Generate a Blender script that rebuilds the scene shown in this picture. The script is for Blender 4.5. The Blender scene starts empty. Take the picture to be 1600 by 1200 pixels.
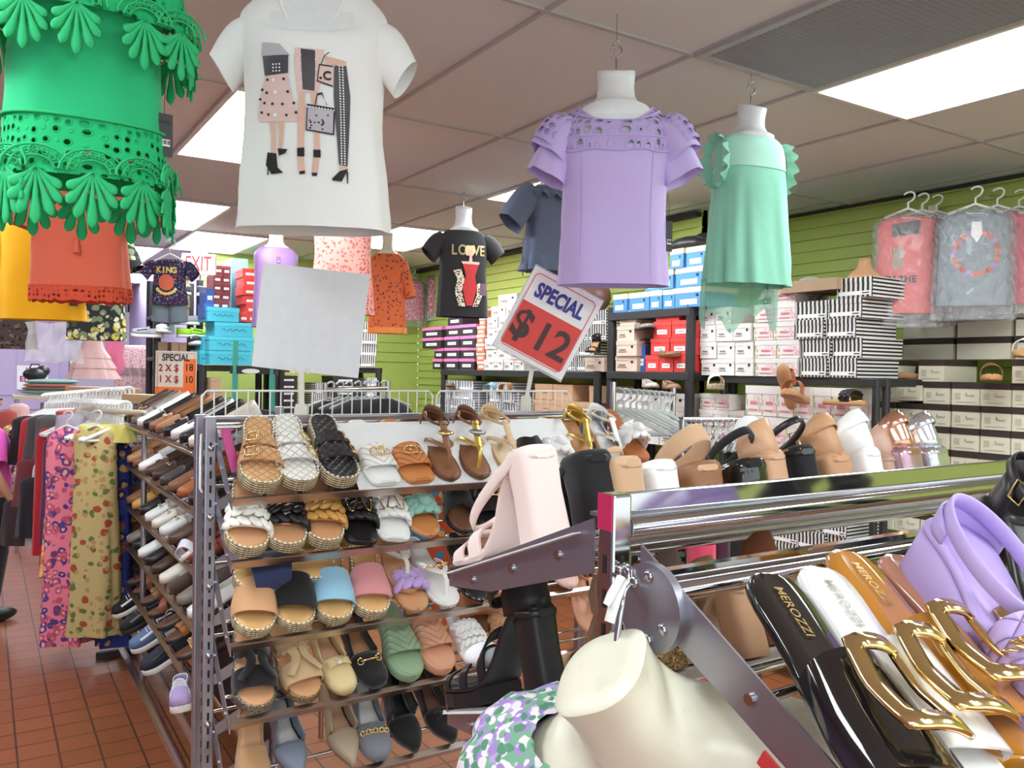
import bpy, math, random
from mathutils import Vector as V, Matrix
COL = bpy.context.scene.collection
rnd = random.Random(7)
PI = math.pi
sin, cos = math.sin, math.cos

# ---------------------------------------------------------------- camera
FPX = 1300.0
YAW = math.radians(32.55); ROLL = .016; PITCH = math.atan(20/1300.); EYE = 1.65
F0 = V((sin(YAW), cos(YAW), 0)); R0 = V((cos(YAW), -sin(YAW), 0)); ZZ = V((0, 0, 1))
FW = F0*cos(PITCH) - ZZ*sin(PITCH); U0 = F0*sin(PITCH) + ZZ*cos(PITCH)
RT = R0*cos(ROLL) + U0*sin(ROLL); UP = U0*cos(ROLL) - R0*sin(ROLL)
EYEP = V((0, 0, EYE))
def ray(px, py): return FW + RT*((px-800)/FPX) + UP*((600-py)/FPX)
def at(px, py, t=None, x=None, y=None, z=None):
    """world point seen at a photograph pixel at a given depth or on a given world plane"""
    d = ray(px, py)
    if x is not None: t = x/d.x
    elif y is not None: t = y/d.y
    elif z is not None: t = (z-EYE)/d.z
    return EYEP + d*t
cam = bpy.data.cameras.new('camera'); camo = bpy.data.objects.new('camera', cam); COL.objects.link(camo)
cam.sensor_width = 36; cam.lens = FPX/1600*36; cam.clip_start = .02
camo.matrix_world = Matrix(((RT.x, UP.x, -FW.x, 0), (RT.y, UP.y, -FW.y, 0), (RT.z, UP.z, -FW.z, EYE), (0, 0, 0, 1)))
bpy.context.scene.camera = camo

# ---------------------------------------------------------------- materials
def lin(c):
    return tuple(((v/255.)/12.92 if v <= 10.3 else (((v/255.)+.055)/1.055)**2.4) for v in c) + (1,)
MATS = {}
class NT:
    def __init__(s, name):
        s.m = bpy.data.materials.new(name); s.m.use_nodes = True
        s.t = s.m.node_tree; s.b = s.t.nodes['Principled BSDF']
    def n(s, typ, **kw):
        nd = s.t.nodes.new(typ)
        for k, v in kw.items():
            if k in nd.inputs: nd.inputs[k].default_value = v
            else: setattr(nd, k, v)
        return nd
    def l(s, a, b): s.t.links.new(a, b)
    def math(s, op, a, b=None, c=None):
        nd = s.n('ShaderNodeMath', operation=op)
        for i, v in enumerate((a, b, c)):
            if v is None: continue
            if isinstance(v, (int, float)): nd.inputs[i].default_value = v
            else: s.l(v, nd.inputs[i])
        return nd.outputs[0]
    def mix(s, fac, a, b):
        nd = s.n('ShaderNodeMix', data_type='RGBA')
        for i, v in ((0, fac), (6, a), (7, b)):
            if isinstance(v, (int, float)): nd.inputs[i].default_value = v
            elif isinstance(v, tuple): nd.inputs[i].default_value = v
            else: s.l(v, nd.inputs[i])
        return nd.outputs[2]
    def coord(s, kind='Object', scale=(1, 1, 1), loc=(0, 0, 0), rot=(0, 0, 0)):
        tc = s.n('ShaderNodeTexCoord'); mp = s.n('ShaderNodeMapping')
        mp.inputs['Scale'].default_value = scale; mp.inputs['Location'].default_value = loc; mp.inputs['Rotation'].default_value = rot
        s.l(tc.outputs[kind], mp.inputs[0]); return mp.outputs[0]
    def noise(s, co, scale, detail=2, rough=.5):
        nd = s.n('ShaderNodeTexNoise', Scale=scale, Detail=detail, Roughness=rough); s.l(co, nd.inputs['Vector']); return nd
    def voro(s, co, scale, feature='F1', rnd_=1.):
        nd = s.n('ShaderNodeTexVoronoi', Scale=scale, Randomness=rnd_); nd.feature = feature; s.l(co, nd.inputs['Vector']); return nd
    def bump(s, h, strength=.3, dist=.002):
        nd = s.n('ShaderNodeBump', Strength=strength, Distance=dist); s.l(h, nd.inputs['Height']); s.l(nd.outputs[0], s.b.inputs['Normal'])
    def sep(s, co):
        nd = s.n('ShaderNodeSeparateXYZ'); s.l(co, nd.inputs[0]); return nd.outputs
    def thr(s, v, lo, hi):
        nd = s.n('ShaderNodeMapRange'); nd.inputs[1].default_value = lo; nd.inputs[2].default_value = hi; s.l(v, nd.inputs[0]); return nd.outputs[0]
def mat(name, c, rough=.5, metal=0, spec=.5, weave=0, wrinkle=0, coat=0, sheen=0, alpha=1, trans=0):
    if name in MATS: return MATS[name]
    k = NT(name); b = k.b
    b.inputs['Base Color'].default_value = lin(c); b.inputs['Roughness'].default_value = rough; b.inputs['Metallic'].default_value = metal
    b.inputs['Specular IOR Level'].default_value = spec; b.inputs['Coat Weight'].default_value = coat; b.inputs['Coat Roughness'].default_value = .08
    b.inputs['Sheen Weight'].default_value = sheen; b.inputs['Alpha'].default_value = alpha; b.inputs['Transmission Weight'].default_value = trans
    co = k.coord()
    if weave or wrinkle:
        h = k.noise(co, 900 if weave else 14, 2 if weave else 3).outputs[0]
        if weave and wrinkle: h = k.math('ADD', k.math('MULTIPLY', h, .05), k.noise(co, 11, 4).outputs[0])
        k.bump(h, max(weave, wrinkle), .012 if wrinkle else .0008)
    elif rough > .12:
        nn = k.noise(co, 35, 3); k.l(k.mix(k.thr(nn.outputs[0], .3, .75), lin(tuple(v*.985 for v in c)), lin(tuple(min(255, v*1.01) for v in c))), b.inputs['Base Color'])
    MATS[name] = k.m; return k.m
def cloth(name, c, wr=.35, sheen=.2): return mat(name, c, .85, 0, .2, weave=.2, wrinkle=wr, sheen=sheen)
def floral(name, base, spots, scale=30, dens=.45, wr=.25, two=None, rough=.8):
    """printed cloth: flower-like clusters of several colours on a base"""
    if name in MATS: return MATS[name]
    k = NT(name); co = k.coord(); nz = k.noise(co, scale*.9, 2)
    add = k.n('ShaderNodeVectorMath', operation='ADD'); sc = k.n('ShaderNodeVectorMath', operation='SCALE'); sc.inputs[3].default_value = .6/scale
    k.l(nz.outputs[1], sc.inputs[0]); k.l(co, add.inputs[0]); k.l(sc.outputs[0], add.inputs[1])
    col = lin(base)
    for i, c in enumerate(spots):
        off = k.n('ShaderNodeVectorMath', operation='ADD'); off.inputs[1].default_value = (i*1.37, i*.71, i*2.3); k.l(add.outputs[0], off.inputs[0])
        v = k.voro(off.outputs[0], scale*(1+.25*i)); m = k.thr(v.outputs['Distance'], dens, dens-.06)
        sel = k.sep(v.outputs['Color'])[0]; m = k.math('MULTIPLY', m, k.thr(sel, .35, .4)); col = k.mix(m, col, lin(c))
        if two: 
            m2 = k.thr(v.outputs['Distance'], dens*.5, dens*.5-.05); m2 = k.math('MULTIPLY', m2, k.thr(sel, .35, .4)); col = k.mix(m2, col, lin(two))
    k.l(col, k.b.inputs['Base Color']); k.b.inputs['Roughness'].default_value = rough; k.b.inputs['Specular IOR Level'].default_value = .2
    k.bump(k.noise(co, 14, 3).outputs[0], wr, .004)
    MATS[name] = k.m; return k.m
def quilt(name, c, pitch=.02, rough=.5, mode='diamond'):
    """stitched padding in diamonds or chevrons"""
    if name in MATS: return MATS[name]
    k = NT(name); co = k.sep(k.coord()); q = PI/pitch
    if mode == 'diamond':
        a = k.math('ABSOLUTE', k.math('SINE', k.math('MULTIPLY', k.math('ADD', co[0], co[1]), q)))
        b = k.math('ABSOLUTE', k.math('SINE', k.math('MULTIPLY', k.math('SUBTRACT', co[0], co[1]), q)))
        h = k.math('MINIMUM', a, b)
    else:
        h = k.math('ABSOLUTE', k.math('SINE', k.math('MULTIPLY', k.math('ADD', k.math('ABSOLUTE', co[0]), co[1]), q)))
    h = k.math('POWER', h, .45)
    k.l(k.mix(k.thr(h, .1, .55), lin(tuple(v*.72 for v in c)), lin(c)), k.b.inputs['Base Color']); k.b.inputs['Roughness'].default_value = rough
    k.bump(h, .9, .004); MATS[name] = k.m; return k.m
def lace(name, c, sc=60, hole=.28, alpha0=0.):
    """openwork: round eyelets cut through the cloth, read along the strip's own UV"""
    if name in MATS: return MATS[name]
    k = NT(name); co = k.coord('UV', (sc, sc, 1)); v = k.voro(co, 1., rnd_=.35); u = k.sep(k.coord('UV'))
    ring = k.math('ABSOLUTE', k.math('SUBTRACT', v.outputs['Distance'], hole+.09)); keep = k.thr(v.outputs['Distance'], hole, hole+.03)
    k.b.inputs['Base Color'].default_value = lin(c); k.b.inputs['Roughness'].default_value = .8; k.b.inputs['Specular IOR Level'].default_value = .2
    if alpha0: keep = k.math('MAXIMUM', keep, alpha0)
    k.l(keep, k.b.inputs['Alpha']); k.bump(k.thr(ring, .08, 0.), .8, .002)
    MATS[name] = k.m; return k.m
def jute(name, c):
    if name in MATS: return MATS[name]
    k = NT(name); co = k.sep(k.coord()); w = k.math('SINE', k.math('MULTIPLY', co[2], 900)); w2 = k.math('SINE', k.math('MULTIPLY', k.math('ADD', co[1], co[0]), 700))
    h = k.math('ADD', w, k.math('MULTIPLY', w2, .6))
    k.l(k.mix(k.thr(h, -1, 1), lin(tuple(v*.62 for v in c)), lin(c)), k.b.inputs['Base Color']); k.b.inputs['Roughness'].default_value = .9
    k.bump(h, .8, .002); MATS[name] = k.m; return k.m
def glitter(name, c):
    if name in MATS: return MATS[name]
    k = NT(name); v = k.voro(k.coord(), 420); k.l(k.mix(k.sep(v.outputs['Color'])[0], lin(tuple(x*.35 for x in c)), lin(c)), k.b.inputs['Base Color'])
    k.b.inputs['Metallic'].default_value = .8; k.b.inputs['Roughness'].default_value = .3; k.bump(v.outputs['Distance'], .7, .002); MATS[name] = k.m; return k.m
def wood(name, c):
    if name in MATS: return MATS[name]
    k = NT(name); n_ = k.noise(k.coord(scale=(2, 2, 40)), 6, 4); k.l(k.mix(n_.outputs[0], lin(tuple(v*.75 for v in c)), lin(c)), k.b.inputs['Base Color']); k.b.inputs['Roughness'].default_value = .45
    MATS[name] = k.m; return k.m
def emit(name, c, s):
    if name in MATS: return MATS[name]
    k = NT(name); k.b.inputs['Base Color'].default_value = lin(c); k.b.inputs['Emission Color'].default_value = lin(c); k.b.inputs['Emission Strength'].default_value = s
    MATS[name] = k.m; return k.m
CHROME = mat('chrome', (196, 196, 198), .1, 1); STEEL = mat('worn_steel', (166, 166, 176), .36, .9); GOLD = mat('gold_metal', (236, 210, 150), .13, 1)
LIPM = mat('bronze_steel', (186, 172, 162), .28, 1)
BLACKP = mat('black_plastic', (44, 42, 44), .5); WHITEP = mat('white_plastic', (232, 232, 226), .35); CLEARP = mat('frosted_plastic', (205, 212, 210), .25, alpha=.55)
FORM = mat('mannequin_white', (236, 240, 240), .3); FORMC = mat('mannequin_cream', (232, 228, 205), .3)

# ---------------------------------------------------------------- mesh builder
def basis(d):
    d = d.normalized(); u = d.cross(ZZ)
    if u.length < 1e-4: u = V((1, 0, 0))
    u.normalize(); return u, d.cross(u).normalized()
class MB:
    def __init__(s): s.v = []; s.f = []; s.m = []; s.sm = []; s.uv = []
    def add(s, vs, fs, m=0, sm=True, uv=None):
        o = len(s.v); s.v += [tuple(p) for p in vs]
        for f in fs:
            s.f.append(tuple(i+o for i in f)); s.m.append(m); s.sm.append(sm)
            s.uv += [uv[i] for i in f] if uv else [(0, 0)]*len(f)
        return s
    def box(s, c, d, m=0, R=None, sm=False):
        hx, hy, hz = d[0]/2, d[1]/2, d[2]/2; c = V(c)
        vs = [V((x, y, z)) for x in (-hx, hx) for y in (-hy, hy) for z in (-hz, hz)]
        if R is not None: vs = [R @ p for p in vs]
        return s.add([c+p for p in vs], [(0, 1, 3, 2), (4, 6, 7, 5), (0, 4, 5, 1), (2, 3, 7, 6), (0, 2, 6, 4), (1, 5, 7, 3)], m, sm)
    def grid(s, rows, m=0, sm=True, cu=False, us=1., vs=1., flip=False):
        n = len(rows[0]); k = len(rows); vv = [p for r in rows for p in r]; fs = []
        uv = [(j/(n if cu else max(1, n-1))*us, i/max(1, k-1)*vs) for i in range(k) for j in range(n)]
        for i in range(k-1):
            for j in range(n if cu else n-1):
                q = (i*n+j, i*n+(j+1) % n, (i+1)*n+(j+1) % n, (i+1)*n+j); fs.append(q[::-1] if flip else q)
        return s.add(vv, fs, m, sm, uv)
    def loft(s, rings, m=0, cap=(True, True), sm=True):
        n = len(rings[0]); s.grid(rings, m, sm, cu=True)
        if cap[0]: s.add(rings[0], [tuple(range(n))[::-1]], m, False)
        if cap[1]: s.add(rings[-1], [tuple(range(n))], m, False)
        return s
    def tube(s, pts, r, n=8, m=0, closed=False, flat=1.):
        pts = [V(p) for p in pts]; k = len(pts); rings = []; u = None
        for i, p in enumerate(pts):
            d = (pts[(i+1) % k]-pts[i-1]) if closed else (pts[min(i+1, k-1)]-pts[max(i-1, 0)])
            if d.length < 1e-9: d = V((0, 0, 1))
            d.normalize()
            if u is None: u, w = basis(d)
            else:
                u = (u - d*u.dot(d))
                u = u.normalized() if u.length > 1e-5 else basis(d)[0]
                w = d.cross(u)
            rr = r[i] if isinstance(r, (list, tuple)) else r
            rings.append([p + u*(cos(2*PI*j/n)*rr) + w*(sin(2*PI*j/n)*rr*flat) for j in range(n)])
        if closed: rings.append(rings[0]); return s.grid(rings, m, True, cu=True)
        return s.loft(rings, m)
    def cyl(s, a, b, r, n=12, m=0, r2=None):
        a, b = V(a), V(b); u, w = basis(b-a); r2 = r if r2 is None else r2
        rg = lambda p, q: [p + u*cos(2*PI*j/n)*q + w*sin(2*PI*j/n)*q for j in range(n)]
        return s.loft([rg(a, r), rg(b, r2)], m)
    def ball(s, c, r, n=10, m=0, R=None):
        c = V(c); r = (r, r, r) if isinstance(r, (int, float)) else r; rows = []
        for i in range(n//2+2):
            a = -PI/2+PI*i/(n//2+1); row = []
            for j in range(n):
                p = V((cos(a)*cos(2*PI*j/n)*r[0], cos(a)*sin(2*PI*j/n)*r[1], sin(a)*r[2]))
                row.append(c+(R @ p if R is not None else p))
            rows.append(row)
        return s.grid(rows, m, True, cu=True)
    def ribbon(s, pts, nrm, w, th, m=0, closed=False):
        """flat strap: width w lies along nrm x direction, thickness along nrm"""
        pts = [V(p) for p in pts]; k = len(pts); rings = []
        for i, p in enumerate(pts):
            d = (pts[(i+1) % k]-pts[i-1]) if closed else (pts[min(i+1, k-1)]-pts[max(i-1, 0)])
            d.normalize(); nn = V(nrm[i] if isinstance(nrm, list) else nrm); nn = (nn-d*nn.dot(d)).normalized(); sd = d.cross(nn)
            ww = w[i] if isinstance(w, (list, tuple)) else w; c = ww*.5; e = th*.5
            rings.append([p+sd*c*.85+nn*e, p-sd*c*.85+nn*e, p-sd*c, p-sd*c*.85-nn*e, p+sd*c*.85-nn*e, p+sd*c])
        if closed: rings.append(rings[0]); return s.grid(rings, m, True, cu=True)
        return s.loft(rings, m)
    def prism(s, poly, h0, h1, m=0, M=None):
        """2-d outline (x, z) extruded along y"""
        n = len(poly); a = [V((p[0], h0, p[1])) for p in poly]; b = [V((p[0], h1, p[1])) for p in poly]
        if M is not None: a = [M @ p for p in a]; b = [M @ p for p in b]
        s.add(a+b, [tuple(range(n)), tuple(range(2*n-1, n-1, -1))]+[(i, i+n, (i+1) % n+n, (i+1) % n) for i in range(n)], m, False); return s
    def xf(s, M): s.v = [tuple(M @ V(p)) for p in s.v]; return s
    def mesh(s, name, mats):
        me = bpy.data.meshes.new(name); me.from_pydata(s.v, [], s.f)
        for m in (mats if isinstance(mats, (list, tuple)) else [mats]): me.materials.append(m)
        me.polygons.foreach_set('material_index', s.m); me.polygons.foreach_set('use_smooth', s.sm)
        ul = me.uv_layers.new(name='UVMap'); ul.data.foreach_set('uv', [c for p in s.uv for c in p])
        me.update(); return me
    def build(s, name, mats, parent=None, bevel=0, solid=0, sub=0):
        o = bpy.data.objects.new(name, s.mesh(name, mats)); COL.objects.link(o)
        if parent is not None: o.parent = parent
        if sub: md = o.modifiers.new('sub', 'SUBSURF'); md.levels = sub; md.render_levels = sub
        if solid: md = o.modifiers.new('solid', 'SOLIDIFY'); md.thickness = solid; md.offset = 0
        if bevel: md = o.modifiers.new('bevel', 'BEVEL'); md.width = bevel; md.segments = 2; md.limit_method = 'ANGLE'
        return o
LABELS = {}
def tag(o, label, cat, group=None, kind=None):
    if not 4 <= len(label.split()) <= 16: print('LABEL LENGTH', len(label.split()), label)
    o['label'] = label; o['category'] = cat
    if group: o['group'] = group
    if kind: o['kind'] = kind
    return o
def thing(name, label, cat, M=None, group=None):
    o = bpy.data.objects.new(name, None); o.empty_display_size = .05; COL.objects.link(o)
    if M is not None: o.matrix_basis = M if isinstance(M, Matrix) else Matrix.Translation(V(M))
    return tag(o, label, cat, group)
def struct(o): o['kind'] = 'structure'; return o
def dup(root, M, label=None, group=None):
    def cp(o, par):
        c = o.copy(); COL.objects.link(c)
        if par is not None: c.parent = par
        for ch in KIDS.get(o.name, []): cp(ch, c)
        return c
    KIDS = {}
    for o in root.children_recursive: KIDS.setdefault(o.parent.name, []).append(o)
    r = cp(root, None); r.matrix_basis = M
    if label: r['label'] = label
    if group: r['group'] = group
    return r
_tc = {}
def textgeo(s, size, bold=.0, align='CENTER', sx=1.):
    """flat letters as triangles in x,z (y = 0)"""
    cu = bpy.data.curves.new('t', 'FONT'); cu.body = s; cu.size = size; cu.align_x = align; cu.align_y = 'CENTER'; cu.offset = bold*size; cu.resolution_u = 3
    o = bpy.data.objects.new('t', cu); COL.objects.link(o); dg = bpy.context.evaluated_depsgraph_get(); me = o.evaluated_get(dg).to_mesh()
    vs = [(v.co.x*sx, 0, v.co.y) for v in me.vertices]; fs = [tuple(p.vertices) for p in me.polygons]
    o.evaluated_get(dg).to_mesh_clear(); bpy.data.objects.remove(o); bpy.data.curves.remove(cu); return vs, fs
def addtext(mb, s, size, M=None, m=0, bold=.0, th=.001, sx=1., fn=None, align='CENTER'):
    vs, fs = textgeo(s, size, bold, align, sx); vs = [V(p) for p in vs]
    front = [V((p.x, -th, p.z)) for p in vs]
    if fn: front = [fn(p) for p in front]
    if M is not None: front = [M @ p for p in front]
    mb.add(front, fs, m, False); return mb
def facing(p, rz): return Matrix.Translation(V(p)) @ Matrix.Rotation(rz, 4, 'Z')
CAMZ = -YAW   # rotation that turns a thing's front (-y) towards the photographer

# ---------------------------------------------------------------- the setting
CEIL = 2.74
def tilefloor():
    k = NT('quarry_tile'); co = k.coord(loc=(.016, -.02, 0)); b = k.n('ShaderNodeTexBrick', offset=0., squash=1.)
    for nm, v in (('Scale', 1.), ('Mortar Size', .0045), ('Mortar Smooth', .15), ('Bias', 0.), ('Brick Width', .152), ('Row Height', .152)): b.inputs[nm].default_value = v
    b.inputs['Color1'].default_value = lin((158, 92, 54)); b.inputs['Color2'].default_value = lin((146, 82, 48)); b.inputs['Mortar'].default_value = lin((64, 46, 38)); k.l(co, b.inputs[0])
    n_ = k.noise(co, 9, 4); col = k.mix(k.thr(n_.outputs[0], .2, .8), b.outputs[0], k.mix(.5, b.outputs[0], lin((124, 70, 42)))); k.l(col, k.b.inputs['Base Color'])
    k.b.inputs['Roughness'].default_value = .4; k.bump(k.math('SUBTRACT', 1., b.outputs['Fac']), .6, .003); return k.m
def ceiltile():
    k = NT('ceiling_tile'); co = k.coord(); v = k.voro(co, 110); sp = k.thr(v.outputs['Distance'], .16, .1); n_ = k.noise(co, 40, 3)
    m = k.math('MULTIPLY', sp, k.thr(n_.outputs[0], .52, .6)); k.l(k.mix(m, lin((216, 219, 221)), lin((158, 157, 156))), k.b.inputs['Base Color']); k.b.inputs['Roughness'].default_value = .9
    k.bump(n_.outputs[0], .25, .004); return k.m
X0, X1, Y0, Y1 = -5.0, 4.66, -3.2, 21.0
struct(MB().add([(X0, Y0, 0), (X1, Y0, 0), (X1, Y1, 0), (X0, Y1, 0)], [(0, 1, 2, 3)], 0, False).build('floor', tilefloor()))
LIGHTS = [(2.645, .86), (.815, 3.30), (.815, 5.74), (1.425, 6.96), (2.645, 5.74), (2.645, 3.30), (.815, 8.18), (1.425, 10.62),
          (-1.015, .86), (.815, -1.58), (-1.015, -1.58), (2.645, -1.58), (-1.015, 3.30), (-2.235, 5.74), (-2.235, 8.18), (-.405, 10.62), (.815, .25)]
LIGHTS = LIGHTS[:-1]
VENT = (2.035, .86)
mb = MB().add([(X0, Y0, CEIL), (X1, Y0, CEIL), (X1, Y1, CEIL), (X0, Y1, CEIL)], [(3, 2, 1, 0)], 0, False)
ceil_o = struct(mb.build('ceiling', ceiltile()))
mb = MB(); x = .815-.61*10
while x < X1:
    if x > X0: mb.box((x, (Y0+12.8)/2, CEIL-.004), (.016, 12.8-Y0, .008))
    x += .61
y = 2.08-1.22*5
while y < 12.8:
    if y > Y0: mb.box(((X0+X1)/2, y, CEIL-.004), (X1-X0, .016, .0079))
    y += 1.22
mb.build('grid_bars', mat('grid_grey', (182, 180, 179), .6), ceil_o)
def ceiling_light(x, y, lab):
    t = thing('ceiling_light', lab, 'ceiling light', (x+.305, y+.61, CEIL-.012), 'fluorescent ceiling lights')
    m = MB()
    for sx in (-1, 1): m.box((sx*.295, 0, .002), (.02, 1.2, .014))
    for sy in (-1, 1): m.box((0, sy*.595, .002), (.57, .02, .014))
    m.build('frame', mat('light_frame', (225, 225, 222), .4), t)
    MB().box((0, 0, .004), (.57, 1.17, .006)).build('diffuser', emit('light_diffuser', (240, 250, 255), LIGHT_E), t); return t
LIGHT_E = 14.0
LLAB = ['long fluorescent ceiling light beside the grey air vent', 'fluorescent ceiling light behind the white printed tee', 'fluorescent ceiling light above the coral top, before the exit sign',
        'fluorescent ceiling light just in front of the exit sign', 'fluorescent ceiling light behind the black tee', 'fluorescent ceiling light behind the slate blue blouse',
        'fluorescent ceiling light farther back left of the exit sign', 'farthest fluorescent ceiling light before the lavender beam']
for i, (x, y) in enumerate(LIGHTS):
    ceiling_light(x, y, LLAB[i] if i < len(LLAB) else 'fluorescent ceiling light out of the picture')
# air vent: fine egg-crate grille
t = thing('air_vent', 'grey square air vent grille in the ceiling', 'air vent', (VENT[0]+.305, VENT[1]+.61, CEIL-.012))
m = MB()
for sx in (-1, 1): m.box((sx*.29, 0, .002), (.03, 1.2, .014))
for sy in (-1, 1): m.box((0, sy*.585, .002), (.55, .03, .014))
m.build('frame', mat('vent_frame', (176, 180, 181), .5), t)
MB().box((0, 0, .008), (.55, 1.14, .004)).build('backing', mat('vent_dark', (112, 116, 118), .7), t)
m = MB()
for i in range(54): m.box((-.27+i*.0102, 0, .002), (.003, 1.14, .008))
for i in range(54): m.box((0, -.565+i*.0213, .0025), (.55, .003, .006))
m.build('grille', mat('vent_grille', (176, 181, 183), .5), t)

GREEN = mat('lime_paint', (190, 206, 108), .6)
def slatwall(name, p0, p1, z0, z1, inward, pitch=.0762):
    """painted slat board: boards with a real groove between each; inward points into the room"""
    p0, p1, w = V(p0), V(p1), V(inward); d = p1-p0; ln = d.length; d.normalize(); R = Matrix((d, w, ZZ)).transposed(); c = (p0+p1)/2; mb = MB()
    mb.box(c - w*.03 + ZZ*(CEIL/2), (ln, .04, CEIL), 0, R)
    z = z0
    while z < z1-.01:
        h = min(pitch-.012, z1-z); mb.box(c - w*.005 + ZZ*(z+h/2), (ln, .02, h), 0, R); z += pitch
    if z0 > .3: mb.box(c - w*.005 + ZZ*((z0-.012)/2), (ln, .012, z0-.012), 0, R)
    return struct(mb.build(name, GREEN))
slatwall('wall_right', (4.66, -3.2, 0), (4.66, 4.0, 0), .5, CEIL, (-1, 0, 0))
slatwall('wall_right', (4.03, 4.0, 0), (4.03, 8.25, 0), .5, CEIL-.02, (-1, 0, 0))
struct(MB().box((4.345, 4.02, CEIL/2), (.63, .04, CEIL)).build('wall_return', GREEN))
slatwall('wall_back', (4.03, 8.25, 0), (1.75, 8.25, 0), 1.73, CEIL, (0, -1, 0), .105)
LAV = mat('lavender_paint', (176, 160, 196), .7)
struct(MB().box((1.77, 10.5, CEIL/2), (.04, 4.5, CEIL)).build('wall_inner', LAV))
struct(MB().box((-1.975, 12.85, CEIL/2), (6.05, .1, CEIL)).build('wall_left_back', LAV))
struct(MB().box((1.4, 12.85, 2.57), (.72, .1, .34)).box((3.2, 12.85, 2.57), (2.92, .1, .34)).build('trim_1', mat('lavender_beam', (150, 138, 168), .7)))
struct(MB().box((-1, 20.9, CEIL/2), (12, .1, CEIL)).build('wall_far_room', mat('lavender_light', (206, 198, 224), .7)))
struct(MB().box((X0-.05, 5, CEIL/2), (.1, 16.4, CEIL)).build('wall_left', LAV))
# dark strips where the slat walls meet the ceiling
struct(MB().box((4.0, 6.1, CEIL-.03), (.05, 4.2, .03)).box((4.635, .4, CEIL-.012), (.03, 7.1, .014)).build('trim_2', mat('dark_strip', (58, 56, 58), .6)))
# far-room light
o = ceiling_light(.9, 17.5, 'fluorescent light glimpsed in the far lavender room beyond the beam'); o.location.z = CEIL-.012
d = struct(MB().box((.45, 12.78, 1.02), (1.1, .05, 2.04)).build('door_1', mat('door_lavender', (188, 172, 206), .5)))
m = MB()
for cx in (.2, .7):
    for cz, h in ((1.55, .62), (.6, .9)):
        m.box((cx, 12.75, cz+h/2), (.4, .014, .02)).box((cx, 12.75, cz-h/2), (.4, .014, .02)).box((cx-.2, 12.75, cz), (.02, .014, h)).box((cx+.2, 12.75, cz), (.02, .014, h))
m.build('door_moulding', mat('door_lavender'  , (188, 172, 206)), d)
MB().cyl((.93, 12.755, 1.0), (.93, 12.70, 1.0), .028).ball((.93, 12.69, 1.0), .035).build('door_handle', STEEL, d)
# no entry notice and switch plate
t = thing('notice', 'small white notice reading NO ENTRE on the lavender door', 'sign', (at(51, 590, y=12.74)))
MB().box((0, 0, 0), (.36, .006, .32)).build('panel', mat('paper_white', (240, 240, 244), .6), t)
m = MB(); addtext(m, 'NO', .1, Matrix.Translation((0, -.004, .09)), bold=.03); addtext(m, 'ENTRE', .1, Matrix.Translation((0, -.004, -.02)), bold=.03); m.build('lettering', mat('sign_maroon', (150, 40, 50), .6), t)
t = thing('switch_plate', 'white wall plate beside the lavender door', 'switch', at(115, 571, y=12.78)); MB().box((0, 0, 0), (.09, .012, .13)).build('plate', WHITEP, t); MB().box((0, -.01, .01), (.03, .02, .05)).build('toggle', mat('toggle_grey', (150, 150, 152), .5), t)

w = bpy.data.worlds.new('world'); bpy.context.scene.world = w; w.use_nodes = True
w.node_tree.nodes['Background'].inputs[0].default_value = (.90, .97, 1.0, 1); w.node_tree.nodes['Background'].inputs[1].default_value = 1.5
vs = bpy.context.scene.view_settings; vs.view_transform = 'Standard'; vs.look = 'None'; vs.gamma = 1; vs.exposure = .34; vs.use_curve_mapping = False
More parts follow.
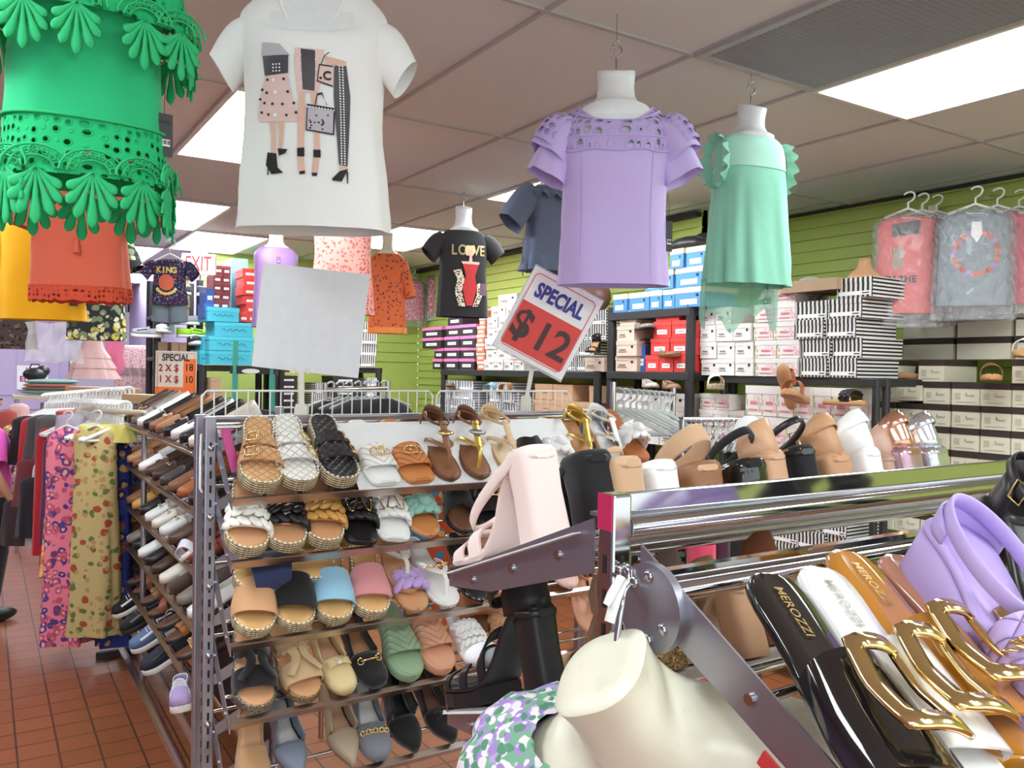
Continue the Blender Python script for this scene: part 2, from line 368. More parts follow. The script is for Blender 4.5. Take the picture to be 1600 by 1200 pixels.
# ---------------------------------------------------------------- hanging clothes
def crom(rows, m):
    """smooth interpolation of ring parameters"""
    out = []; n = len(rows)
    for i in range(n-1):
        p = [rows[max(i-1, 0)], rows[i], rows[i+1], rows[min(i+2, n-1)]]
        for q in range(m):
            u = q/m
            out.append(tuple(.5*((2*p[1][c]) + (-p[0][c]+p[2][c])*u + (2*p[0][c]-5*p[1][c]+4*p[2][c]-p[3][c])*u*u + (-p[0][c]+3*p[1][c]-3*p[2][c]+p[3][c])*u**3) for c in range(len(p[1]))))
    out.append(tuple(rows[-1])); return out
E_ = .78
def sp(v, e): return math.copysign(abs(v)**e, v)
class Torso:
    """rings: (z, half width, front depth, back depth, drop of the front)"""
    def __init__(s, rings, folds=(.03, 9, 0), skew=0., dpow=1.5):
        s.dpow = dpow
        s.r = crom([tuple(r)+(0,)*(5-len(r)) for r in rings], 4); s.folds = folds; s.z0, s.z1 = rings[0][0], rings[-1][0]; s.skew = skew
    def pt(s, r, th, g=0., extra=1.):
        z, hw, df, db, dip = r; c, sn = cos(th), sin(th); a, k, ph = s.folds
        q = max(0, 1-(z-s.z0)/max(.01, (s.z1-s.z0)*.75)); f = 1+a*q*(sin(k*th+ph)+.5*sin(k*1.7*th+ph*2+z*9)) + (.006*sin(23*z+3*th) + .005*sin(41*z-5*th+2*sin(9*z)) + .003*sin(70*z+8*th))*min(1, a*60)
        d = df if sn < 0 else db
        return V((sp(c, E_)*hw*f*extra + (g if c > 0 else -g)*abs(c), sp(sn, E_)*(d*f*extra+g), z - dip*(max(0, -sn)**s.dpow) + dip*.25*max(0, sn) + s.skew*sp(c, 1)*q))
    def rows(s, n=56, g=0., a=0., b=1.):
        k = len(s.r); return [[s.pt(r, 2*PI*j/n, g) for j in range(n)] for i, r in enumerate(s.r) if a-1e-6 <= i/(k-1) <= b+1e-6]
    def ring(s, z):
        for i in range(len(s.r)-1):
            a, b = s.r[i], s.r[i+1]
            if (a[0]-z)*(b[0]-z) <= 0 and abs(a[0]-b[0]) > 1e-9:
                u = (z-a[0])/(b[0]-a[0]); return tuple(a[c]*(1-u)+b[c]*u for c in range(5))
        return s.r[0] if z < s.z0 else s.r[-1]
    def front(s, x, z, g=.003):
        r = s.ring(z); q = min(.999, abs(x)/max(1e-4, r[1])); c = q**(1/E_); th = -math.acos(c) if x > 0 else -PI+math.acos(c)
        p = s.pt(r, th); p2 = V((x, p.y-g, z)); return p2
def sleeve(mb, c0, c1, r0, r1, dp0=.8, dp1=.8, n=28, m=0, flare=0., fl_n=5, cut=0.):
    c0, c1 = V(c0), V(c1); d = (c1-c0).normalized(); v = V((0, 1, 0)); v = (v-d*v.dot(d)).normalized(); u = d.cross(v); rows = []
    for i in range(9):
        q = i/8; c = c0.lerp(c1, q) + V((0, 0, .02*sin(q*PI))); r = r0+(r1-r0)*q; dp = dp0+(dp1-dp0)*q
        rows.append([c + u*cos(2*PI*j/n)*r*(1+flare*q*q*sin(fl_n*2*PI*j/n)) + v*sin(2*PI*j/n)*r*dp*(1+flare*q*q*sin(fl_n*2*PI*j/n+1)) + d*cut*q*cos(2*PI*j/n) for j in range(n)])
    mb.grid(rows, m, True, cu=True); return rows
HOOKM = mat('hook_steel', (170, 168, 165), .25, 1)
def form(label, M, T, ztop, rn=.05, zb=None, m=FORM, lean=0., cat='mannequin', ceil=True, tilt=.35, yofs=0.):
    """hollow half-body hanging form under a garment, with neck, slanted neck cap, hook and ceiling wire"""
    t = thing('mannequin_form', label, cat, M); z1 = T.z1; rows = []; n = 40
    for r in T.r:
        if r[0] > z1-.34 and r[0] < z1-.012: rows.append([T.pt((r[0]-.004, r[1]-.012, max(.01, r[2]-.012), max(.01, r[3]-.012), r[4]*.3), 2*PI*j/n) for j in range(n)])
    zn = z1-.005
    for q, rr, dz in ((.0, 1.75, 0), (.12, 1.25, 0), (.3, 1.02, 0), (.55, .96, 0), (.8, 1.0, .5), (.95, 1.02, 1), (1., .98, 1)):
        z = zn+(ztop-zn)*q; rows.append([V((cos(2*PI*j/n)*rn*rr + lean*q, yofs*q+sin(2*PI*j/n)*rn*rr*.95, z+dz*tilt*rn*sin(2*PI*j/n))) for j in range(n)])
    mb = MB().grid(rows, 0, True, cu=True); top_ = rows[-1]; ctr = sum(top_, V())/n
    mb.grid([top_, [p.lerp(ctr, .5)+V((0, 0, .002)) for p in top_], [ctr+V((0, 0, .003))]*n], 0, True, cu=True)
    mb.add(rows[0], [tuple(range(n))[::-1]], 0, False); mb.build('bust', m, t)
    hk = []; b = ctr+V((0, rn*.2, 0))
    for i in range(5): hk.append(b+V((0, 0, .012*i-.01)))
    for i in range(15):
        a = -PI/2+PI*1.45*i/14; hk.append(b+V((.017*cos(a), 0, .06+.017*sin(a))))
    MB().tube(hk, .0026, 8).build('hook', HOOKM, t)
    if ceil:
        loc = M @ (b+V((0, 0, .07))); Mi = M.inverted(); up = Mi @ V((loc.x, loc.y, CEIL-.012))
        if up.z > b.z+.09:
            k = []
            for i in range(13):
                a = PI*1.5-PI*1.25*i/12; k.append(b+V((.012*cos(a), 0, .066+.012+.012*sin(a))))
            k += [b+V((0, 0, .1)).lerp(V((0, 0, 0)), 0), up]; MB().tube(k, .0016, 6).build('ceiling_wire', HOOKM, t)
    return t
def collar(T, t, m, r=.005, flat=.6):
    MB().tube([T.pt(T.r[-1], 2*PI*j/64) for j in range(64)], r, 6, closed=True, flat=flat).build('neckband', m, t)
def strip(mb, T, L, Rr, m, g=.003, nc=5, nr=3):
    """patch of print lying on the chest between a left and a right outline [(x,z)...]"""
    rows = []
    k = len(L)
    for i in range(k-1):
        for q in range(nr):
            u = q/nr; rows.append((L[i][0]*(1-u)+L[i+1][0]*u, L[i][1]*(1-u)+L[i+1][1]*u, Rr[i][0]*(1-u)+Rr[i+1][0]*u, Rr[i][1]*(1-u)+Rr[i+1][1]*u))
    rows.append(L[-1]+Rr[-1])
    mb.grid([[T.front(r[0]+(r[2]-r[0])*c/(nc-1), r[1]+(r[3]-r[1])*c/(nc-1), g) for c in range(nc)] for r in rows], m, True)
def blob(mb, T, cx, cz, rx, rz, m, g=.0035, n=16):
    mb.grid([[T.front(cx+cos(2*PI*j/n)*rx*q, cz+sin(2*PI*j/n)*rz*q, g) for j in range(n)] for q in (1, .5, .02)], m, True, cu=True)
def hangtag(parent, p, rz=0, w=.026, h=.06, lab='SPECIAL'):
    M = Matrix.Translation(V(p)) @ Matrix.Rotation(rz, 4, 'Z')
    o = MB().box((0, 0, -h/2), (w, .0015, h)).xf(M).build('hang_tag', mat('tag_black', (38, 40, 42), .45), parent)
    MB().tube([M @ V((0, 0, 0)), M @ V((.002, .004, h*.4)), M @ V((0, .01, h*.9))], .0006, 5).build('tag_string', mat('tag_black', (38, 40, 42)), o)
    m = MB().box((0, -.001, -h*.68), (w*.7, .001, h*.16)).xf(M); m.build('barcode_label', WHITEP, o)
    k = MB()
    for i in range(9): k.box((-w*.3+i*w*.075, -.0018, -h*.67), (w*(.02+.02*(i % 3)), .0006, h*.1))
    addtext(k, 'CASUAL', w*.2, Matrix.Translation((0, -.0016, -h*.2))); k.xf(M).build('lettering', mat('ink_black', (20, 20, 22), .6), o); return o

# --- white printed tee
M = facing(at(489, 362, t=2.05), CAMZ+.06)
TW = Torso([(0, .186, .085, .07), (.1, .18, .09, .07), (.26, .166, .095, .075), (.38, .168, .11, .075), (.43, .172, .105, .075), (.475, .182, .092, .07, .02), (.525, .174, .078, .064, .065), (.565, .14, .07, .06, .103), (.597, .111, .07, .06, .135), (.612, .099, .07, .06, .152)], (.02, 7, .5), 0., 2.3)
WT = cloth('white_jersey', (244, 246, 244), .4)
t = thing('printed_tee', 'white short-sleeved tee printed with three pairs of fashionable legs', 't-shirt', M)
mb = MB().grid(TW.rows(), 0, True, cu=True); mb.build('body', WT, t); collar(TW, t, WT, .006)
for sx in (-1, 1):
    mb = MB(); rr = sleeve(mb, (sx*.13, 0, .465), (sx*.222, -.012, .375), .066, .05, .9, .85, cut=-.01 if sx > 0 else .01); s_ = mb.build('sleeve', WT, t)
pm = [mat('ink_black', (20, 20, 22), .6), mat('print_grey', (92, 84, 92), .7), mat('print_blush', (236, 205, 200), .75), mat('print_skin', (232, 190, 172), .75), mat('print_sequin', (70, 66, 72), .4), mat('print_white', (250, 250, 250), .5), mat('print_lilacgrey', (196, 190, 200), .7)]
def P(px, py):   # picture position on the tee -> its own x, z
    q = M.inverted() @ at(px, py, t=1.955); return (q.x, q.z)
def pol(mb, Ls, Rs, m, g=.003): strip(mb, TW, [P(*p) for p in Ls], [P(*p) for p in Rs], m, g)
mb = MB()   # first figure: clutch bag, dotted skirt, legs and heels
pol(mb, [(412, 70), (411, 92)], [(440, 74), (457, 93)], 6); pol(mb, [(413, 92), (416, 122)], [(454, 92), (453, 119)], 4, .004)
pol(mb, [(416, 122), (408, 150), (402, 180), (404, 190)], [(452, 119), (458, 150), (467, 180), (466, 192)], 2)
pol(mb, [(421, 190), (424, 215), (423, 240)], [(430, 190), (431, 215), (430, 242)], 3); pol(mb, [(435, 190), (436, 215), (435, 235)], [(445, 190), (443, 215), (440, 240)], 3)
pol(mb, [(418, 238), (415, 258), (424, 272)], [(432, 240), (434, 262), (443, 270)], 0, .004); pol(mb, [(434, 232), (436, 244)], [(450, 234), (446, 240)], 0, .004)
pol(mb, [(418, 258), (417, 273)], [(420, 258), (419, 273)], 0, .004)
for i, (a, b) in enumerate([(411, 142), (420, 128), (446, 128), (452, 147), (418, 147), (414, 162), (427, 164), (443, 165), (461, 164), (409, 176), (420, 180), (449, 182), (464, 178), (407, 156)]): blob(mb, TW, *P(a, b), .0032, .0032, 0, .005)
for a, b in [(430, 129), (432, 147), (431, 181)]: blob(mb, TW, *P(a, b), .0045, .0045, 5, .005)
for i in range(3):
    for j in range(3): blob(mb, TW, *P(430+i*5, 106+j*5), .0022, .0022, 5, .006, 8)
mb.build('printed_figure', pm, t)
mb = MB()   # second figure: blush jacket, dark skirt, handbag
pol(mb, [(464, 80), (463, 110), (467, 150)], [(508, 82), (506, 110), (500, 145)], 2); pol(mb, [(473, 82), (474, 112), (475, 143)], [(495, 84), (495, 112), (493, 145)], 4, .004)
pol(mb, [(468, 150), (467, 190), (466, 232)], [(478, 146), (477, 190), (475, 232)], 3); pol(mb, [(487, 145), (491, 190), (492, 236)], [(496, 145), (499, 190), (500, 236)], 3)
pol(mb, [(466, 245), (467, 270)], [(475, 245), (477, 268)], 3); pol(mb, [(490, 245), (488, 270)], [(499, 245), (496, 272)], 3)
pol(mb, [(465, 232), (465, 245)], [(476, 231), (476, 245)], 0, .004); pol(mb, [(490, 234), (490, 246)], [(501, 234), (501, 246)], 0, .004)
pol(mb, [(469, 268), (468, 273)], [(477, 267), (477, 272)], 0, .004); pol(mb, [(487, 270), (488, 275)], [(496, 270), (495, 275)], 0, .004)
pol(mb, [(481, 166), (479, 204)], [(524, 172), (521, 211)], 6, .005)
for a, b in (([(481, 165), (479, 204)], [(482.5, 165), (480.5, 204)]), ([(522, 171), (520, 210)], [(524, 171), (522, 211)]), ([(481, 165), (481, 168)], [(524, 170), (524, 174)]), ([(479, 203), (479, 205)], [(522, 209), (522, 211)])): pol(mb, a, b, 0, .006)
pol(mb, [(493, 166), (497, 149), (505, 147), (511, 166)], [(494.5, 166), (498, 152), (504, 150), (512.5, 166)], 0, .006)
for i in range(14): blob(mb, TW, *P(rnd.uniform(484, 519), rnd.uniform(178, 205)), .0025, .0025, rnd.choice((1, 0)), .006, 8)
for i in range(10): blob(mb, TW, *P(482+i*4.5, 169+i*.5), .002, .002, 5, .008, 8)
for i in range(8): blob(mb, TW, *P(473 if i % 2 else 496, 85+i*7), .002, .002, 5, .006, 8)
mb.build('printed_figure', pm, t)
mb = MB()   # third figure: C bag, studded trousers, stiletto
pol(mb, [(510, 92), (512, 104)], [(542, 98), (541, 107)], 3, .0025); pol(mb, [(501, 106), (497, 128)], [(522, 108), (521, 138)], 2, .004)
for a, b in (([(501, 105), (497, 130)], [(502.5, 105), (498.5, 130)]), ([(497, 129), (497, 131)], [(521, 136), (521, 138)]), ([(501, 105), (501, 107)], [(522, 107), (522, 109)]), ([(503, 106), (509, 92), (516, 86)], [(504, 106), (510, 93), (517, 87)])): pol(mb, a, b, 0, .005)
pol(mb, [(524, 106), (522, 150), (525, 200), (529, 256)], [(542, 105), (547, 150), (545, 200), (542, 258)], 4)
for i in range(38):
    for q in (-2.4, 2.4): blob(mb, TW, *P(534+q+i*.05, 107+i*4), .0021, .0021, 5, .006, 6)
pol(mb, [(530, 257), (530, 266)], [(541, 258), (543, 264)], 3); pol(mb, [(530, 266), (518, 278), (519, 281)], [(543, 262), (536, 276), (533, 282)], 0, .004); pol(mb, [(540, 266), (541, 285)], [(543, 266), (542.5, 285)], 0, .004)
c = P(513, 123); addtext(mb, 'C', .027, None, 0, .03, 0, 1, lambda p: TW.front(p.x+c[0], p.z+c[1], .0065)); blob(mb, TW, *P(503, 126), .003, .003, 0, .006)
mb.build('printed_figure', pm, t)
form('white hanging form inside the printed white tee', M, TW, .71, .056)

# --- lilac blouse with cut-out yoke and flutter sleeves
M = facing(at(957, 447, t=2.5), CAMZ-.05)
TL = Torso([(0, .163, .08, .07), (.1, .16, .085, .07), (.2, .155, .09, .07), (.32, .155, .105, .075), (.4, .165, .1, .075), (.445, .17, .085, .07), (.478, .163, .075, .062, .008), (.505, .146, .07, .06, .028), (.522, .126, .066, .058, .046), (.533, .108, .064, .056, .06)], (.025, 6, 1.2))
LIL = cloth('lilac_crepe', (203, 184, 236), .38); LILL = lace('lilac_cutwork', (196, 178, 230), 1, .3)
t = thing('flutter_blouse', 'lilac blouse with cut-out yoke and flutter sleeves', 'blouse', M)
k = len(TL.r); MB().grid(TL.rows(64, 0, 0, .45), 0, True, cu=True).build('body', LIL, t)
MB().grid(TL.rows(64, .002, .41, 1.), 0, True, cu=True, us=34., vs=5.).build('lace_yoke', LILL, t); collar(TL, t, LIL, .004)
mb = MB()
for fr in (.42, .5, .9): mb.tube([TL.pt(TL.r[int(fr*(k-1))], 2*PI*j/72, .004)+V((0, 0, .003*sin(9*2*PI*j/72) if fr < .45 else 0)) for j in range(72)], .0028, 6, closed=True)
mb.build('yoke_cord', LIL, t)
for sx in (-1, 1):
    mb = MB(); sleeve(mb, (sx*.125, .0, .45), (sx*.2, -.02, .315), .055, .068, .85, .75, flare=.1); s_ = mb.build('sleeve', LIL, t)
    mb = MB(); sleeve(mb, (sx*.125, .0, .47), (sx*.194, -.02, .375), .057, .07, .9, .85, flare=.12, fl_n=4); mb.build('flutter_layer', LIL, s_)
    mb = MB(); sleeve(mb, (sx*.132, .0, .48), (sx*.2, -.022, .395), .053, .063, .92, .9); o = mb.build('lace_inset', LILL, s_)
    for l in o.data.uv_layers[0].data: l.uv = (l.uv[0]*12, l.uv[1]*5)
    mb = MB(); strip(mb, TL, [(sx*.105, .40), (sx*.1, .2), (sx*.105, .02)], [(sx*.1035, .40), (sx*.0985, .2), (sx*.1035, .02)], 0, .002); mb.build('seam', mat('lilac_seam', (176, 154, 214), .8), t)
hangtag(t, (.162, -.03, .19), .5, .022, .09)
form('white hanging form wearing the lilac blouse', M, TL, .645, .056)

# --- mint sleeveless top with ruffled armholes and high-low hem
M = facing(at(1166, 447, t=2.96), CAMZ+.42)
MINT = cloth('mint_chiffon', (142, 208, 180), .3); MINTS = mat('mint_sheer', (150, 214, 188), .8, alpha=.7, wrinkle=.3)
TM = Torso([(0, .165, .105, .075), (.1, .158, .1, .075), (.22, .148, .095, .075), (.34, .14, .095, .075), (.42, .135, .085, .07), (.47, .132, .075, .06), (.505, .125, .06, .055), (.525, .09, .052, .05), (.53, .062, .05, .048, .02)], (.06, 10, .3))
t = thing('ruffled_top', 'mint green sleeveless top with ruffled armholes and long back tail', 'blouse', M)
MB().grid(TM.rows(96), 0, True, cu=True).build('body', MINT, t)
rows = []
for q in range(9):
    u = q/8; row = []
    for j in range(33):
        th = .06*PI+PI*.88*j/32; p = TM.pt(TM.r[0], th); drop = .13+.035*cos(4*PI*j/32)+.02*sin(9*j/32*PI)
        row.append(p*1.0+V((0, .01*u, -drop*u+.02)))
    rows.append(row)
MB().grid(rows).build('back_tail', MINTS, t)
mb = MB(); mb.grid([[TM.pt(r, -PI*.94+PI*.88*j/40, .0025) for j in range(41)] for r in TM.r if .40 < r[0] < .522]); mb.build('lace_yoke', mat('mint_lace', (176, 226, 206), .8, weave=.8), t)
for sx in (-1, 1):
    rows = []
    for q in range(4):
        rows.append([V((sx*(.126+.004*q*q*.5+.005*q*sin(j*1.9)), .05*cos(2*PI*j/40)-.004, .425+.078*sin(2*PI*j/40)))+V((sx*.004*q, 0, 0))+V((0, cos(2*PI*j/40), sin(2*PI*j/40)))*(.006*q) for j in range(40)])
    MB().grid(rows, cu=True).build('armhole_ruffle', MINT, t)
    mb = MB().ball((sx*.122, 0, .42), (.018, .05, .07)); mb.build('arm_stump', FORM, None) if 0 else None
form('white hanging form wearing the mint top', M, TM, .64, .05, lean=.012)

# --- green lace top, close, hung square to the room
pc = at(130, 250, t=1.57); yf = pc.y-.07
xl, xr = at(3, 220, y=yf).x, at(268, 250, y=yf).x; hw = (xr-xl)/2; cxw = (xl+xr)/2
zs = (at(5, 163, y=yf).z+at(245, 213, y=yf).z)/2; zh = (at(60, 262, y=yf).z+at(250, 292, y=yf).z)/2; zo = (at(60, 30, y=yf).z+at(215, 62, y=yf).z)/2
M = Matrix.Translation((cxw, pc.y, zh)); GRN = cloth('green_crepe', (44, 186, 124), .25); GL = mat('green_lace_thread', (38, 182, 112), .8, weave=.6); GLC = lace('green_lace_mesh', (38, 184, 114), 1, .24)
d1, d2 = zs-zh, zo-zh+.02
TG = Torso([(d1-.02, hw*.985, .075, .065), (d1+.08, hw*.95, .08, .065), (d1+.18, hw*.92, .085, .07), (d2+.02, hw*.93, .09, .07), (d2+.14, hw*.93, .085, .07), (d2+.2, hw*.7, .06, .06), (d2+.23, hw*.62, .05, .05)], (.02, 8, .7))
t = thing('lace_blouse', 'bright green off-shoulder blouse with crochet lace fringe', 'blouse', M)
MB().grid(TG.rows(), 0, True, cu=True).build('body', GRN, t)
def fringe(parent, T2, z, nfan, L, gap, m=GL, ph=0., hoop=True):
    """ring of fans, each of seven rounded crochet petals, hanging from a ring; plus the scalloped openwork rows above it"""
    mb = MB(); r = T2.ring(z)
    for k_ in range(nfan):
        th = 2*PI*(k_+ph)/nfan; p = T2.pt(r, th, .004); p2 = T2.pt(r, th+.05, .004); tg = (p2-p); tg.z = 0; tg.normalize(); nn = V((tg.y, -tg.x, 0))
        for i in range(-3, 4):
            a = i*.30; ln = L*(1-.1*abs(i)-.02*i*i); dr = tg*sin(a)-ZZ*cos(a); sd = tg*cos(a)+ZZ*sin(a); rows = []
            for q, w in ((0., .12), (.25, .14), (.5, .2), (.72, .34), (.86, .38), (.95, .26), (1., .06)):
                c = p + dr*(ln*q); ww = w*L*.27
                rows.append([c-sd*ww+nn*.0, c-sd*ww*.5+nn*.0028, c+sd*ww*.5+nn*.0028, c+sd*ww, c+sd*ww*.5-nn*.0012, c-sd*ww*.5-nn*.0012])
            mb.grid(rows, 0, True, cu=True)
        for i in range(1, 4):   # scallop arcs above the fan
            rr = L*(.16+.12*i); mb.tube([p + nn*.003 + tg*(cos(PI*q/10)*rr*1.05) + ZZ*(sin(PI*q/10)*rr*.8+.0) for q in range(11)], .0022, 5)
        for i in range(-3, 4):
            q = p+nn*.004+tg*(sin(i*.45)*L*.34)+ZZ*(cos(i*.45)*L*.32); mb.tube([q+(tg*cos(2*PI*j/8)+ZZ*sin(2*PI*j/8))*L*.055 for j in range(8)], .0018, 4, closed=True)
    return mb.build('lace_fringe', m, parent)
TG2 = Torso([(-.005, hw*1.06, .095, .08), (d1*.5, hw*1.02, .085, .075), (d1+.004, hw*.99, .08, .07)], (.02, 8, .7))
o = MB().grid(TG2.rows(72), 0, True, cu=True, us=46, vs=6).build('lace_band', GLC, t); fringe(o, TG2, 0., 12, .098, 0)
MB().tube([TG2.pt(TG2.r[-1], 2*PI*j/72, .003) for j in range(72)], .003, 6, closed=True).build('seam_cord', GL, o)
TG3 = Torso([(d2, hw*1.34, .125, .1), (d2+.07, hw*1.24, .115, .1), (d2+.16, hw*1.1, .1, .09), (d2+.22, hw*.85, .075, .07)], (.03, 7, .2))
o = MB().grid(TG3.rows(80), 0, True, cu=True, us=52, vs=9).build('lace_flounce', GLC, t); fringe(o, TG3, d2, 14, .09, 0, ph=.3)
hangtag(t, (hw*.93, -.045, d1+.045), .1, .032, .082)
form('white hanging form wearing the green lace blouse', M, TG, d2+.33, .05)

# --- coral top with lace hem and tassel
M = facing(at(125, 452, t=2.7), CAMZ+.25)
COR = cloth('coral_gauze', (224, 108, 84), .35)
TC = Torso([(0, .148, .08, .07), (.1, .142, .085, .07), (.25, .135, .09, .07), (.36, .14, .09, .07), (.43, .14, .08, .065), (.47, .12, .065, .06), (.49, .085, .06, .055, .03)], (.03, 7, .4))
t = thing('lace_hem_top', 'coral red top with scalloped lace hem and tassel', 'blouse', M); MB().grid(TC.rows(), 0, True, cu=True).build('body', COR, t)
rows = [[TC.pt(TC.r[0], 2*PI*j/96, .003)+V((0, 0, -.045*q/3-(.006*abs(sin(12*2*PI*j/96)) if q == 3 else 0)+.006)) for j in range(96)] for q in range(4)]
MB().grid(rows, 0, True, cu=True, us=60, vs=3).build('lace_hem', lace('coral_lace', (214, 84, 60), 1, .22), t)
for sx in (-1, 1):
    mb = MB(); sleeve(mb, (sx*.11, 0, .42), (sx*.19, -.02, .2), .06, .095, .8, .5, flare=.1); mb.build('sleeve', COR, t)
mb = MB()
p0 = TC.front(.012, .36); 
for dx in (-.004, .004): mb.tube([TC.front(.012+dx*(1-q/8), .36-.2*q/8, .006) for q in range(9)], .0012, 5)
mb.cyl(TC.front(.012, .155, .008), TC.front(.012, .105, .01), .004, 10, r2=.011); mb.build('tassel', COR, t)
form('white hanging form under the coral top', M, TC, .6, .048)

# --- yellow top
M = facing(at(64, 500, t=3.3), CAMZ+.3)
YEL = cloth('yellow_gauze', (240, 178, 28), .3)
TY = Torso([(0, .16, .08, .07, .0), (.1, .155, .085, .07), (.22, .145, .09, .07), (.31, .14, .085, .07), (.36, .135, .075, .06), (.385, .1, .06, .055), (.395, .085, .06, .055, .04)], (.03, 6, 1.4))
t = thing('yellow_top', 'bright yellow top with lace cuffs hanging at the left edge', 'blouse', M); MB().grid(TY.rows(), 0, True, cu=True).build('body', YEL, t)
for sx in (-1, 1):
    mb = MB(); sleeve(mb, (sx*.11, 0, .33), (sx*.185, -.02, .14), .055, .06, .8, .7); s_ = mb.build('sleeve', YEL, t)
    mb = MB(); sleeve(mb, (sx*.182, -.02, .145), (sx*.197, -.022, .11), .06, .066, .7, .7, flare=.05, fl_n=7); mb.build('lace_cuff', lace('yellow_lace', (232, 170, 24), 30, .25), s_)
hangtag(t, (.13, -.075, .1), .3, .03, .045)
form('white hanging form wearing the yellow top', M, TY, .5, .045)

# --- black and yellow patterned top, and a dark one at the edge
def plain_top(name, label, cat, px, py, t_, yaw, w, h, m, sl=None, flabel=None, folds=(.03, 7, .4), dip=.03, neck=.04, zf=.1, sr=.05, extra=None, fm=FORM, wrap=0):
    M = facing(at(px, py, t=t_), CAMZ+yaw)
    T = Torso([(0, w*1.05, .075, .065), (h*.25, w, .08, .065), (h*.55, w*.93, .085, .07), (h*.78, w*.97, .085, .065), (h*.9, w*.95, .07, .06), (h*.97, w*.7, .06, .055), (h, w*.5, .055, .05, dip)], folds)
    o = thing(name, label, cat, M); MB().grid(T.rows(44), 0, True, cu=True).build('body', m, o); collar(T, o, m, .004)
    if sl:
        for sx in (-1, 1):
            mb = MB(); sleeve(mb, (sx*w*.72, 0, h*.87), (sx*w*sl[0], -.015, h*sl[1]), sr, sr*sl[2], .85, .75, n=20, flare=sl[3] if len(sl) > 3 else 0); mb.build('sleeve', m, o)
    if flabel: form(flabel, M, T, h+zf, neck, m=fm)
    return o, T, M
CAMO = floral('leaf_print', (46, 46, 50), [(196, 178, 70), (120, 132, 100), (206, 200, 160)], 24, .5)
plain_top('patterned_top', 'dark top with yellow and grey leaf print, hanging behind the coral one', 'blouse', 150, 532, 4.0, .2, .125, .55, CAMO, (1.35, .62, 1.05), 'pale hanging form in the leaf-print top')
plain_top('patterned_top', 'dark speckled top at the far left edge, under the yellow sleeve', 'blouse', 8, 545, 4.3, .2, .14, .5, floral('brown_speckle', (70, 58, 54), [(110, 90, 80), (40, 34, 34)], 40, .45), (1.3, .6, 1.0), 'pale hanging form in the dark speckled top')
# --- black love tee
BLK = cloth('black_jersey', (44, 42, 43), .25)
o, T, M = plain_top('printed_tee', 'black tee printed LOVE with a woman in a red dress', 't-shirt', 722, 496, 5.0, .28, .15, .53, BLK, (1.42, .68, .95), 'white hanging form wearing the black tee', dip=.075, zf=.13, sr=.062, neck=.05)
pm = [mat('print_gold', (196, 172, 120), .4, .3), mat('print_red', (196, 48, 48), .7), mat('print_skin', (232, 190, 172)), mat('print_blonde', (236, 214, 160), .7), floral('leopard_print', (228, 214, 190), [(60, 44, 36)], 90, .5), mat('ink_black', (20, 20, 22)), mat('print_bag', (110, 80, 100), .5)]
mb = MB()
for ch, xx in (('L', -.072), ('O', -.022), ('V', .062), ('E', .1)): addtext(mb, ch, .085, None, 0, .02, 0, .8, lambda p, xx=xx: T.front(p.x+xx, p.z+.39, .004))
mb.build('lettering', pm, o)
mb = MB(); Lx = .02
def S(a, b, m, g=.005): strip(mb, T, [(Lx+p[0], p[1]) for p in a], [(Lx+p[0], p[1]) for p in b], m, g)
S([(-.02, .42), (-.03, .39), (-.02, .36)], [(.03, .42), (.035, .385), (.02, .36)], 3); blob(mb, T, Lx+.008, .375, .014, .022, 2, .007)
S([(0, .36), (-.005, .32)], [(.014, .36), (.018, .32)], 2, .006); S([(-.042, .315), (-.02, .24), (-.04, .17), (-.015, .065)], [(.06, .318), (.036, .24), (.05, .17), (.022, .065)], 1, .006)
S([(-.05, .325), (-.042, .31)], [(.062, .325), (.06, .31)], 2, .0065)
S([(-.095, .27), (-.07, .22), (-.085, .15), (-.06, .06)], [(-.05, .28), (-.028, .22), (-.044, .15), (-.02, .06)], 4); S([(.05, .2), (.05, .13), (.025, .06)], [(.075, .2), (.085, .13), (.06, .065)], 4); S([(.07, .2), (.065, .13)], [(.115, .2), (.11, .13)], 6, .0065)
mb.build('printed_figure', pm, o)
# --- others on forms
SLATE = cloth('slate_cotton', (104, 114, 138), .35)
o, T, M = plain_top('ruffle_blouse', 'slate blue ruffled blouse with a tied sleeve, half behind the lilac one', 'blouse', 858, 405, 4.1, .5, .13, .36, SLATE, (1.75, .42, .95, .08), None, sr=.07)
rows = [[T.pt(T.r[0], 2*PI*j/60, .004+.006*q)*1.0+V((.004*q*sin(j), .004*q*cos(j*1.3), -.025*q+.01)) for j in range(60)] for q in range(4)]
MB().grid(rows, 0, True, cu=True).build('peplum', SLATE, o)
rows = [[T.pt(T.r[-1], 2*PI*j/50, .0)+V((cos(2*PI*j/50)*.02*q, sin(2*PI*j/50)*.016*q, -.012*q-.004*q*sin(j*1.7))) for j in range(50)] for q in range(5)]
MB().grid(rows, 0, True, cu=True).build('ruffle_collar', SLATE, o)
MB().tube([M.inverted() @ at(818, 372, t=4.02), M.inverted() @ at(816, 400, t=4.02), M.inverted() @ at(817, 432, t=4.02)], .003, 6).build('sleeve_tie', SLATE, o)
form('hanging form in the slate blue blouse', M, T, .45, .045)
plain_top('floral_tunic', 'pink tunic with small red floral print, behind the white tee', 'blouse', 534, 492, 4.2, .1, .15, .56, floral('pink_ditsy', (240, 168, 156), [(206, 96, 92), (190, 120, 110)], 55, .4), None, 'pale hanging form in the pink floral tunic')
o, T, M = plain_top('buttoned_shirt', 'orange shirt dotted with small dark flowers, roll-up sleeve', 'shirt', 604, 512, 6.2, .05, .135, .56, floral('orange_ditsy', (222, 112, 66), [(150, 66, 60), (96, 70, 90)], 30, .3), (1.3, .4, .8), 'pale yellow hanging form in the orange shirt', dip=.12, fm=FORMC, zf=.14)
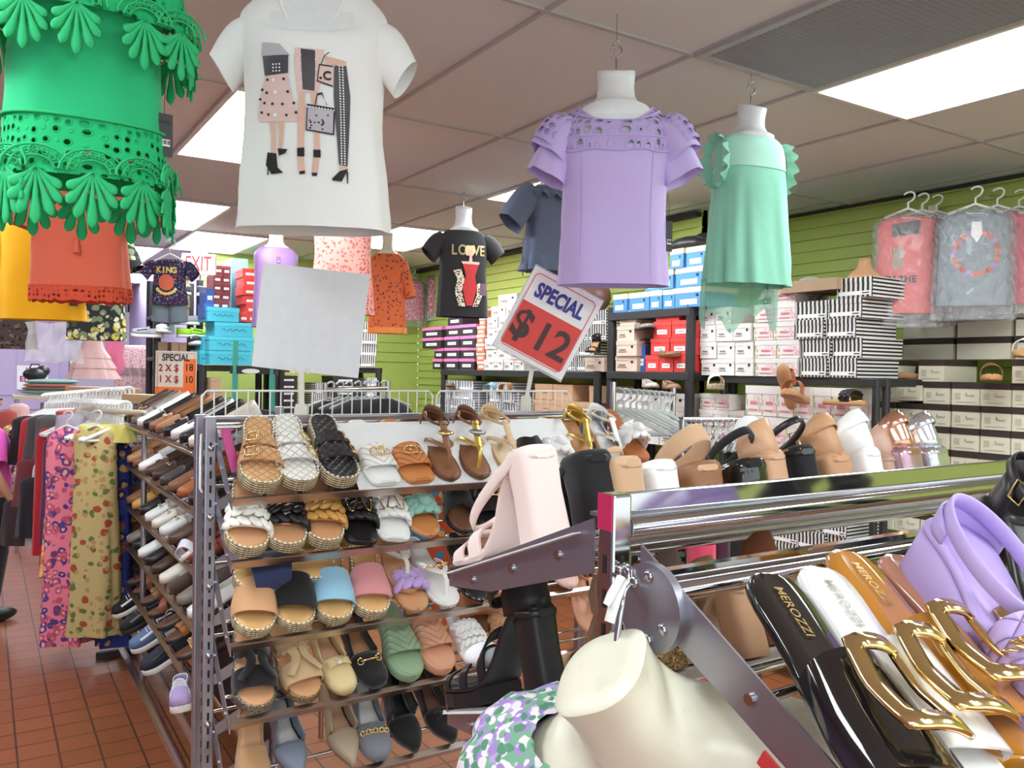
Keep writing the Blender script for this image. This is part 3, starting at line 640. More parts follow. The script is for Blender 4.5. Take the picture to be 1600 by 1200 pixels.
MB().grid([[T.pt(T.r[0], 2*PI*j/44, .003)+V((0, 0, -.022*q)) for j in range(44)] for q in range(3)], 0, True, cu=True).build('satin_hem', mat('orange_satin', (240, 140, 60), .3), o)
o, T, M = plain_top('sleeveless_blouse', 'purple satin sleeveless blouse with buttons, left of the blank sign', 'blouse', 430, 512, 4.8, .45, .125, .47, mat('purple_satin', (158, 120, 176), .42, wrinkle=.3), None, 'cream hanging form in the purple sleeveless blouse', fm=FORMC, dip=.08)
mb = MB()
for sx in (-1, 1): mb.grid([[T.pt(T.r[-1], -PI/2+sx*(.1+1.3*q/6), .002)+V((0, 0, .004)) for q in range(7)], [T.pt(T.r[-1], -PI/2+sx*(.1+1.3*q/6), .02)+V((0, -.004, -.03+.02*q/6)) for q in range(7)]])
mb.build('collar', mat('purple_satin_dark', (136, 98, 154), .5), o, solid=.002)
mb = MB(); strip(mb, T, [(-.012, .40), (-.012, .02)], [(.012, .40), (.012, .02)], 0, .004, 3, 6); mb.build('placket', mat('purple_satin_dark', (136, 98, 154), .5), o)
mb = MB()
for i in range(7): mb.ball(T.front(0, .04+.055*i, .006), (.006, .003, .006), 8)
mb.build('buttons', mat('button_silver', (220, 216, 226), .3, .5), o)
# small hangers for child sets
def hanger_mb(w=.36, r=.004, hook=.05, drop=.07):
    mb = MB(); mb.tube([(-w/2, 0, -drop), (-w*.3, 0, -drop*.6), (-.02, 0, -.008), (0, 0, 0), (.02, 0, -.008), (w*.3, 0, -drop*.6), (w/2, 0, -drop)], r, 8)
    mb.tube([(-w/2, 0, -drop), (-w*.2, 0, -drop-.004), (w*.2, 0, -drop-.004), (w/2, 0, -drop)], r*.8, 6)
    mb.tube([(0, 0, -.004), (0, 0, hook*.35)]+[(hook*.35*sin(a*.42-.3)*1., 0, hook*.35+hook*.32*(1-cos(a*.42))) for a in range(1, 11)], r*.75, 7); return mb
o, T, M = plain_top('child_tee', "child's dark tee with a basketball print, hanging by the exit sign", 't-shirt', 265, 476, 5.2, .15, .1, .28, floral('checker_multi', (52, 52, 78), [(196, 70, 90), (150, 150, 190)], 60, .35), (1.55, .62, .95), None, sr=.042, neck=.03)
pm = [mat('print_yellow', (226, 204, 110), .7), mat('print_orange', (214, 104, 70), .7)]
mb = MB(); blob(mb, T, .0, .13, .046, .05, 1, .006)
for i, ch in enumerate('KING'): addtext(mb, ch, .05, None, 0, .04, 0, .9, lambda p, i=i: T.front(p.x-.045+.03*i, p.z+.205, .006))
for i in range(9): a = PI+PI*.2+PI*.6*i/8; blob(mb, T, cos(a)*.065, .13+sin(a)*.07, .01, .01, 0, .006, 8)
mb.build('printed_badge', pm, o)
s_ = thing('child_shorts', "child's grey denim shorts clipped under the basketball tee", 'shorts', M @ Matrix.Translation((0, .01, -.1))); mb = MB()
for sx in (-1, 1): sleeve(mb, (sx*.04, 0, .13), (sx*.055, 0, -.01), .055, .055, .9, .9, n=20)
mb.build('denim', cloth('grey_denim', (118, 132, 140)), s_)
h = thing('clothes_hanger', 'white hanger holding the basketball tee', 'hanger', M @ Matrix.Translation((0, 0, .315))); hanger_mb(.2, .006, .09, .05).build('hanger_body', WHITEP, h)
M2 = M @ Matrix.Translation((0, 0, .38)); w_ = MB().tube([(0, 0, 0), (0, 0, CEIL-.012-M2.translation.z)], .0016, 6).build('ceiling_wire', HOOKM, h); w_.location = (0, 0, .065)
# ---------------------------------------------------------------- shoes
WT_ = {'round': [(0, .30), (.012, .46), (.04, .6), (.09, .7), (.16, .74), (.3, .70), (.42, .72), (.55, .86), (.68, .98), (.78, 1.), (.87, .93), (.93, .76), (.97, .54), (.99, .34), (1, .16)],
       'square': [(0, .34), (.012, .5), (.04, .62), (.09, .7), (.16, .73), (.3, .70), (.42, .73), (.55, .85), (.7, .97), (.82, 1.), (.9, .95), (.955, .86), (.98, .78), (.993, .68), (1, .52)],
       'almond': [(0, .26), (.012, .42), (.04, .56), (.09, .66), (.16, .70), (.3, .66), (.42, .68), (.55, .84), (.66, .97), (.74, .98), (.82, .86), (.89, .64), (.95, .38), (.985, .2), (1, .08)],
       'point': [(0, .26), (.012, .42), (.04, .54), (.09, .62), (.16, .66), (.3, .62), (.42, .64), (.55, .82), (.64, .93), (.72, .90), (.8, .70), (.88, .44), (.95, .2), (.985, .1), (1, .03)]}
LEATH = lambda n, c, r=.42: mat('leather_'+n, c, r, 0, .4, wrinkle=.12)
PATENT = lambda n, c: mat('patent_'+n, c, .07, 0, .6, coat=.8)
SUEDE = lambda n, c: mat('suede_'+n, c, .9, 0, .15, weave=.3, sheen=.3)
JUTE = jute('jute', (224, 204, 164))
class Last:
    """shoe geometry: y runs heel to toe, z up, origin under the heel"""
    def __init__(s, L=.25, W=.088, toe='round', hh=0., th=.012, plat=0., spring=.006, bend=.004, s0=.14, s1=.62):
        s.L, s.W, s.toe, s.hh, s.th, s.plat, s.spring, s.bend, s.s0, s.s1 = L, W, WT_[toe], hh, th, plat, spring, bend, s0, s1
    def w(s, q):
        t = s.toe
        for a, b in zip(t, t[1:]):
            if q <= b[0]+1e-9: return (a[1]+(b[1]-a[1])*(q-a[0])/(b[0]-a[0]))*s.W/2
        return t[-1][1]*s.W/2
    def cx(s, q): return s.bend*sin(PI*min(1, q*1.1))*1.
    def low(s, q):
        if s.hh <= 0: h = 0
        else:
            u = min(1, max(0, (q-s.s0)/(s.s1-s.s0))); h = s.hh*(.5+.5*cos(PI*u))*(1-.05*max(0, s.s0-q)/s.s0)
        return h + s.plat + s.spring*max(0, (q-.72)/.28)**2
    def top(s, q): return s.low(q)+s.th
    def sts(s): return sorted(set([a[0] for a in s.toe]+[.22, .36, .48, .62, .73, .83]))
    def arch(s, q, u, h, pw=.62, out=1.0, zb=0.):
        """point over the foot: u 0..1 from left edge to right edge, h crown height"""
        a = PI*(1-u); c = cos(a)
        return V((s.cx(q)+s.w(q)*out*c*(1-.0*abs(c)), q*s.L, s.top(q)+zb+h*(max(0, sin(a))**pw)))
    def sole(s, m, name='sole', parent=None, grow=1.0, top=None, bottom=None, edge=None):
        rows = []
        for q in s.sts():
            w = s.w(q)*grow; c = s.cx(q); b = s.low(q) if bottom is None else bottom(q); t = s.top(q) if top is None else top(q); e = min(.004, (t-b)*.3)
            y = q*s.L
            rows.append([V((c-w+e, y, b)), V((c-w, y, b+e)), V((c-w, y, t-e)), V((c-w+e, y, t)), V((c+w-e, y, t)), V((c+w, y, t-e)), V((c+w, y, b+e)), V((c+w-e, y, b))])
        mb = MB(); mb.loft(rows, 0); return mb.build(name, m, parent)
    def insole(s, m, parent, grow=.9, lift=.0025, name='insole', a=.0, b=1.):
        rows = []
        for q in s.sts():
            if q < a or q > b: continue
            w = max(.002, s.w(q)*grow-.0015); c = s.cx(q); y = s.L*(.012+q*.976); t = s.top(q)
            rows.append([V((c+w*k, y, t+lift-(lift+.001 if abs(k) == 1 else .0008*(1-abs(k))))) for k in (-1, -.94, -.5, 0, .5, .94, 1)])
        return MB().grid(rows, flip=True).build(name, m, parent)
    def stitches(s, m, parent, step=.0125, r=.0027, grow=.94):
        out = []
        for sd in (1, -1):
            ks = s.sts() if sd == 1 else s.sts()[::-1]
            for q in ks: out.append(V((s.cx(q)+sd*s.w(q)*grow, s.L*(.008+q*.984), s.top(q)+.002)))
        mb = MB(); acc = 0
        for a, b in zip(out, out[1:]+out[:1]):
            d = (b-a).length
            while acc < d:
                p = a.lerp(b, acc/d); dr = (b-a).normalized(); mb.tube([p-dr*step*.33, p, p+dr*step*.33], [r*.5, r, r*.5], 5); acc += step
            acc -= d
        return mb.build('edge_stitching', m, parent)
    def band(s, m, parent, a, b, h0, h1, name='strap', out=1.03, skew=0., th=.003, u0=0., u1=1., low=-.004, curve=0.):
        """leather band arching over the foot between stations a (heel side) and b (toe side)"""
        n = 17; k = 8; O = []; I = []
        for i in range(k):
            q0 = a+(b-a)*i/(k-1); ro = []; ri = []
            for j in range(n):
                u = u0+(u1-u0)*j/(n-1); q = min(.995, max(.005, q0+skew*(u-.5)+curve*(1-(2*u-1)**2)*(1 if i > k/2 else -.0))); h = h0+(h1-h0)*i/(k-1)
                p = s.arch(q, u, h, .62, out, low); ro.append(p); c = V((s.cx(q), p.y, s.top(q))); ri.append(p+(c-p).normalized()*th)
            O.append(ro); I.append(ri)
        mb = MB().grid(O, us=1, vs=1, flip=True).grid(I); mb.grid([O[0], I[0]]).grid([I[-1], O[-1]]); mb.grid([[r[0] for r in O], [r[0] for r in I]]).grid([[r[-1] for r in I], [r[-1] for r in O]])
        return mb.build(name, m, parent)
    def braid(s, m, parent, a, b, h, strands=5, r=.0085, cyc=2.4, name='braided_strap', out=1.02):
        """woven leather: slanted pads, each row leaning the other way"""
        if strands == 1:
            mb = MB().tube([s.arch((a+b)/2+(b-a)*.4*sin(2*PI*cyc*i/40), i/40, h+.004, .6, out, -.002) for i in range(41)], r, 6); return mb.build(name, m, parent)
        rows = max(2, min(4, strands-1)); n = max(5, int(.145/(r*2.3))); mb = MB()
        for k in range(rows):
            q = a+(b-a)*(k+.5)/rows
            for i in range(-1, n+1):
                u = (i+.5+(k % 2)*.5)/n
                if u < .02 or u > .98: continue
                hh = h-.01*abs(k-(rows-1)/2)/rows*2; p = s.arch(q, u, hh, .62, out, -.002); du = (s.arch(q, min(1, u+.02), hh, .62, out)-s.arch(q, max(0, u-.02), hh, .62, out)).normalized(); dq = V((0, 1, 0)); nn = du.cross(dq).normalized()
                if nn.z < 0 and .1 < u < .9: nn = -nn
                an = .7 if k % 2 else -.7; L_ = du*cos(an)+dq*sin(an); S_ = nn.cross(L_); R = Matrix((L_, S_, nn)).transposed()
                mb.ball(p, (r*2.0, r*1.02, r*.62), 10, 0, R)
        s.band(m, parent, a+.02, b-.02, h-.008, h-.012, name+'_lining', out*.98)
        return mb.build(name, m, parent)
    def walls(s, m, parent, so, hb, hs, hv, trim=None, name='upper', inner=None, grow=1.0, vh=None, lean=.1, toeh=.03, tongue=0.):
        """closed shoe: vamp from station so to the toe, quarters round the heel. hb heel height, hs side height at so, hv crown height of the vamp opening"""
        mb = MB(); n = 15; ks = [so+(1-so)*i/11 for i in range(12)]; rows = []
        for q in ks:
            u_ = (q-so)/(1-so); h = hv*(1-u_)**.8+toeh*min(1, (1-u_)*6)**.5*(1-(1-u_)*.0) if u_ < 1 else .004
            h = (hv*(1-u_**.9)+toeh*u_**.7)*min(1., ((1-u_)*9+.02))**.55
            rows.append([s.arch(q+tongue*(1-u_)*(abs(2*j/(n-1)-1)-1)*.06, j/(n-1), h, .5, grow, -.002) for j in range(n)])
        mb.grid(rows, flip=True)
        # quarters
        path = []
        qs = [so*(1-i/9) for i in range(10)]
        L_ = [(q, -1) for q in qs]+[(q, 1) for q in qs[::-1]]
        cols = []
        for q, sd in L_:
            base = V((s.cx(q)+sd*s.w(q)*grow, q*s.L, s.top(q)-.002)); hh = hs+(hb-hs)*(1-q/so)**1.3
            if q == so: hh = hs
            col = []
            for i in range(5):
                v = i/4; inn = V((-sd*s.w(q)*lean*v*v, (.004*v*v if q < .05 else 0), hh*v)); col.append(base+inn)
            cols.append(col)
        mb.grid([[c[i] for c in cols] for i in range(5)], flip=False)
        o = mb.build(name, m, parent, solid=.0022)
        if trim is not None:
            rim = [c[4] for c in cols]; mb = MB(); top = [p for p in rows[0] if True]
            mid = top[3:-3]; mb.tube(rim+mid[::-1], .0021, 6, closed=True); mb.build('topline_trim', trim, parent)
        return o, rows
    def tongue_piece(s, m, parent): pass
def ring_pts(c, ax, ay, n=24, a0=0, a1=2*PI): return [V(c)+V(ax)*cos(a0+(a1-a0)*i/(n-1))+V(ay)*sin(a0+(a1-a0)*i/(n-1)) for i in range(n)]
def buckle(l, parent, q0, q1, u0, u1, h, r=.0022, m=None, flat=.7, lift=.004, out=1.04, nn=6, low=-.004):
    """rectangular metal frame lying on a band"""
    pts = []
    def e(a, b, c, d):
        for i in range(nn): pts.append(l.arch(a+(c-a)*i/nn, b+(d-b)*i/nn, h+lift, .62, out, low))
    e(q0, u0, q1, u0); e(q1, u0, q1, u1); e(q1, u1, q0, u1); e(q0, u1, q0, u0)
    return MB().tube(pts, r, 7, closed=True, flat=flat).build('buckle', m or GOLD, parent)
TAN = LEATH('tan', (196, 146, 104)); INTAN = LEATH('insole_tan', (206, 152, 108), .5); INBEIGE = LEATH('insole_beige', (222, 176, 116), .5); COGNAC = LEATH('cognac', (176, 104, 58)); BROWN = LEATH('brown', (110, 72, 52)); DBROWN = LEATH('dark_brown', (72, 50, 42)); BLK_L = LEATH('black', (36, 33, 34), .35); WHT_L = LEATH('white', (240, 240, 238), .35); NUDE = LEATH('nude', (214, 172, 140)); STITCHW = mat('stitch_cream', (244, 234, 208), .8); RUBW = mat('rubber_white', (232, 230, 224), .6); RUBB = mat('rubber_black', (40, 38, 38), .6); RUBT = mat('rubber_tan', (188, 140, 96), .6); CREAM = LEATH('cream', (232, 212, 178)); PAPER = mat('tissue_paper', (240, 240, 240), .8, wrinkle=.8)
TISSUE_N = [0]
def slide(label, sole_m, in_m, st=dict(kind='plain'), L=.25, W=.09, th=.014, toe='round', hh=0., esp=False, name='slide_sandal', stitch=None, group=None, text=None, mid=None):
    t = thing(name, label, 'sandal', None, group); l = Last(L, W, toe, hh, th)
    l.sole(sole_m, 'sole', t); l.insole(in_m, t)
    if esp: l.stitches(stitch or STITCHW, t)
    k = st['kind']; m = st.get('m', BLK_L); a, b, h = st.get('a', .52), st.get('b', .82), st.get('h', .045)
    if k in ('plain', 'rings', 'horsebit'):
        o = l.band(m, t, a, b, h+.006, h-.006, out=1.05, curve=st.get('curve', .03))
        if k == 'rings':
            mb = MB()
            for dx in (-.06, .06):
                pts = []
                for i in range(24):
                    an = 2*PI*i/24; pts.append(l.arch((a+b)/2+.058*sin(an), .5+dx+.13*cos(an), h+.007, .62, 1.05, -.004))
                mb.tube(pts, .0019, 6, closed=True)
            mb.build('ring_ornament', GOLD, o)
        if k == 'horsebit':
            mb = MB(); pts = [l.arch((a+b)/2, .25+.5*i/14, h+.005+.002*sin(i*1.6), .62, 1.05) for i in range(15)]; mb.tube(pts, .003, 6)
            for u in (.3, .7): mb.tube([l.arch((a+b)/2+.04*sin(2*PI*i/12), u+.05*cos(2*PI*i/12), h+.008, .62, 1.05) for i in range(12)], .002, 5, closed=True)
            mb.build('horsebit', GOLD, o)
    elif k == 'double':
        for a_, b_ in ((.42, .545), (.62, .77)):
            o = l.band(m, t, a_, b_, h-.008, h-.014, out=1.05); u0 = st.get('u', .28); c = (a_+b_)/2; buckle(l, o, c-.055, c+.055, u0, u0+.2, h-.008, .0026)
    elif k == 'braid':
        o = l.braid(m, t, a, b, h, st.get('n', 5), st.get('r', .0085), st.get('cyc', 2.4), out=1.03)
        if st.get('paper'): MB().ball(l.arch(.66, .5, h*.35), (.03, .028, .014)).build('tissue_paper', PAPER, t)
        if st.get('chain'): l.braid(st['chain'], o, a+.02, b-.02, h+.006, 1, .0018, 3.2, 'gold_chain')
    elif k == 'H':
        o = l.band(m, t, .66, .84, h-.002, h-.012, out=1.05, curve=.02)
        for sd in (0, 1):
            mb = MB(); pts = []; nr = []
            for i in range(15):
                q = .8-.36*i/14; u = (.22+.2*sin(PI*i/14)) if sd == 0 else 1-(.22+.2*sin(PI*i/14)); pts.append(l.arch(q, u if i < 13 else (.04 if sd == 0 else .96), h, .62, 1.05)); nr.append((pts[-1]-V((l.cx(q), q*l.L, l.top(q)))).normalized())
            mb.ribbon(pts, nr, .022, .003); mb.build('side_strap', m, o)
        l.band(m, o, .5, .56, h+.004, h+.004, 'instep_strap', 1.04, u0=.2, u1=.8)
    elif k == 'knot':
        o = l.braid(m, t, a+.03, b-.03, h, 3, .014, 1.2, 'knotted_strap')
        MB().ball(l.arch((a+b)/2, .5, h+.004), (.018, .02, .013)).build('knot', m, o)
    elif k == 'cross':
        l.band(m, t, .55, .7, h, h-.004, out=1.04, skew=.22); l.band(m, t, .57, .72, h-.002, h-.008, out=1.03, skew=-.22)
    elif k == 'thong':
        pts = [l.arch(.86, .5, 0)]+[l.arch(.86-.04*i, .5, .045*(1-(1-min(1, i/3))**2), .62) for i in range(1, 6)]
        o = MB().ribbon(pts, (0, .5, 1), .012, .004).build('toe_post_strap', m, t)
        for sd in (0, 1):
            pts = [l.arch(.7-.3*i/8, .5+(-.5 if sd == 0 else .5)*(i/8)**.8*.98, .045) for i in range(9)]; nr = [(p-V((0, p.y, .0))).normalized() for p in pts]
            MB().ribbon(pts, nr, .014, .003).build('side_strap', m, o)
        if st.get('chain'):
            mb = MB()
            for i in range(9):
                c = l.arch(.62+.06*abs(i-4)/4*-1, .18+.08*i, .05); mb.tube(ring_pts(c, (.006, 0, 0) if i % 2 else (.005, 0, .003), (0, .004, .002) if i % 2 else (0, .005, 0), 9)[:-1], .0014, 5, closed=True)
            mb.build('gold_chain', GOLD, o)
        if st.get('ankle'):
            T_ = st['ankle']; pts = ring_pts((l.cx(.1), .06, l.top(.1)+.05), (l.w(.2)*.98, 0, 0), (0, .055, .02), 33)[:-1]; nr = [V((p.x-l.cx(.1), p.y-.06, 0)).normalized() for p in pts]
            o2 = MB().ribbon(pts, nr, .009, .0025, closed=True).build('ankle_strap', T_, t); MB().tube(ring_pts((l.w(.2)*1.0, .05, l.top(.1)+.052), (.0, .008, 0), (0, 0, .009), 9)[:-1], .0013, 5, closed=True).build('buckle', GOLD, o2)
            mb = MB(); rows = []
            for i in range(9):
                a_ = -PI*.98+PI*.96*i/8; rows.append([V((l.cx(.1)+cos(a_)*l.w(.14)*1.0, .045+sin(a_)*.045, l.top(.05)-.004+z)) for z in (0, .02, .04, .055)])
            mb.grid(rows); mb.build('heel_cup', st.get('cup', T_), t, solid=.002)
            MB().ribbon([l.arch(.7-.28*i/6, .5, .045+.03*i/6) for i in range(7)], (0, -.2, 1), st.get('tw', .02), .003).build('instep_strap', m, o)
            if st.get('plate'): MB().ball(l.arch(.56, .5, .066), (.026, .01, .006)).build('metal_plate', st['plate'], o)
    if text:
        mb = MB(); addtext(mb, text[0], text[1], None, 0, .01, .0, 1.1); R = Matrix(((0, 0, 1), (1, 0, 0), (0, 1, 0))).to_4x4() if 0 else None
        vs = [V(p) for p in mb.v]; mb.v = [(l.cx(.25)-p.z*1., L*text[2]-p.x, l.top(text[2])+.0034) for p in vs]; mb.v = [(l.cx(.25)+p.z, L*text[2]-p.x, l.top(text[2])+.0032) for p in vs]
        mb.build('lettering', text[3], t)
    t['_L'] = L; return t
def flat_shoe(label, up, inner, sole_m, L=.25, W=.082, toe='almond', so=.62, hh=.0, th=.006, name='flat_shoe', cat='shoe', orn=None, trim=None, hb=.05, hs=.03, hv=.028, group=None, heel=None, toeh=.024, tab=0.):
    t = thing(name, label, cat, None, group); l = Last(L, W, toe, hh, th); l.sole(sole_m, 'sole', t); l.insole(inner, t, .96, .003)
    o, rows = l.walls(up, t, so, hb, hs, hv, trim=trim or up, toeh=toeh)
    if hh > 0 or heel:
        hhh = hh if hh > 0 else .012; mb = MB(); w = l.w(.12)*.9; rr = []
        if hh > 0:
            for z, f, y1 in ((0, .8, .045), (.3, .78, .043), (.8, .92, .055), (1., 1., .06)): rr.append([V((l.cx(.1)+f*w*cos(2*PI*j/20), .006+y1/2+sin(2*PI*j/20)*y1/2*(1.1), z*hhh)) for j in range(20)])
            mb.loft(rr); mb.build('heel', heel or sole_m, t)
    tp = lambda q, u, dz=0.: rows[max(0, min(11, int(round((q-so)/(1-so)*11))))][int(round(u*14))]+V((0, 0, dz))
    if orn == 'bow':
        mb = MB()
        for sd in (-1, 1):
            c = tp(so+.1, .5, .011); g = [[c+V((sd*(.002+.026*i/5), .018*(v-.5)*(.35+.9*i/5), .006*sin(PI*i/5))) for v in (0, .25, .5, .75, 1)] for i in range(6)]; mb.grid(g)
        b = mb.build('bow', up, t, solid=.003); MB().ball(tp(so+.1, .5, .016), (.006, .006, .004)).build('crystal', mat('crystal', (240, 240, 240), .05, 0, 1), b)
    if orn in ('bit', 'chain'):
        mb = MB(); n = 9 if orn == 'chain' else 2
        if orn == 'bit':
            mb.tube([tp(so+.1, .25+.5*i/8, .005) for i in range(9)], .0028, 6)
            for u in (.3, .7): mb.tube(ring_pts(tp(so+.1, u, .006), (.007, 0, -.003), (0, .009, 0), 11)[:-1], .0018, 5, closed=True)
        else:
            for i in range(n): mb.tube(ring_pts(tp(so+.1, .2+.6*i/(n-1), .004), (.006, 0, 0), (0, .006, .002 if i % 2 else -.002), 9)[:-1], .0019, 5, closed=True)
        mb.build('metal_bit' if orn == 'bit' else 'chain_ornament', GOLD, t)
    if orn == 'strap': l.band(trim or up, t, so+.02, so+.14, hv+.006, hv+.004, 'saddle_strap', 1.03)
    if orn == 'tassel':
        mb = MB()
        for u in (.4, .6): c = tp(so+.1, u, .004); mb.cyl(c, c+V((0, .024, -.003)), .002, 8, r2=.005)
        mb.build('tassel', trim or up, t)
    if orn == 'laces':
        mb = MB()
        for i in range(4): mb.tube([tp(so+.02+.06*i, .28+.44*j/6, .003) for j in range(7)], .0018, 5)
        mb.build('laces', trim or up, t)
    t['_L'] = L; return t
def sneaker(label, up, sole_m, acc, L=.27, W=.095, group=None):
    t = thing('sneaker', label, 'sneaker', None, group); l = Last(L, W, 'round', 0, .028, spring=.01); l.sole(sole_m, 'sole', t, grow=1.06); l.insole(mat('lining_grey', (120, 120, 124), .8), t)
    o, rows = l.walls(up, t, .42, .055, .05, .065, trim=acc, toeh=.035)
    mb = MB()
    for i in range(5): mb.tube([rows[i][3+int(8*j/6)]+V((0, 0, .003)) for j in range(7)], .002, 5)
    mb.build('laces', acc, t)
    for sd in (2, 12): MB().ribbon([rows[i][sd]+V((0, 0, .0)) for i in range(1, 8)], (1 if sd > 7 else -1, 0, .4), .012, .003).build('side_panel', acc, o)
    t['_L'] = L; return t
def heeled(label, up, in_m, heel_m, L=.225, W=.078, hh=.085, plat=.0, th=.009, toe='round', blockw=.9, blockd=.05, name='block_heel_sandal', ankle=True, front='band', back=True, side_m=None, strap_w=.014, wedge=False, group=None, cat='shoe', sling=False, closed=False, bottom_f=1.0, loop_tilt=-.02, loop_dy=.0, loop_dz=-.024, platm=None, buck=True, tissue=False):
    t = thing(name, label, cat, None, group); l = Last(L, W, toe, hh, th, plat=plat)
    l.sole(side_m or up, 'footbed', t); l.insole(in_m, t)
    if plat > .004: l.sole(platm or heel_m, 'platform', t, .98, top=lambda q: l.plat+.001+l.spring*max(0, (q-.72)/.28)**2+max(0, l.low(q)-l.plat)*(1 if wedge else 0), bottom=lambda q: .0+l.spring*max(0, (q-.72)/.28)**2) if wedge else MBplat(l, t, platm or heel_m)
    if not wedge:
        rr = []; w = l.w(.12); dd = blockd
        for z, f, g in ((0, bottom_f, bottom_f), (.25, bottom_f*.98, bottom_f*.98), (.6, .94, .96), (.9, 1., 1.02), (1.0, 1.02, 1.08), (1.07, .98, 1.06), (1.12, .86, .98), (1.135, .6, .8)):
            zz_ = z*(hh+plat) if z <= 1 else hh+plat+(z-1)*.1; ring = []
            for j in range(28): a = 2*PI*j/28; ring.append(V((l.cx(.1)+sp(cos(a), .55)*w*blockw*f, .004+dd/2*1.0+sp(sin(a), .6)*dd/2*g, zz_)))
            rr.append(ring)
        MB().loft(rr).build('block_heel', heel_m, t, 0)
    if front == 'band': l.band(up, t, .66, .84, .034, .026, 'toe_strap', 1.03)
    elif front == 'two': l.band(up, t, .60, .70, .04, .038, 'toe_strap', 1.03, skew=.05); l.band(up, t, .74, .86, .03, .022, 'toe_strap', 1.03)
    elif front == 'cross': l.band(up, t, .6, .7, .04, .034, 'cross_strap', 1.03, skew=.2); l.band(up, t, .6, .7, .038, .034, 'cross_strap', 1.03, skew=-.2)
    elif front == 'thin': l.band(up, t, .74, .79, .03, .028, 'toe_strap', 1.02)
    elif front == 'strappy':
        for i, a_ in enumerate((.46, .54, .62, .7, .78)): l.band(up, t, a_, a_+.05, .05-.006*i, .048-.006*i, 'toe_strap', 1.03, skew=.1 if i % 2 else -.06)
    elif front == 'closed': l.walls(up, t, .56, .0, .002, .036, toeh=.024)
    if back:
        rows = []; hc = .058 if back != 'tall' else .075
        for i in range(11):
            a = -PI*1.0+PI*i/10; rows.append([V((l.cx(.08)+cos(a)*l.w(.15)*1.02, .05+sin(a)*.047+ .006*v*v*(1 if abs(i-5) < 3 else 0), l.top(.02)-.002-(.05-.05)*0+hc*v*(.45+.55*sin(PI*i/10)**.4))) for v in (0, .33, .66, 1)])
        MB().grid(rows).build('heel_counter', up, t, solid=.0025)
    if ankle:
        zc = l.top(.03)+(.062 if back else .05)+loop_dz; c = V((l.cx(.1), .055+loop_dy, zc)); pts = ring_pts(c, (l.w(.15)*1.02, 0, 0), (0, .053+loop_dy*.3, loop_tilt), 41)[:-1]; nr = [(p-c).normalized() for p in pts]
        a_ = MB().ribbon(pts, nr, strap_w, .0028, closed=True).build('ankle_strap', up, t)
        if buck:
            bc = c+V((l.w(.15)*1.04, .0, 0)); MB().tube([bc+V((.002, dy, dz)) for dy, dz in ((-.009, -.011), (.009, -.011), (.009, .011), (-.009, .011))], .0016, 5, closed=True).build('buckle', GOLD, a_)
        if sling != 'no':
            for sd in (-1, 1):
                p0 = V((l.cx(.3)+sd*l.w(.3), (.3 if not loop_dy else .1)*L, l.top(.3 if not loop_dy else .1)-.002)); p1 = c+V((sd*l.w(.15)*1.02, .004, 0)); p2 = V((sd*l.w(.2)*1.05, .12*L, (p0.z+p1.z)/2)) if 0 else (p0+p1)/2+V((sd*.004, -.006, 0))
                if not back: MB().ribbon([p0, p2, p1], (sd, 0, 0), strap_w*.9, .0026).build('side_strap', up, t)
    if tissue: MB().ball(l.arch(.2, .5, .02, zb=.02), (.022, .03, .03)).build('tissue_paper', PAPER, t)
    t['_L'] = L; return t
def MBplat(l, t, m):
    rows = []
    for q in [x for x in l.sts() if x >= .5]:
        w = l.w(q); c = l.cx(q); y = q*l.L; b = l.spring*max(0, (q-.72)/.28)**2+(0 if q > .6 else (.6-q)*.2*l.hh); rows.append([V((c-w, y, b)), V((c-w, y, l.low(q))), V((c+w, y, l.low(q))), V((c+w, y, b))])
    MB().loft(rows, 0, sm=False).build('platform', m, t)

# ---------------------------------------------------------------- shelves
def shelf_basis(face, phi):
    c, s = cos(phi), sin(phi); d = {'-y': (V((0, -c, -s)), V((0, -s, c))), '+y': (V((0, c, -s)), V((0, s, c))), '-x': (V((-c, 0, -s)), V((-s, 0, c)))}[face]
    y, z = d; x = y.cross(z); return x, y, z
def put(t, p, face, phi, yaw=0., roll=0., lift=.0, pitch=0.):
    """stand a shoe on a sloping shelf with its toe at p"""
    x, y, z = shelf_basis(face, phi); B = Matrix(((x.x, y.x, z.x, 0), (x.y, y.y, z.y, 0), (x.z, y.z, z.z, 0), (0, 0, 0, 1)))
    t.matrix_basis = Matrix.Translation(V(p)+z*lift) @ B @ Matrix.Rotation(yaw, 4, 'Z') @ Matrix.Rotation(roll, 4, 'Y') @ Matrix.Translation((0, -t.get('_L', .25), 0)) @ Matrix.Rotation(pitch, 4, 'X')
    if '_L' in t: del t['_L']
    return t
RACKM = [CHROME, STEEL, LIPM]
def post(parent, x, y, z1, w=.026, m=STEEL, slots=True, z0=0.):
    o = MB().box((x, y, (z0+z1)/2), (w, w, z1-z0)).build('post', m, parent, bevel=.003)
    if slots:
        mb = MB(); z = z0+.1
        dk = mat('slot_dark', (24, 22, 22), .8)
        while z < z1-.05: mb.box((x, y-w/2, z), (.005, .0016, .018)).box((x-w/2, y, z), (.0016, .005, .018)); z += .034
        mb.build('slots', dk, o); mb = MB(); z = z1-.075
        while z > z0+.1: mb.ball((x, y-w/2-.002, z), (.008, .004, .008), 10).ball((x, y-w/2-.006, z), (.0045, .003, .0045), 8); z -= .165
        mb.build('bolts', CHROME, o)
    return o
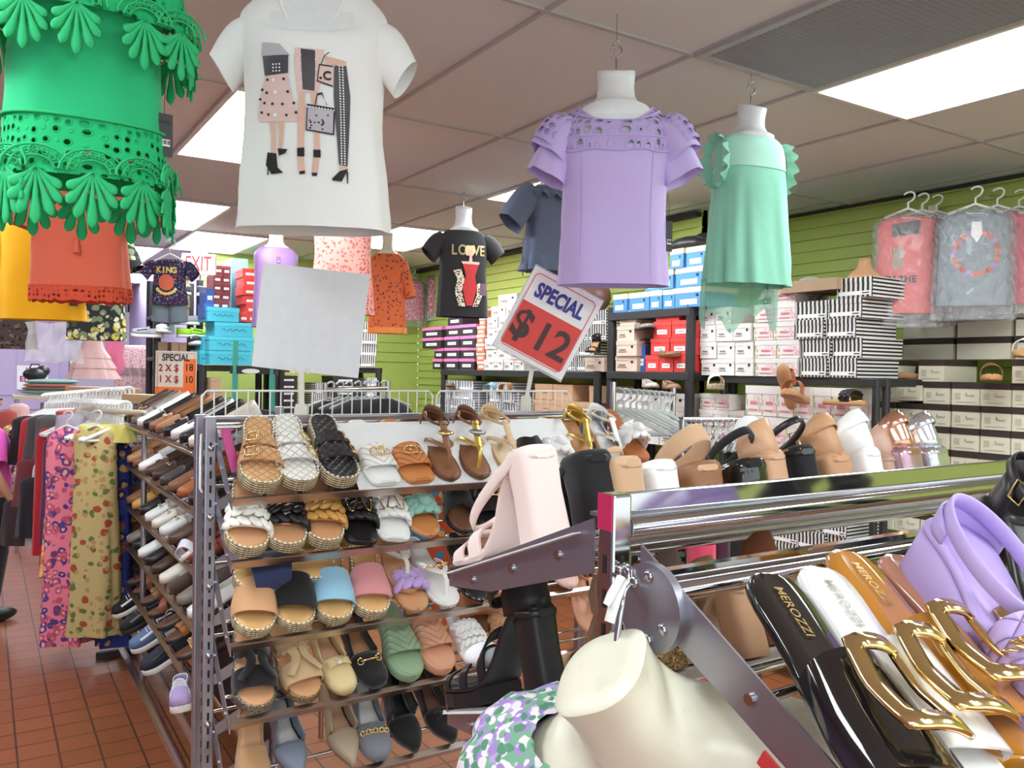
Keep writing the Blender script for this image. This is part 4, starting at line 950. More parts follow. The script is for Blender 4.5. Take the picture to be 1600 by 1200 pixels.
def slope_shelf(parent, x0, x1, yb, zb, yl, zl, face='-y', lipm=LIPM, lip_h=.016, rods=(.25, .6, .95), brk=STEEL, liner=None, sgn=1):
    """front lip bar, cross rods and two side brackets; coordinates along the shelf are world x (or world y for face -x)"""
    M = (lambda a, b, c: V((a, b, c))) if face != '-x' else (lambda a, b, c: V((b, a, c)))
    d = V((0, yl-yb, zl-zb)); nrm = V((0, -d.z, d.y)).normalized()*(1 if d.y > 0 else -1)
    if nrm.z < 0: nrm = -nrm
    sh = bpy.data.objects.new('shelf', None); COL.objects.link(sh); sh.parent = parent; sh.empty_display_size = .02
    mb = MB(); dn = d.normalized(); lp = V((0, yl, zl))
    prof = [lp-nrm*.006, lp+nrm*lip_h, lp+nrm*lip_h+dn*.003, lp-nrm*.009+dn*.003, lp-nrm*.009-dn*.02, lp-nrm*.006-dn*.02]
    mb.loft([[M(x, p.y, p.z) for p in prof] for x in (x0, x1)], 0, sm=False); mb.build('lip', lipm, sh)
    mb = MB()
    for r in rods:
        p = lp-d*r-nrm*.006; mb.cyl(M(x0, p.y, p.z), M(x1, p.y, p.z), .0042, 10)
    mb.build('rods', CHROME, sh)
    for xx in (x0, x1):
        poly = [(yb, zb-.045), (yb, zb+.012), (yl, zl+.004), (yl, zl-.016), (yl-d.y*.35, zl-d.z*.35-.038)]
        o = MB(); vs = [M(xx-.0012, a, b) for a, b in poly]+[M(xx+.0012, a, b) for a, b in poly]; n = len(poly)
        o.add(vs, [tuple(range(n)), tuple(range(2*n-1, n-1, -1))]+[(i, i+n, (i+1) % n+n, (i+1) % n) for i in range(n)], 0, False)
        for q in (.2, .5, .8):
            c = M(xx, yb+d.y*q, zb+d.z*q-.016); ax = M(.004, 0, 0); o.cyl(c-ax, c+ax, .005, 10, 1)
        o.build('bracket', [brk, CHROME], sh)
    if liner:
        p0, p1 = lp-d*.02+nrm*.001, lp-d*liner[2]+nrm*.001; MB().add([M(liner[0], p0.y, p0.z), M(liner[1], p0.y, p0.z), M(liner[1], p1.y, p1.z), M(liner[0], p1.y, p1.z)], [(0, 1, 2, 3)], 0, False).build('liner', mat('liner_white', (238, 240, 240), .4), sh, solid=.0015)
    return sh
# ---------------------------------------------------------------- rack facing the photographer (women's sandals)
AX0, AX1, AYL, APHI = .475, 1.64, 1.9, math.radians(36)
ALIP = [1.345, 1.203, 1.015, .84, .655]
rk = thing('shoe_rack', 'tall chrome shoe rack of women\'s sandals, five sloping shelves under the blank white sign', 'shoe rack', None)
for px_ in (AX0-.014, AX1+.014): post(rk, px_, 2.06, 1.53); 
for px_ in (AX0-.014, AX1+.014): post(rk, px_, 2.16, 1.53, slots=False)
MB().cyl((AX0, 2.13, 1.507), (AX1, 2.13, 1.507), .013, 14).build('top_rail', CHROME, rk); MB().box(((AX0+AX1)/2, 2.145, 1.523), (AX1-AX0, .03, .006)).build('top_plate', STEEL, rk)
for i, z in enumerate(ALIP): slope_shelf(rk, AX0, AX1, 2.08, z+.17, AYL, z, liner=(.78, 1.5, .95) if i == 0 else None, rods=(.3, .95) if i else (.3, .95))
for z in (.35,): MB().cyl((AX0, 2.06, z), (AX1, 2.06, z), .011).build('stretcher', CHROME, rk)
mb = MB()
for sx in (AX0-.014, AX1+.014): mb.box((sx, 2.1, .015), (.03, .45, .03))
mb.build('base', STEEL, rk)
gp = thing('wire_grid', 'white wire guard panel standing along the top of the sandal rack', 'wire panel', (0, 2.19, 0)); mb = MB()
for a, b in ((.47, 1.12), (1.135, 1.62)):
    mb.tube([(a, 0, 1.45), (a, 0, 1.575), (a+.012, 0, 1.588), (b-.012, 0, 1.588), (b, 0, 1.575), (b, 0, 1.45)], .003, 7); x = a+.03
    mb.cyl((a, 0, 1.47), (b, 0, 1.47), .0026, 6)
    while x < b-.01: mb.cyl((x, 0, 1.45), (x, 0, 1.588), .0021, 6); x += .0285
mb.build('wires', WHITEP, gp)
mb = MB().tube([(.47, -.0, 1.5), (.44, -.13, 1.44), (.44, -.13, 1.36), (.445, -.13, 1.35)], .003, 6).tube([(.47, -.0, 1.47), (.44, -.13, 1.43)], .003, 6); mb.build('end_hook', WHITEP, gp)
def putA(t, row, tx, hx, lift=.004, ty=None, dz=0., back=0., roll=0.):
    L = t['_L']; z = ALIP[row]; py = {0: 772, 1: 865, 2: 985, 3: 1105, 4: 1230}[row]
    x = at(tx, py, y=AYL).x; xh = at(hx, py-100, y=AYL+L*cos(APHI)).x; yaw = math.asin(max(-.9, min(.9, -(xh-x)/L)))
    p = V((x, AYL, z))-shelf_basis('-y', APHI)[1]*(.012+back); return put(t, p, '-y', APHI, yaw, roll, lift=lift+dz)
Q = lambda n, c, p=.024: quilt('quilt_'+n, c, p); CH = lambda n, c: quilt('chevron_'+n, c, .02, .45, 'chevron')
QT, QW, QB = Q('tan', (214, 164, 116)), Q('white', (240, 238, 232)), Q('black', (46, 42, 42)); GOLDL = mat('gold_leather', (216, 182, 90), .3, .7)
STB = mat('stitch_black_white', (230, 226, 216), .7)
P_ = putA
P_(slide('tan quilted espadrille slide with two gold buckles, top shelf at the left end', JUTE, Q('tan_sole', (222, 170, 116)), dict(kind='double', m=QT, h=.048, u=.58), W=.1, th=.034, esp=True), 0, 408, 402)
P_(slide('white quilted espadrille slide with two gold buckles, on the top shelf', JUTE, Q('white_sole', (244, 240, 232)), dict(kind='double', m=QW, h=.048, u=.16), W=.1, th=.034, esp=True, stitch=mat('stitch_white', (250, 248, 240), .7)), 0, 470, 444)
P_(slide('black quilted espadrille slide with two gold buckles and white edge stitching', JUTE, QB, dict(kind='double', m=QB, h=.048, u=.1), W=.1, th=.034, esp=True, stitch=STB), 0, 537, 498)
P_(slide('white chevron slide with gold ring ornament, on the top shelf', WHT_L, WHT_L, dict(kind='rings', m=CH('white', (242, 240, 234)), h=.036, a=.55, b=.8), W=.092, toe='square'), 0, 606, 556)
P_(slide('orange tan chevron slide with gold ring ornament, on the top shelf', LEATH('orange_tan', (206, 132, 76)), LEATH('orange_tan', (206, 132, 76)), dict(kind='rings', m=CH('orange_tan', (204, 128, 72)), h=.036, a=.55, b=.8), W=.092, toe='square', text=('FASHION', .012, .24, mat('print_cream', (235, 215, 190)))), 0, 660, 606)
P_(slide('brown T-strap thong sandal with a small chain plate and ankle strap', BROWN, LEATH('mid_brown', (140, 96, 68)), dict(kind='thong', m=LEATH('mid_brown', (140, 96, 68)), ankle=BROWN, plate=GOLD), W=.084, name='thong_sandal'), 0, 706, 664)
P_(slide('brown thong sandal with shiny gold T-strap', BROWN, LEATH('mid_brown', (140, 96, 68)), dict(kind='thong', m=GOLDL, ankle=LEATH('mid_brown', (140, 96, 68)), plate=STEEL, cup=BROWN), W=.084, name='thong_sandal'), 0, 752, 716)
P_(slide('beige strappy flat sandal behind the pale pink heel', TAN, CREAM, dict(kind='thong', m=LEATH('beige', (214, 182, 140)), ankle=LEATH('beige', (214, 182, 140))), W=.084, name='strappy_sandal'), 0, 812, 752)
P_(slide('black strappy flat sandal half hidden by the pale pink heel', DBROWN, BROWN, dict(kind='cross', m=BLK_L), W=.086, name='strappy_sandal'), 0, 850, 800)
P_(slide('white ruffled slide behind the pale pink heel', WHT_L, WHT_L, dict(kind='knot', m=cloth('white_ruffle', (240, 240, 240), .6)), W=.086), 0, 880, 846)
P_(slide('gold ankle-strap flat sandal near the right end of the top shelf', TAN, TAN, dict(kind='thong', m=GOLDL, ankle=GOLDL), W=.084, name='strappy_sandal'), 0, 925, 884)
P_(slide('white slingback sandal with chain near the right end of the top shelf', TAN, WHT_L, dict(kind='thong', m=WHT_L, ankle=WHT_L, chain=1), W=.084, name='strappy_sandal'), 0, 975, 918)
P_(slide('white knotted cloth slide at the right end of the top shelf', COGNAC, COGNAC, dict(kind='knot', m=WHT_L, h=.06), W=.086), 0, 1000, 944, lift=.03)
# second shelf
P_(slide('white braided espadrille slide at the left end of the second shelf', JUTE, INTAN, dict(kind='braid', m=LEATH('ivory', (244, 242, 232)), a=.5, b=.82, h=.042, r=.0105, n=4), W=.1, th=.03, esp=True), 1, 386, 386)
P_(slide('black braided espadrille slide stuffed with tissue', JUTE, INTAN, dict(kind='braid', m=BLK_L, a=.5, b=.82, h=.042, r=.0105, n=4, paper=1), W=.1, th=.03, esp=True), 1, 448, 438)
P_(slide('mustard braided espadrille slide on the second shelf', JUTE, INTAN, dict(kind='braid', m=LEATH('mustard', (204, 154, 82)), a=.5, b=.82, h=.042, r=.0105, n=4), W=.1, th=.03, esp=True), 1, 508, 494)
P_(slide('black square-toe slide with gold thread in its braid', BLK_L, BLK_L, dict(kind='braid', m=BLK_L, a=.5, b=.8, h=.044, r=.0105, n=4, chain=GOLD), W=.09, toe='square'), 1, 566, 548)
P_(slide('white square-toe slide with gold thread in its braid', WHT_L, WHT_L, dict(kind='braid', m=WHT_L, a=.5, b=.8, h=.044, r=.0105, n=4, chain=GOLD), W=.09, toe='square'), 1, 618, 596)
P_(slide('brown fluffy slide tucked behind the gold-threaded braid slides', DBROWN, BROWN, dict(kind='braid', m=cloth('fluffy_brown', (128, 96, 70), .9), a=.4, b=.8, h=.05, r=.016, n=5), W=.09), 1, 560, 545, back=.1, lift=.02)
P_(slide('aqua knotted slide with a tan sole', TAN, LEATH('orange_tan', (206, 132, 76)), dict(kind='knot', m=cloth('aqua_satin', (146, 196, 184), .4), h=.045), W=.086), 1, 672, 628)
P_(slide('black bow slide with a brown insole', BLK_L, BROWN, dict(kind='cross', m=SUEDE('black', (34, 32, 34)), h=.048), W=.088), 1, 726, 700)
P_(slide('black slide with gold horsebit, on the second shelf', BLK_L, BLK_L, dict(kind='horsebit', m=BLK_L), W=.09), 1, 772, 738)
P_(slide('olive green slide behind the pale pink heel, on the second shelf', RUBB, LEATH('olive', (96, 104, 76)), dict(kind='horsebit', m=LEATH('olive', (96, 104, 76))), W=.09), 1, 820, 786)
P_(slide('grey slide tilted behind the pale pink heel, on the second shelf', RUBB, LEATH('grey', (132, 136, 140)), dict(kind='horsebit', m=BLK_L), W=.09), 1, 866, 764, lift=.03)
# third shelf
def esp(label, c, n): return slide(label, JUTE, INBEIGE, dict(kind='plain', m=cloth('canvas_'+n, c, .05), a=.5, b=.83, h=.048, curve=.04), W=.1, th=.028, esp=True)
P_(esp('nude canvas espadrille slide at the left end of the third shelf', (208, 160, 116), 'nude'), 2, 397, 396)
P_(esp('black canvas espadrille slide on the third shelf', (32, 30, 32), 'black'), 2, 461, 455)
P_(esp('light blue canvas espadrille slide on the third shelf', (150, 196, 220), 'blue'), 2, 523, 510)
P_(esp('dusty pink canvas espadrille slide on the third shelf', (212, 142, 146), 'pink'), 2, 582, 562)
x, y, z = shelf_basis('-y', APHI)
t = esp('navy canvas espadrille slide lying across behind the nude one', (52, 62, 96), 'navy'); put(t, at(362, 915, y=2.0), '-y', APHI, -PI/2, 0, lift=.0)
P_(slide('tan slide with a lilac braided strap', TAN, INTAN, dict(kind='braid', m=cloth('lilac_knit', (188, 160, 214), .2), a=.54, b=.8, h=.04, r=.013, n=3, cyc=2.), W=.088), 2, 652, 614)
P_(slide('white thong sandal with gold chain, on the third shelf', RUBW, LEATH('silver_white', (226, 224, 222)), dict(kind='thong', m=WHT_L, chain=1), W=.086, name='thong_sandal'), 2, 706, 640)
P_(slide('white ankle-strap sandal leaning behind the lilac-braided slide', TAN, TAN, dict(kind='thong', m=LEATH('pearl', (226, 222, 214)), ankle=LEATH('pearl', (226, 222, 214))), W=.086, name='strappy_sandal'), 2, 650, 600, back=.05, lift=.02)
P_(slide('black patent thong sandal with bow, on the third shelf', PATENT('black', (26, 26, 28)), BLK_L, dict(kind='thong', m=BLK_L, chain=1), W=.086, name='thong_sandal'), 2, 752, 706)
P_(slide('tan thong sandal with gold knot, on the third shelf', TAN, NUDE, dict(kind='thong', m=TAN, chain=1), W=.084, name='thong_sandal'), 2, 796, 755)
P_(slide('lavender thong sandal on the third shelf', LEATH('lavender', (186, 164, 214)), LEATH('lavender', (186, 164, 214)), dict(kind='thong', m=LEATH('lavender', (186, 164, 214))), W=.086, name='thong_sandal'), 2, 838, 800)
P_(slide('blush thong sandal at the right end of the third shelf', LEATH('blush', (232, 196, 184)), LEATH('blush', (232, 196, 184)), dict(kind='thong', m=LEATH('blush', (232, 196, 184))), W=.086, name='thong_sandal'), 2, 890, 850)
# fourth shelf
P_(slide('black cut-out slide on a glittery platform, left end of the fourth shelf', glitter('glitter_pewter', (196, 186, 160)), INTAN, dict(kind='H', m=SUEDE('black', (34, 32, 34)), h=.05), W=.1, th=.03), 3, 402, 386)
P_(slide('gold woven cut-out slide on a glittery platform', glitter('glitter_gold', (206, 180, 130)), INTAN, dict(kind='H', m=cloth('gold_weave', (198, 170, 128), .2), h=.048), W=.095, th=.026), 3, 484, 430)
P_(flat_shoe('beige ballet flat with a crystal bow', LEATH('bone', (222, 200, 150)), NUDE, RUBT, orn='bow', toe='round', W=.078), 3, 544, 484)
P_(flat_shoe('black suede flat with a gold buckle ornament', SUEDE('black', (34, 32, 34)), TAN, RUBB, orn='bit', toe='round', W=.08), 3, 592, 534)
SAGE = LEATH('sage', (142, 168, 134)); SALM = LEATH('salmon', (214, 156, 124))
P_(slide('sage green platform slide with chevron strap', SAGE, SAGE, dict(kind='plain', m=CH('sage', (142, 168, 134)), a=.42, b=.74), W=.092, th=.03), 3, 642, 598)
P_(slide('salmon platform slide with chevron strap', SALM, SALM, dict(kind='plain', m=CH('salmon', (214, 156, 124)), a=.42, b=.74), W=.092, th=.03), 3, 694, 640)
P_(slide('white square-toe slide with a woven strap, on the fourth shelf', WHT_L, WHT_L, dict(kind='braid', m=WHT_L, a=.5, b=.82, h=.045, r=.008, n=5), W=.086, toe='square', text=('VIDA', .012, .28, mat('print_greyish', (150, 150, 150)))), 3, 750, 694, lift=.012)
P_(slide('tan square-toe slide with a woven strap, on the fourth shelf', TAN, TAN, dict(kind='braid', m=TAN, a=.5, b=.82, h=.045, r=.008, n=5), W=.086, toe='square'), 3, 800, 756, lift=.012)
P_(slide('brown slide lying behind the woven white slide', BROWN, BROWN, dict(kind='plain', m=COGNAC), W=.086), 3, 770, 726, back=.09, lift=.02)
P_(slide('black slide with silver trim beside the strappy black platform', BLK_L, BLK_L, dict(kind='horsebit', m=BLK_L), W=.086), 3, 855, 800, lift=.02)
P_(slide('salmon pink sandal upright behind the black strappy platform', SALM, SALM, dict(kind='thong', m=SALM, ankle=SALM), W=.088, name='strappy_sandal'), 3, 920, 884, lift=.05)
P_(slide('pale grey strappy sandal behind the cream mannequin neck', RUBT, LEATH('stone', (206, 202, 190)), dict(kind='thong', m=LEATH('stone', (206, 202, 190)), ankle=LEATH('stone', (206, 202, 190))), W=.088, name='strappy_sandal'), 3, 965, 930, lift=.05)
# fifth shelf, heels towards the lens
P_(heeled('tan suede wrap heel at the left end of the lowest visible shelf', SUEDE('tan', (186, 144, 104)), TAN, SUEDE('tan', (186, 144, 104)), hh=.05, back='tall', ankle=False, front='closed'), 4, 400, 388)
GB = LEATH('blue_grey', (132, 142, 158))
P_(flat_shoe('blue-grey pointed flat on the lowest visible shelf', GB, RUBW, RUBB, toe='point', hb=.075, hs=.045), 4, 470, 428)
P_(flat_shoe('taupe pointed flat with crossed straps', LEATH('taupe', (178, 160, 136)), NUDE, RUBB, toe='point', orn='strap', hb=.075, hs=.045), 4, 552, 510)
P_(flat_shoe('grey suede loafer with a gold chain', SUEDE('grey', (126, 126, 136)), RUBW, RUBB, toe='round', orn='chain', hb=.07), 4, 594, 558)
P_(flat_shoe('black suede pump with a high back', SUEDE('black', (34, 32, 34)), BLK_L, RUBB, toe='almond', hb=.085, hs=.06, hh=.03), 4, 650, 594)
P_(flat_shoe('black flat with a small pearl ornament', SUEDE('black', (34, 32, 34)), LEATH('plum_brown', (120, 84, 74)), RUBB, orn='bow', hb=.06), 4, 708, 642)
P_(flat_shoe('dark brown flat with a gold chain, right end of the lowest visible shelf', LEATH('olive_brown', (108, 80, 48)), BROWN, RUBB, orn='chain', hb=.055), 4, 754, 676)
# pink ribbon tag hanging in the rack
t = thing('ribbon_tag', 'magenta ribbon strip hanging on the left post of the sandal rack', 'ribbon', at(352, 700, y=2.0)); MB().ribbon([(0, 0, .045), (.008, -.01, 0), (.02, -.02, -.055)], (0, -1, 0), .022, .002).build('ribbon', mat('magenta_ribbon', (186, 62, 130), .5), t)
# ---------------------------------------------------------------- near rack, seen over its top rail
BX, BY, BX1 = .535, .643, 1.76
def onpl(px, py, p0, n):
    d = ray(px, py); return EYEP + d*((V(p0)-EYEP).dot(n)/d.dot(n))
NPHI, FPHI = math.radians(28.4), math.radians(20)
rkb = thing('shoe_rack', 'chrome two-sided shoe rack in the right foreground, seen over its top rail', 'shoe rack', None)
for px_ in (BX, BX1):
    post(rkb, px_, BY, 1.53, w=.0245, m=CHROME)
    if px_ == BX: MB().box((px_-.0128, BY, 1.512), (.0012, .022, .036)).build('magenta_tape', mat('magenta_tape', (190, 40, 90), .4), rkb)
m = MB().box(((BX+BX1)/2, BY, 1.5195), (BX1-BX, .006, .021)); m.build('flat_rail', CHROME, rkb, bevel=.002)
MB().cyl((BX+.0128, BY-.004, 1.495), (BX1, BY-.004, 1.495), .0105, 16).build('top_rail', CHROME, rkb)
MB().box(((BX+BX1)/2, BY+.02, 1.504), (BX1-BX, .04, .004)).build('liner_edge', STEEL, rkb)
MB().box(((BX+BX1)/2, BY, .02), (BX1-BX+.05, .6, .04)).build('base', STEEL, rkb)
for k in range(4):
    slope_shelf(rkb, BX, BX1, .675, 1.488-.188*k, .985, 1.375-.188*k, face='+y', lipm=CHROME, lip_h=.012, liner=(BX-.012, BX1, .93) if k < 2 else None, rods=(.1, .5, .95))
    slope_shelf(rkb, BX+.004, BX1, .607, 1.473-.188*k, .33, 1.323-.188*k, face='-y', lipm=CHROME, rods=(.05, .45))
    mb = MB().cyl((BX, .57, 1.446-.188*k), (BX1, .57, 1.446-.188*k), .0095, 14); mb.box(((BX+BX1)/2, .585, 1.458-.188*k), (BX1-BX, .012, .012)); mb.build('shelf_rail', CHROME, rkb)
# hinge plate joining the two side brackets at the post
mb = MB().cyl((BX-.006, .585, 1.43), (BX+.0035, .585, 1.43), .042, 28); mb.build('hinge_plate', STEEL, rkb)
mb = MB()
for dy, dz in ((.02, .02), (-.02, -.015), (.0, .03), (.0, -.03)): mb.ball((BX-.007, .585+dy, 1.43+dz), (.003, .006, .006), 10)
mb.build('rivets', CHROME, rkb)
MB().box((BX-.002, .43, 1.33), (.003, .05, .014), R=Matrix.Rotation(NPHI, 3, 'X')).build('red_tape', mat('red_tape', (200, 60, 60), .4), rkb)
NP0, NN = (0, .609, 1.473), shelf_basis('-y', NPHI)[2]; FP0, FN = (0, .675, 1.488), shelf_basis('+y', FPHI)[2]
def putN(t, hpx, tpx, th=.02, lift=.006):
    """stand a shoe on the near slope: heel pixel and toe pixel of its top edge"""
    a = onpl(*hpx, V(NP0)+NN*th, NN); b = onpl(*tpx, V(NP0)+NN*th, NN); x, y, z = shelf_basis('-y', NPHI); d = (b-a).normalized()
    yaw = math.atan2(-d.dot(x), d.dot(y)); L = t['_L']; return put(t, a-NN*(th-lift)+d*L, '-y', NPHI, yaw)
def logo_slide(label, c, cn, tm, hpx, tpx):
    pm = PATENT(cn, c); t = thing('buckle_slide', label, 'sandal'); L = .262; l = Last(L, .084, 'square', .0, .016); l.sole(pm, 'sole', t); l.insole(pm, t, .97, .0015)
    o = l.band(pm, t, .5, .86, .04, .03, out=1.07, curve=.045, th=.003)
    for a_, b_, u0, u1 in ((.53, .80, .22, .64),):
        pts = []; nn = 8
        def e(a, b, c_, d):
            for i in range(nn): pts.append(l.arch(a+(c_-a)*i/nn, b+(d-b)*i/nn, .042, .62, 1.07, -.002)+V((0, 0, .004+.006*abs(2*((a+(c_-a)*i/nn)-a_)/(b_-a_)-1))))
        e(a_, u0, b_+.03, u0); e(b_+.03, u0, b_+.03, u1); e(b_+.03, u1, a_, u1); e(a_, u1, a_, u0)
        nr = [(p-V((0, p.y, -.01))).normalized() for p in pts]; MB().ribbon(pts, nr, .0155, .006, closed=True).build('buckle', GOLD, o)
    mb = MB(); addtext(mb, 'MEROZZI', .0135, None, 0, .005, 0., 1.12); mb.v = [(l.cx(.2)-p[2]+.002, L*.21+p[0], l.top(.2)+.0031) for p in mb.v]; mb.build('lettering', tm, t)
    t['_L'] = L; return putN(t, hpx, tpx)
PG = mat('print_goldfoil', (190, 160, 90), .3, .8)
logo_slide('black patent slide with big gold buckle, nearest on the front rack', (22, 20, 22), 'jet', PG, (1200, 898), (1405, 1200))
logo_slide('white patent slide with big gold buckle on the front rack', (242, 240, 236), 'white', mat('print_silver', (170, 165, 150), .4, .4), (1278, 888), (1500, 1195))
logo_slide('mustard patent slide with big gold buckle on the front rack', (184, 122, 40), 'mustard', PG, (1318, 862), (1560, 1150))
logo_slide('mauve patent slide with big gold buckle on the front rack', (192, 136, 112), 'mauve', PG, (1396, 868), (1640, 1110))
LAVL = LEATH('lavender_bright', (188, 166, 222)); LAVQ = quilt('quilt_lavender', (190, 166, 224), .022)
t = thing('platform_sandal', 'lavender platform sandal with quilted chain strap, right edge of the front rack', 'sandal'); L = .26; l = Last(L, .092, 'round', .03, .012, plat=.034, s1=.7)
l.sole(LAVL, 'footbed', t); l.insole(LAVL, t, .95); l.sole(LAVL, 'platform', t, 1.0, top=lambda q: l.low(q)+.001, bottom=lambda q: l.spring*max(0, (q-.72)/.28)**2)
o = l.band(LAVQ, t, .6, .84, .045, .036, 'quilted_strap', 1.05, th=.006); mb = MB()
for i in range(15): mb.tube(ring_pts(l.arch(.72, .06+.88*i/14, .047, .62, 1.06), (.007, 0, 0), (0, .006, .002) if i % 2 else (0, .003, .005), 10)[:-1], .0016, 5, closed=True)
mb.build('gold_chain', GOLD, o)
c = V((l.cx(.1), .055, l.top(.05)+.014)); c.y = .078; pts = ring_pts(c, (l.w(.16)*1.03, 0, 0), (0, .072, -.014), 41)[:-1]; a_ = MB().ribbon(pts, [(p-c).normalized() for p in pts], .018, .004, closed=True).build('ankle_strap', LAVL, t)
MB().tube(ring_pts(c+V((-l.w(.16)*.9, .03, 0)), (0, .009, 0), (0, 0, .011), 12)[:-1], .002, 6, closed=True).build('buckle', GOLD, a_)
rows = []
for i in range(11): a = -PI+PI*i/10; rows.append([V((l.cx(.08)+cos(a)*l.w(.15)*1.02, .05+sin(a)*.047, l.top(.02)-.002+.026*v*(.5+.5*sin(PI*i/10)**.5))) for v in (0, .33, .66, 1)])
MB().grid(rows).build('heel_counter', LAVL, t, solid=.003); t['_L'] = L; putN(t, (1452, 846), (1720, 1150), .05)
t = heeled('black leather platform sandal at the right edge behind the lavender one', BLK_L, BLK_L, BLK_L, hh=.05, plat=.02, front='two', platm=BLK_L); putN(t, (1535, 800), (1760, 1010), .06)
t = heeled('charcoal heel lying at the right edge under the top rail', LEATH('charcoal', (74, 68, 68)), BLK_L, BLK_L, hh=.05, front='closed'); putN(t, (1585, 775), (1800, 960), .06)
t = slide('sandal with gold chain cluster at the bottom right corner', BLK_L, BLK_L, dict(kind='thong', m=BLK_L, chain=1)); t.matrix_basis = Matrix.Identity(4); putN(t, (1620, 1000), (1700, 1240), .02, -.16)
# --- heels standing on the far slope, backs to the lens
def putF(t, px, py, k=0, y=.775, yaw=0., lift=.005, roll=0.):
    L = t['_L']; dz = -.188*k; x = at(px, py, y=y).x; ty = y+L*cos(FPHI)-.0; z = 1.488-(ty-.675)*math.tan(FPHI)+dz
    a = V((x, y, 1.488-(y-.675)*math.tan(FPHI)+dz)); X, Y_, Z_ = shelf_basis('+y', FPHI); d = Y_*cos(yaw)-X*sin(yaw); return put(t, a+d*L+Z_*lift, '+y', FPHI, yaw, roll)
PINKS = SUEDE('pale_pink', (240, 218, 210)); NUD = SUEDE('nude', (206, 168, 132)); STACK = wood('stacked_heel', (166, 112, 76)); BSU = SUEDE('black', (34, 32, 34)); SHB = LEATH('shank_tan', (178, 140, 108))
t = heeled('pale pink suede block-heel sandal at the left end of the front rack, green dot sticker', PINKS, NUDE, PINKS, L=.225, hh=.102, front='two', blockw=1.0, blockd=.05, side_m=PINKS, strap_w=.018, back=False, loop_tilt=-.03, loop_dy=.055, loop_dz=-.085)
MB().cyl((-.014, .058, .093), (-.0145, .06, .0935), .009, 16).build('dot_sticker', mat('sticker_green', (70, 200, 70), .5), t); putF(t, 876, 815, y=.77, yaw=.0)
t = heeled('tall black suede block heel beside the pale pink one', BSU, DBROWN, BSU, hh=.098, front='cross', blockd=.055, blockw=1.05, back=False, loop_tilt=-.03, loop_dy=.045, loop_dz=-.08); putF(t, 962, 790, y=.79, yaw=-.05)
t = heeled('nude suede block-heel sandal behind the top left corner of the front rack', NUD, NUDE, NUD, hh=.085, front='band', blockw=1., blockd=.06, strap_w=.009, back=False, loop_tilt=-.03, loop_dy=.03, loop_dz=-.06); putF(t, 1014, 770, y=.78, yaw=.1)
t = heeled('white block heel between the nude sandal and the stacked wooden heel', WHT_L, TAN, WHT_L, hh=.08, front='band', blockw=.95, strap_w=.008, back=False, ankle=False); putF(t, 1068, 765, y=.79, yaw=.05)
t = heeled('tan mule with leopard lining on a stacked wooden heel', NUD, mat('leopard_lining', (190, 140, 110), .7), STACK, hh=.075, front='cross', blockw=1.15, blockd=.075, back=False, ankle=True, strap_w=.03, buck=False); putF(t, 1132, 760, y=.79, yaw=-.1)
t = heeled('black shiny block heel with wide ankle strap', BSU, NUDE, PATENT('jet', (22, 20, 22)), hh=.075, front='band', blockw=1.15, blockd=.075, back=False, strap_w=.014, buck=False); putF(t, 1205, 752, y=.79, yaw=-.1)
t = heeled('tan pump heel with tissue paper, right of the black shiny heel', LEATH('tan_pump', (206, 160, 124)), TAN, LEATH('tan_pump', (206, 160, 124)), hh=.085, front='closed', ankle=False, tissue=True); putF(t, 1243, 745, y=.79)
t = heeled('black sandal with a silver buckled strap, slim black heel', BLK_L, TAN, BSU, hh=.09, front='cross', blockw=.8, blockd=.04, back=False, strap_w=.012); putF(t, 1290, 740, y=.79, yaw=-.15)
t = heeled('wide tan sandal with buckled ankle strap and closed back', LEATH('camel', (196, 148, 108)), TAN, LEATH('camel', (196, 148, 108)), hh=.075, front='cross', blockw=1.1, back='tall', strap_w=.02); putF(t, 1340, 735, y=.79, yaw=-.1)
t = heeled('white closed-back heel on the top of the front rack', WHT_L, TAN, WHT_L, hh=.08, front='cross', blockw=1., back='tall', strap_w=.02); putF(t, 1394, 728, y=.79, yaw=.05)
t = heeled('taupe heel squeezed between the white and rose-gold ones', LEATH('taupe_pump', (196, 158, 140)), TAN, LEATH('taupe_pump', (196, 158, 140)), hh=.075, front='closed', ankle=False); putF(t, 1424, 722, y=.82)
RG = mat('rose_gold_foil', (222, 168, 140), .18, .85); RG2 = NT('rose_gold_holographic'); v_ = RG2.noise(RG2.coord(), 60, 2); ramp = RG2.n('ShaderNodeHueSaturation', Saturation=.8, Value=1.); hs = RG2.mix(v_.outputs[0], lin((214, 160, 150)), lin((190, 176, 210))); RG2.l(hs, RG2.b.inputs['Base Color']); RG2.b.inputs['Metallic'].default_value = .8; RG2.b.inputs['Roughness'].default_value = .25
t = heeled('shiny rose-gold closed-back heel', RG, TAN, RG2.m, hh=.08, front='band', blockw=1.2, blockd=.07, back='tall', strap_w=.02, ankle=True, buck=False); putF(t, 1456, 718, y=.8)
SIL = mat('silver_foil', (214, 216, 220), .18, .85)
t = heeled('shiny silver closed-back heel, last before the cream boxes', SIL, TAN, SIL, hh=.08, front='band', blockw=1.2, blockd=.07, back='tall', ankle=True, buck=False, strap_w=.02); putF(t, 1498, 714, y=.81)
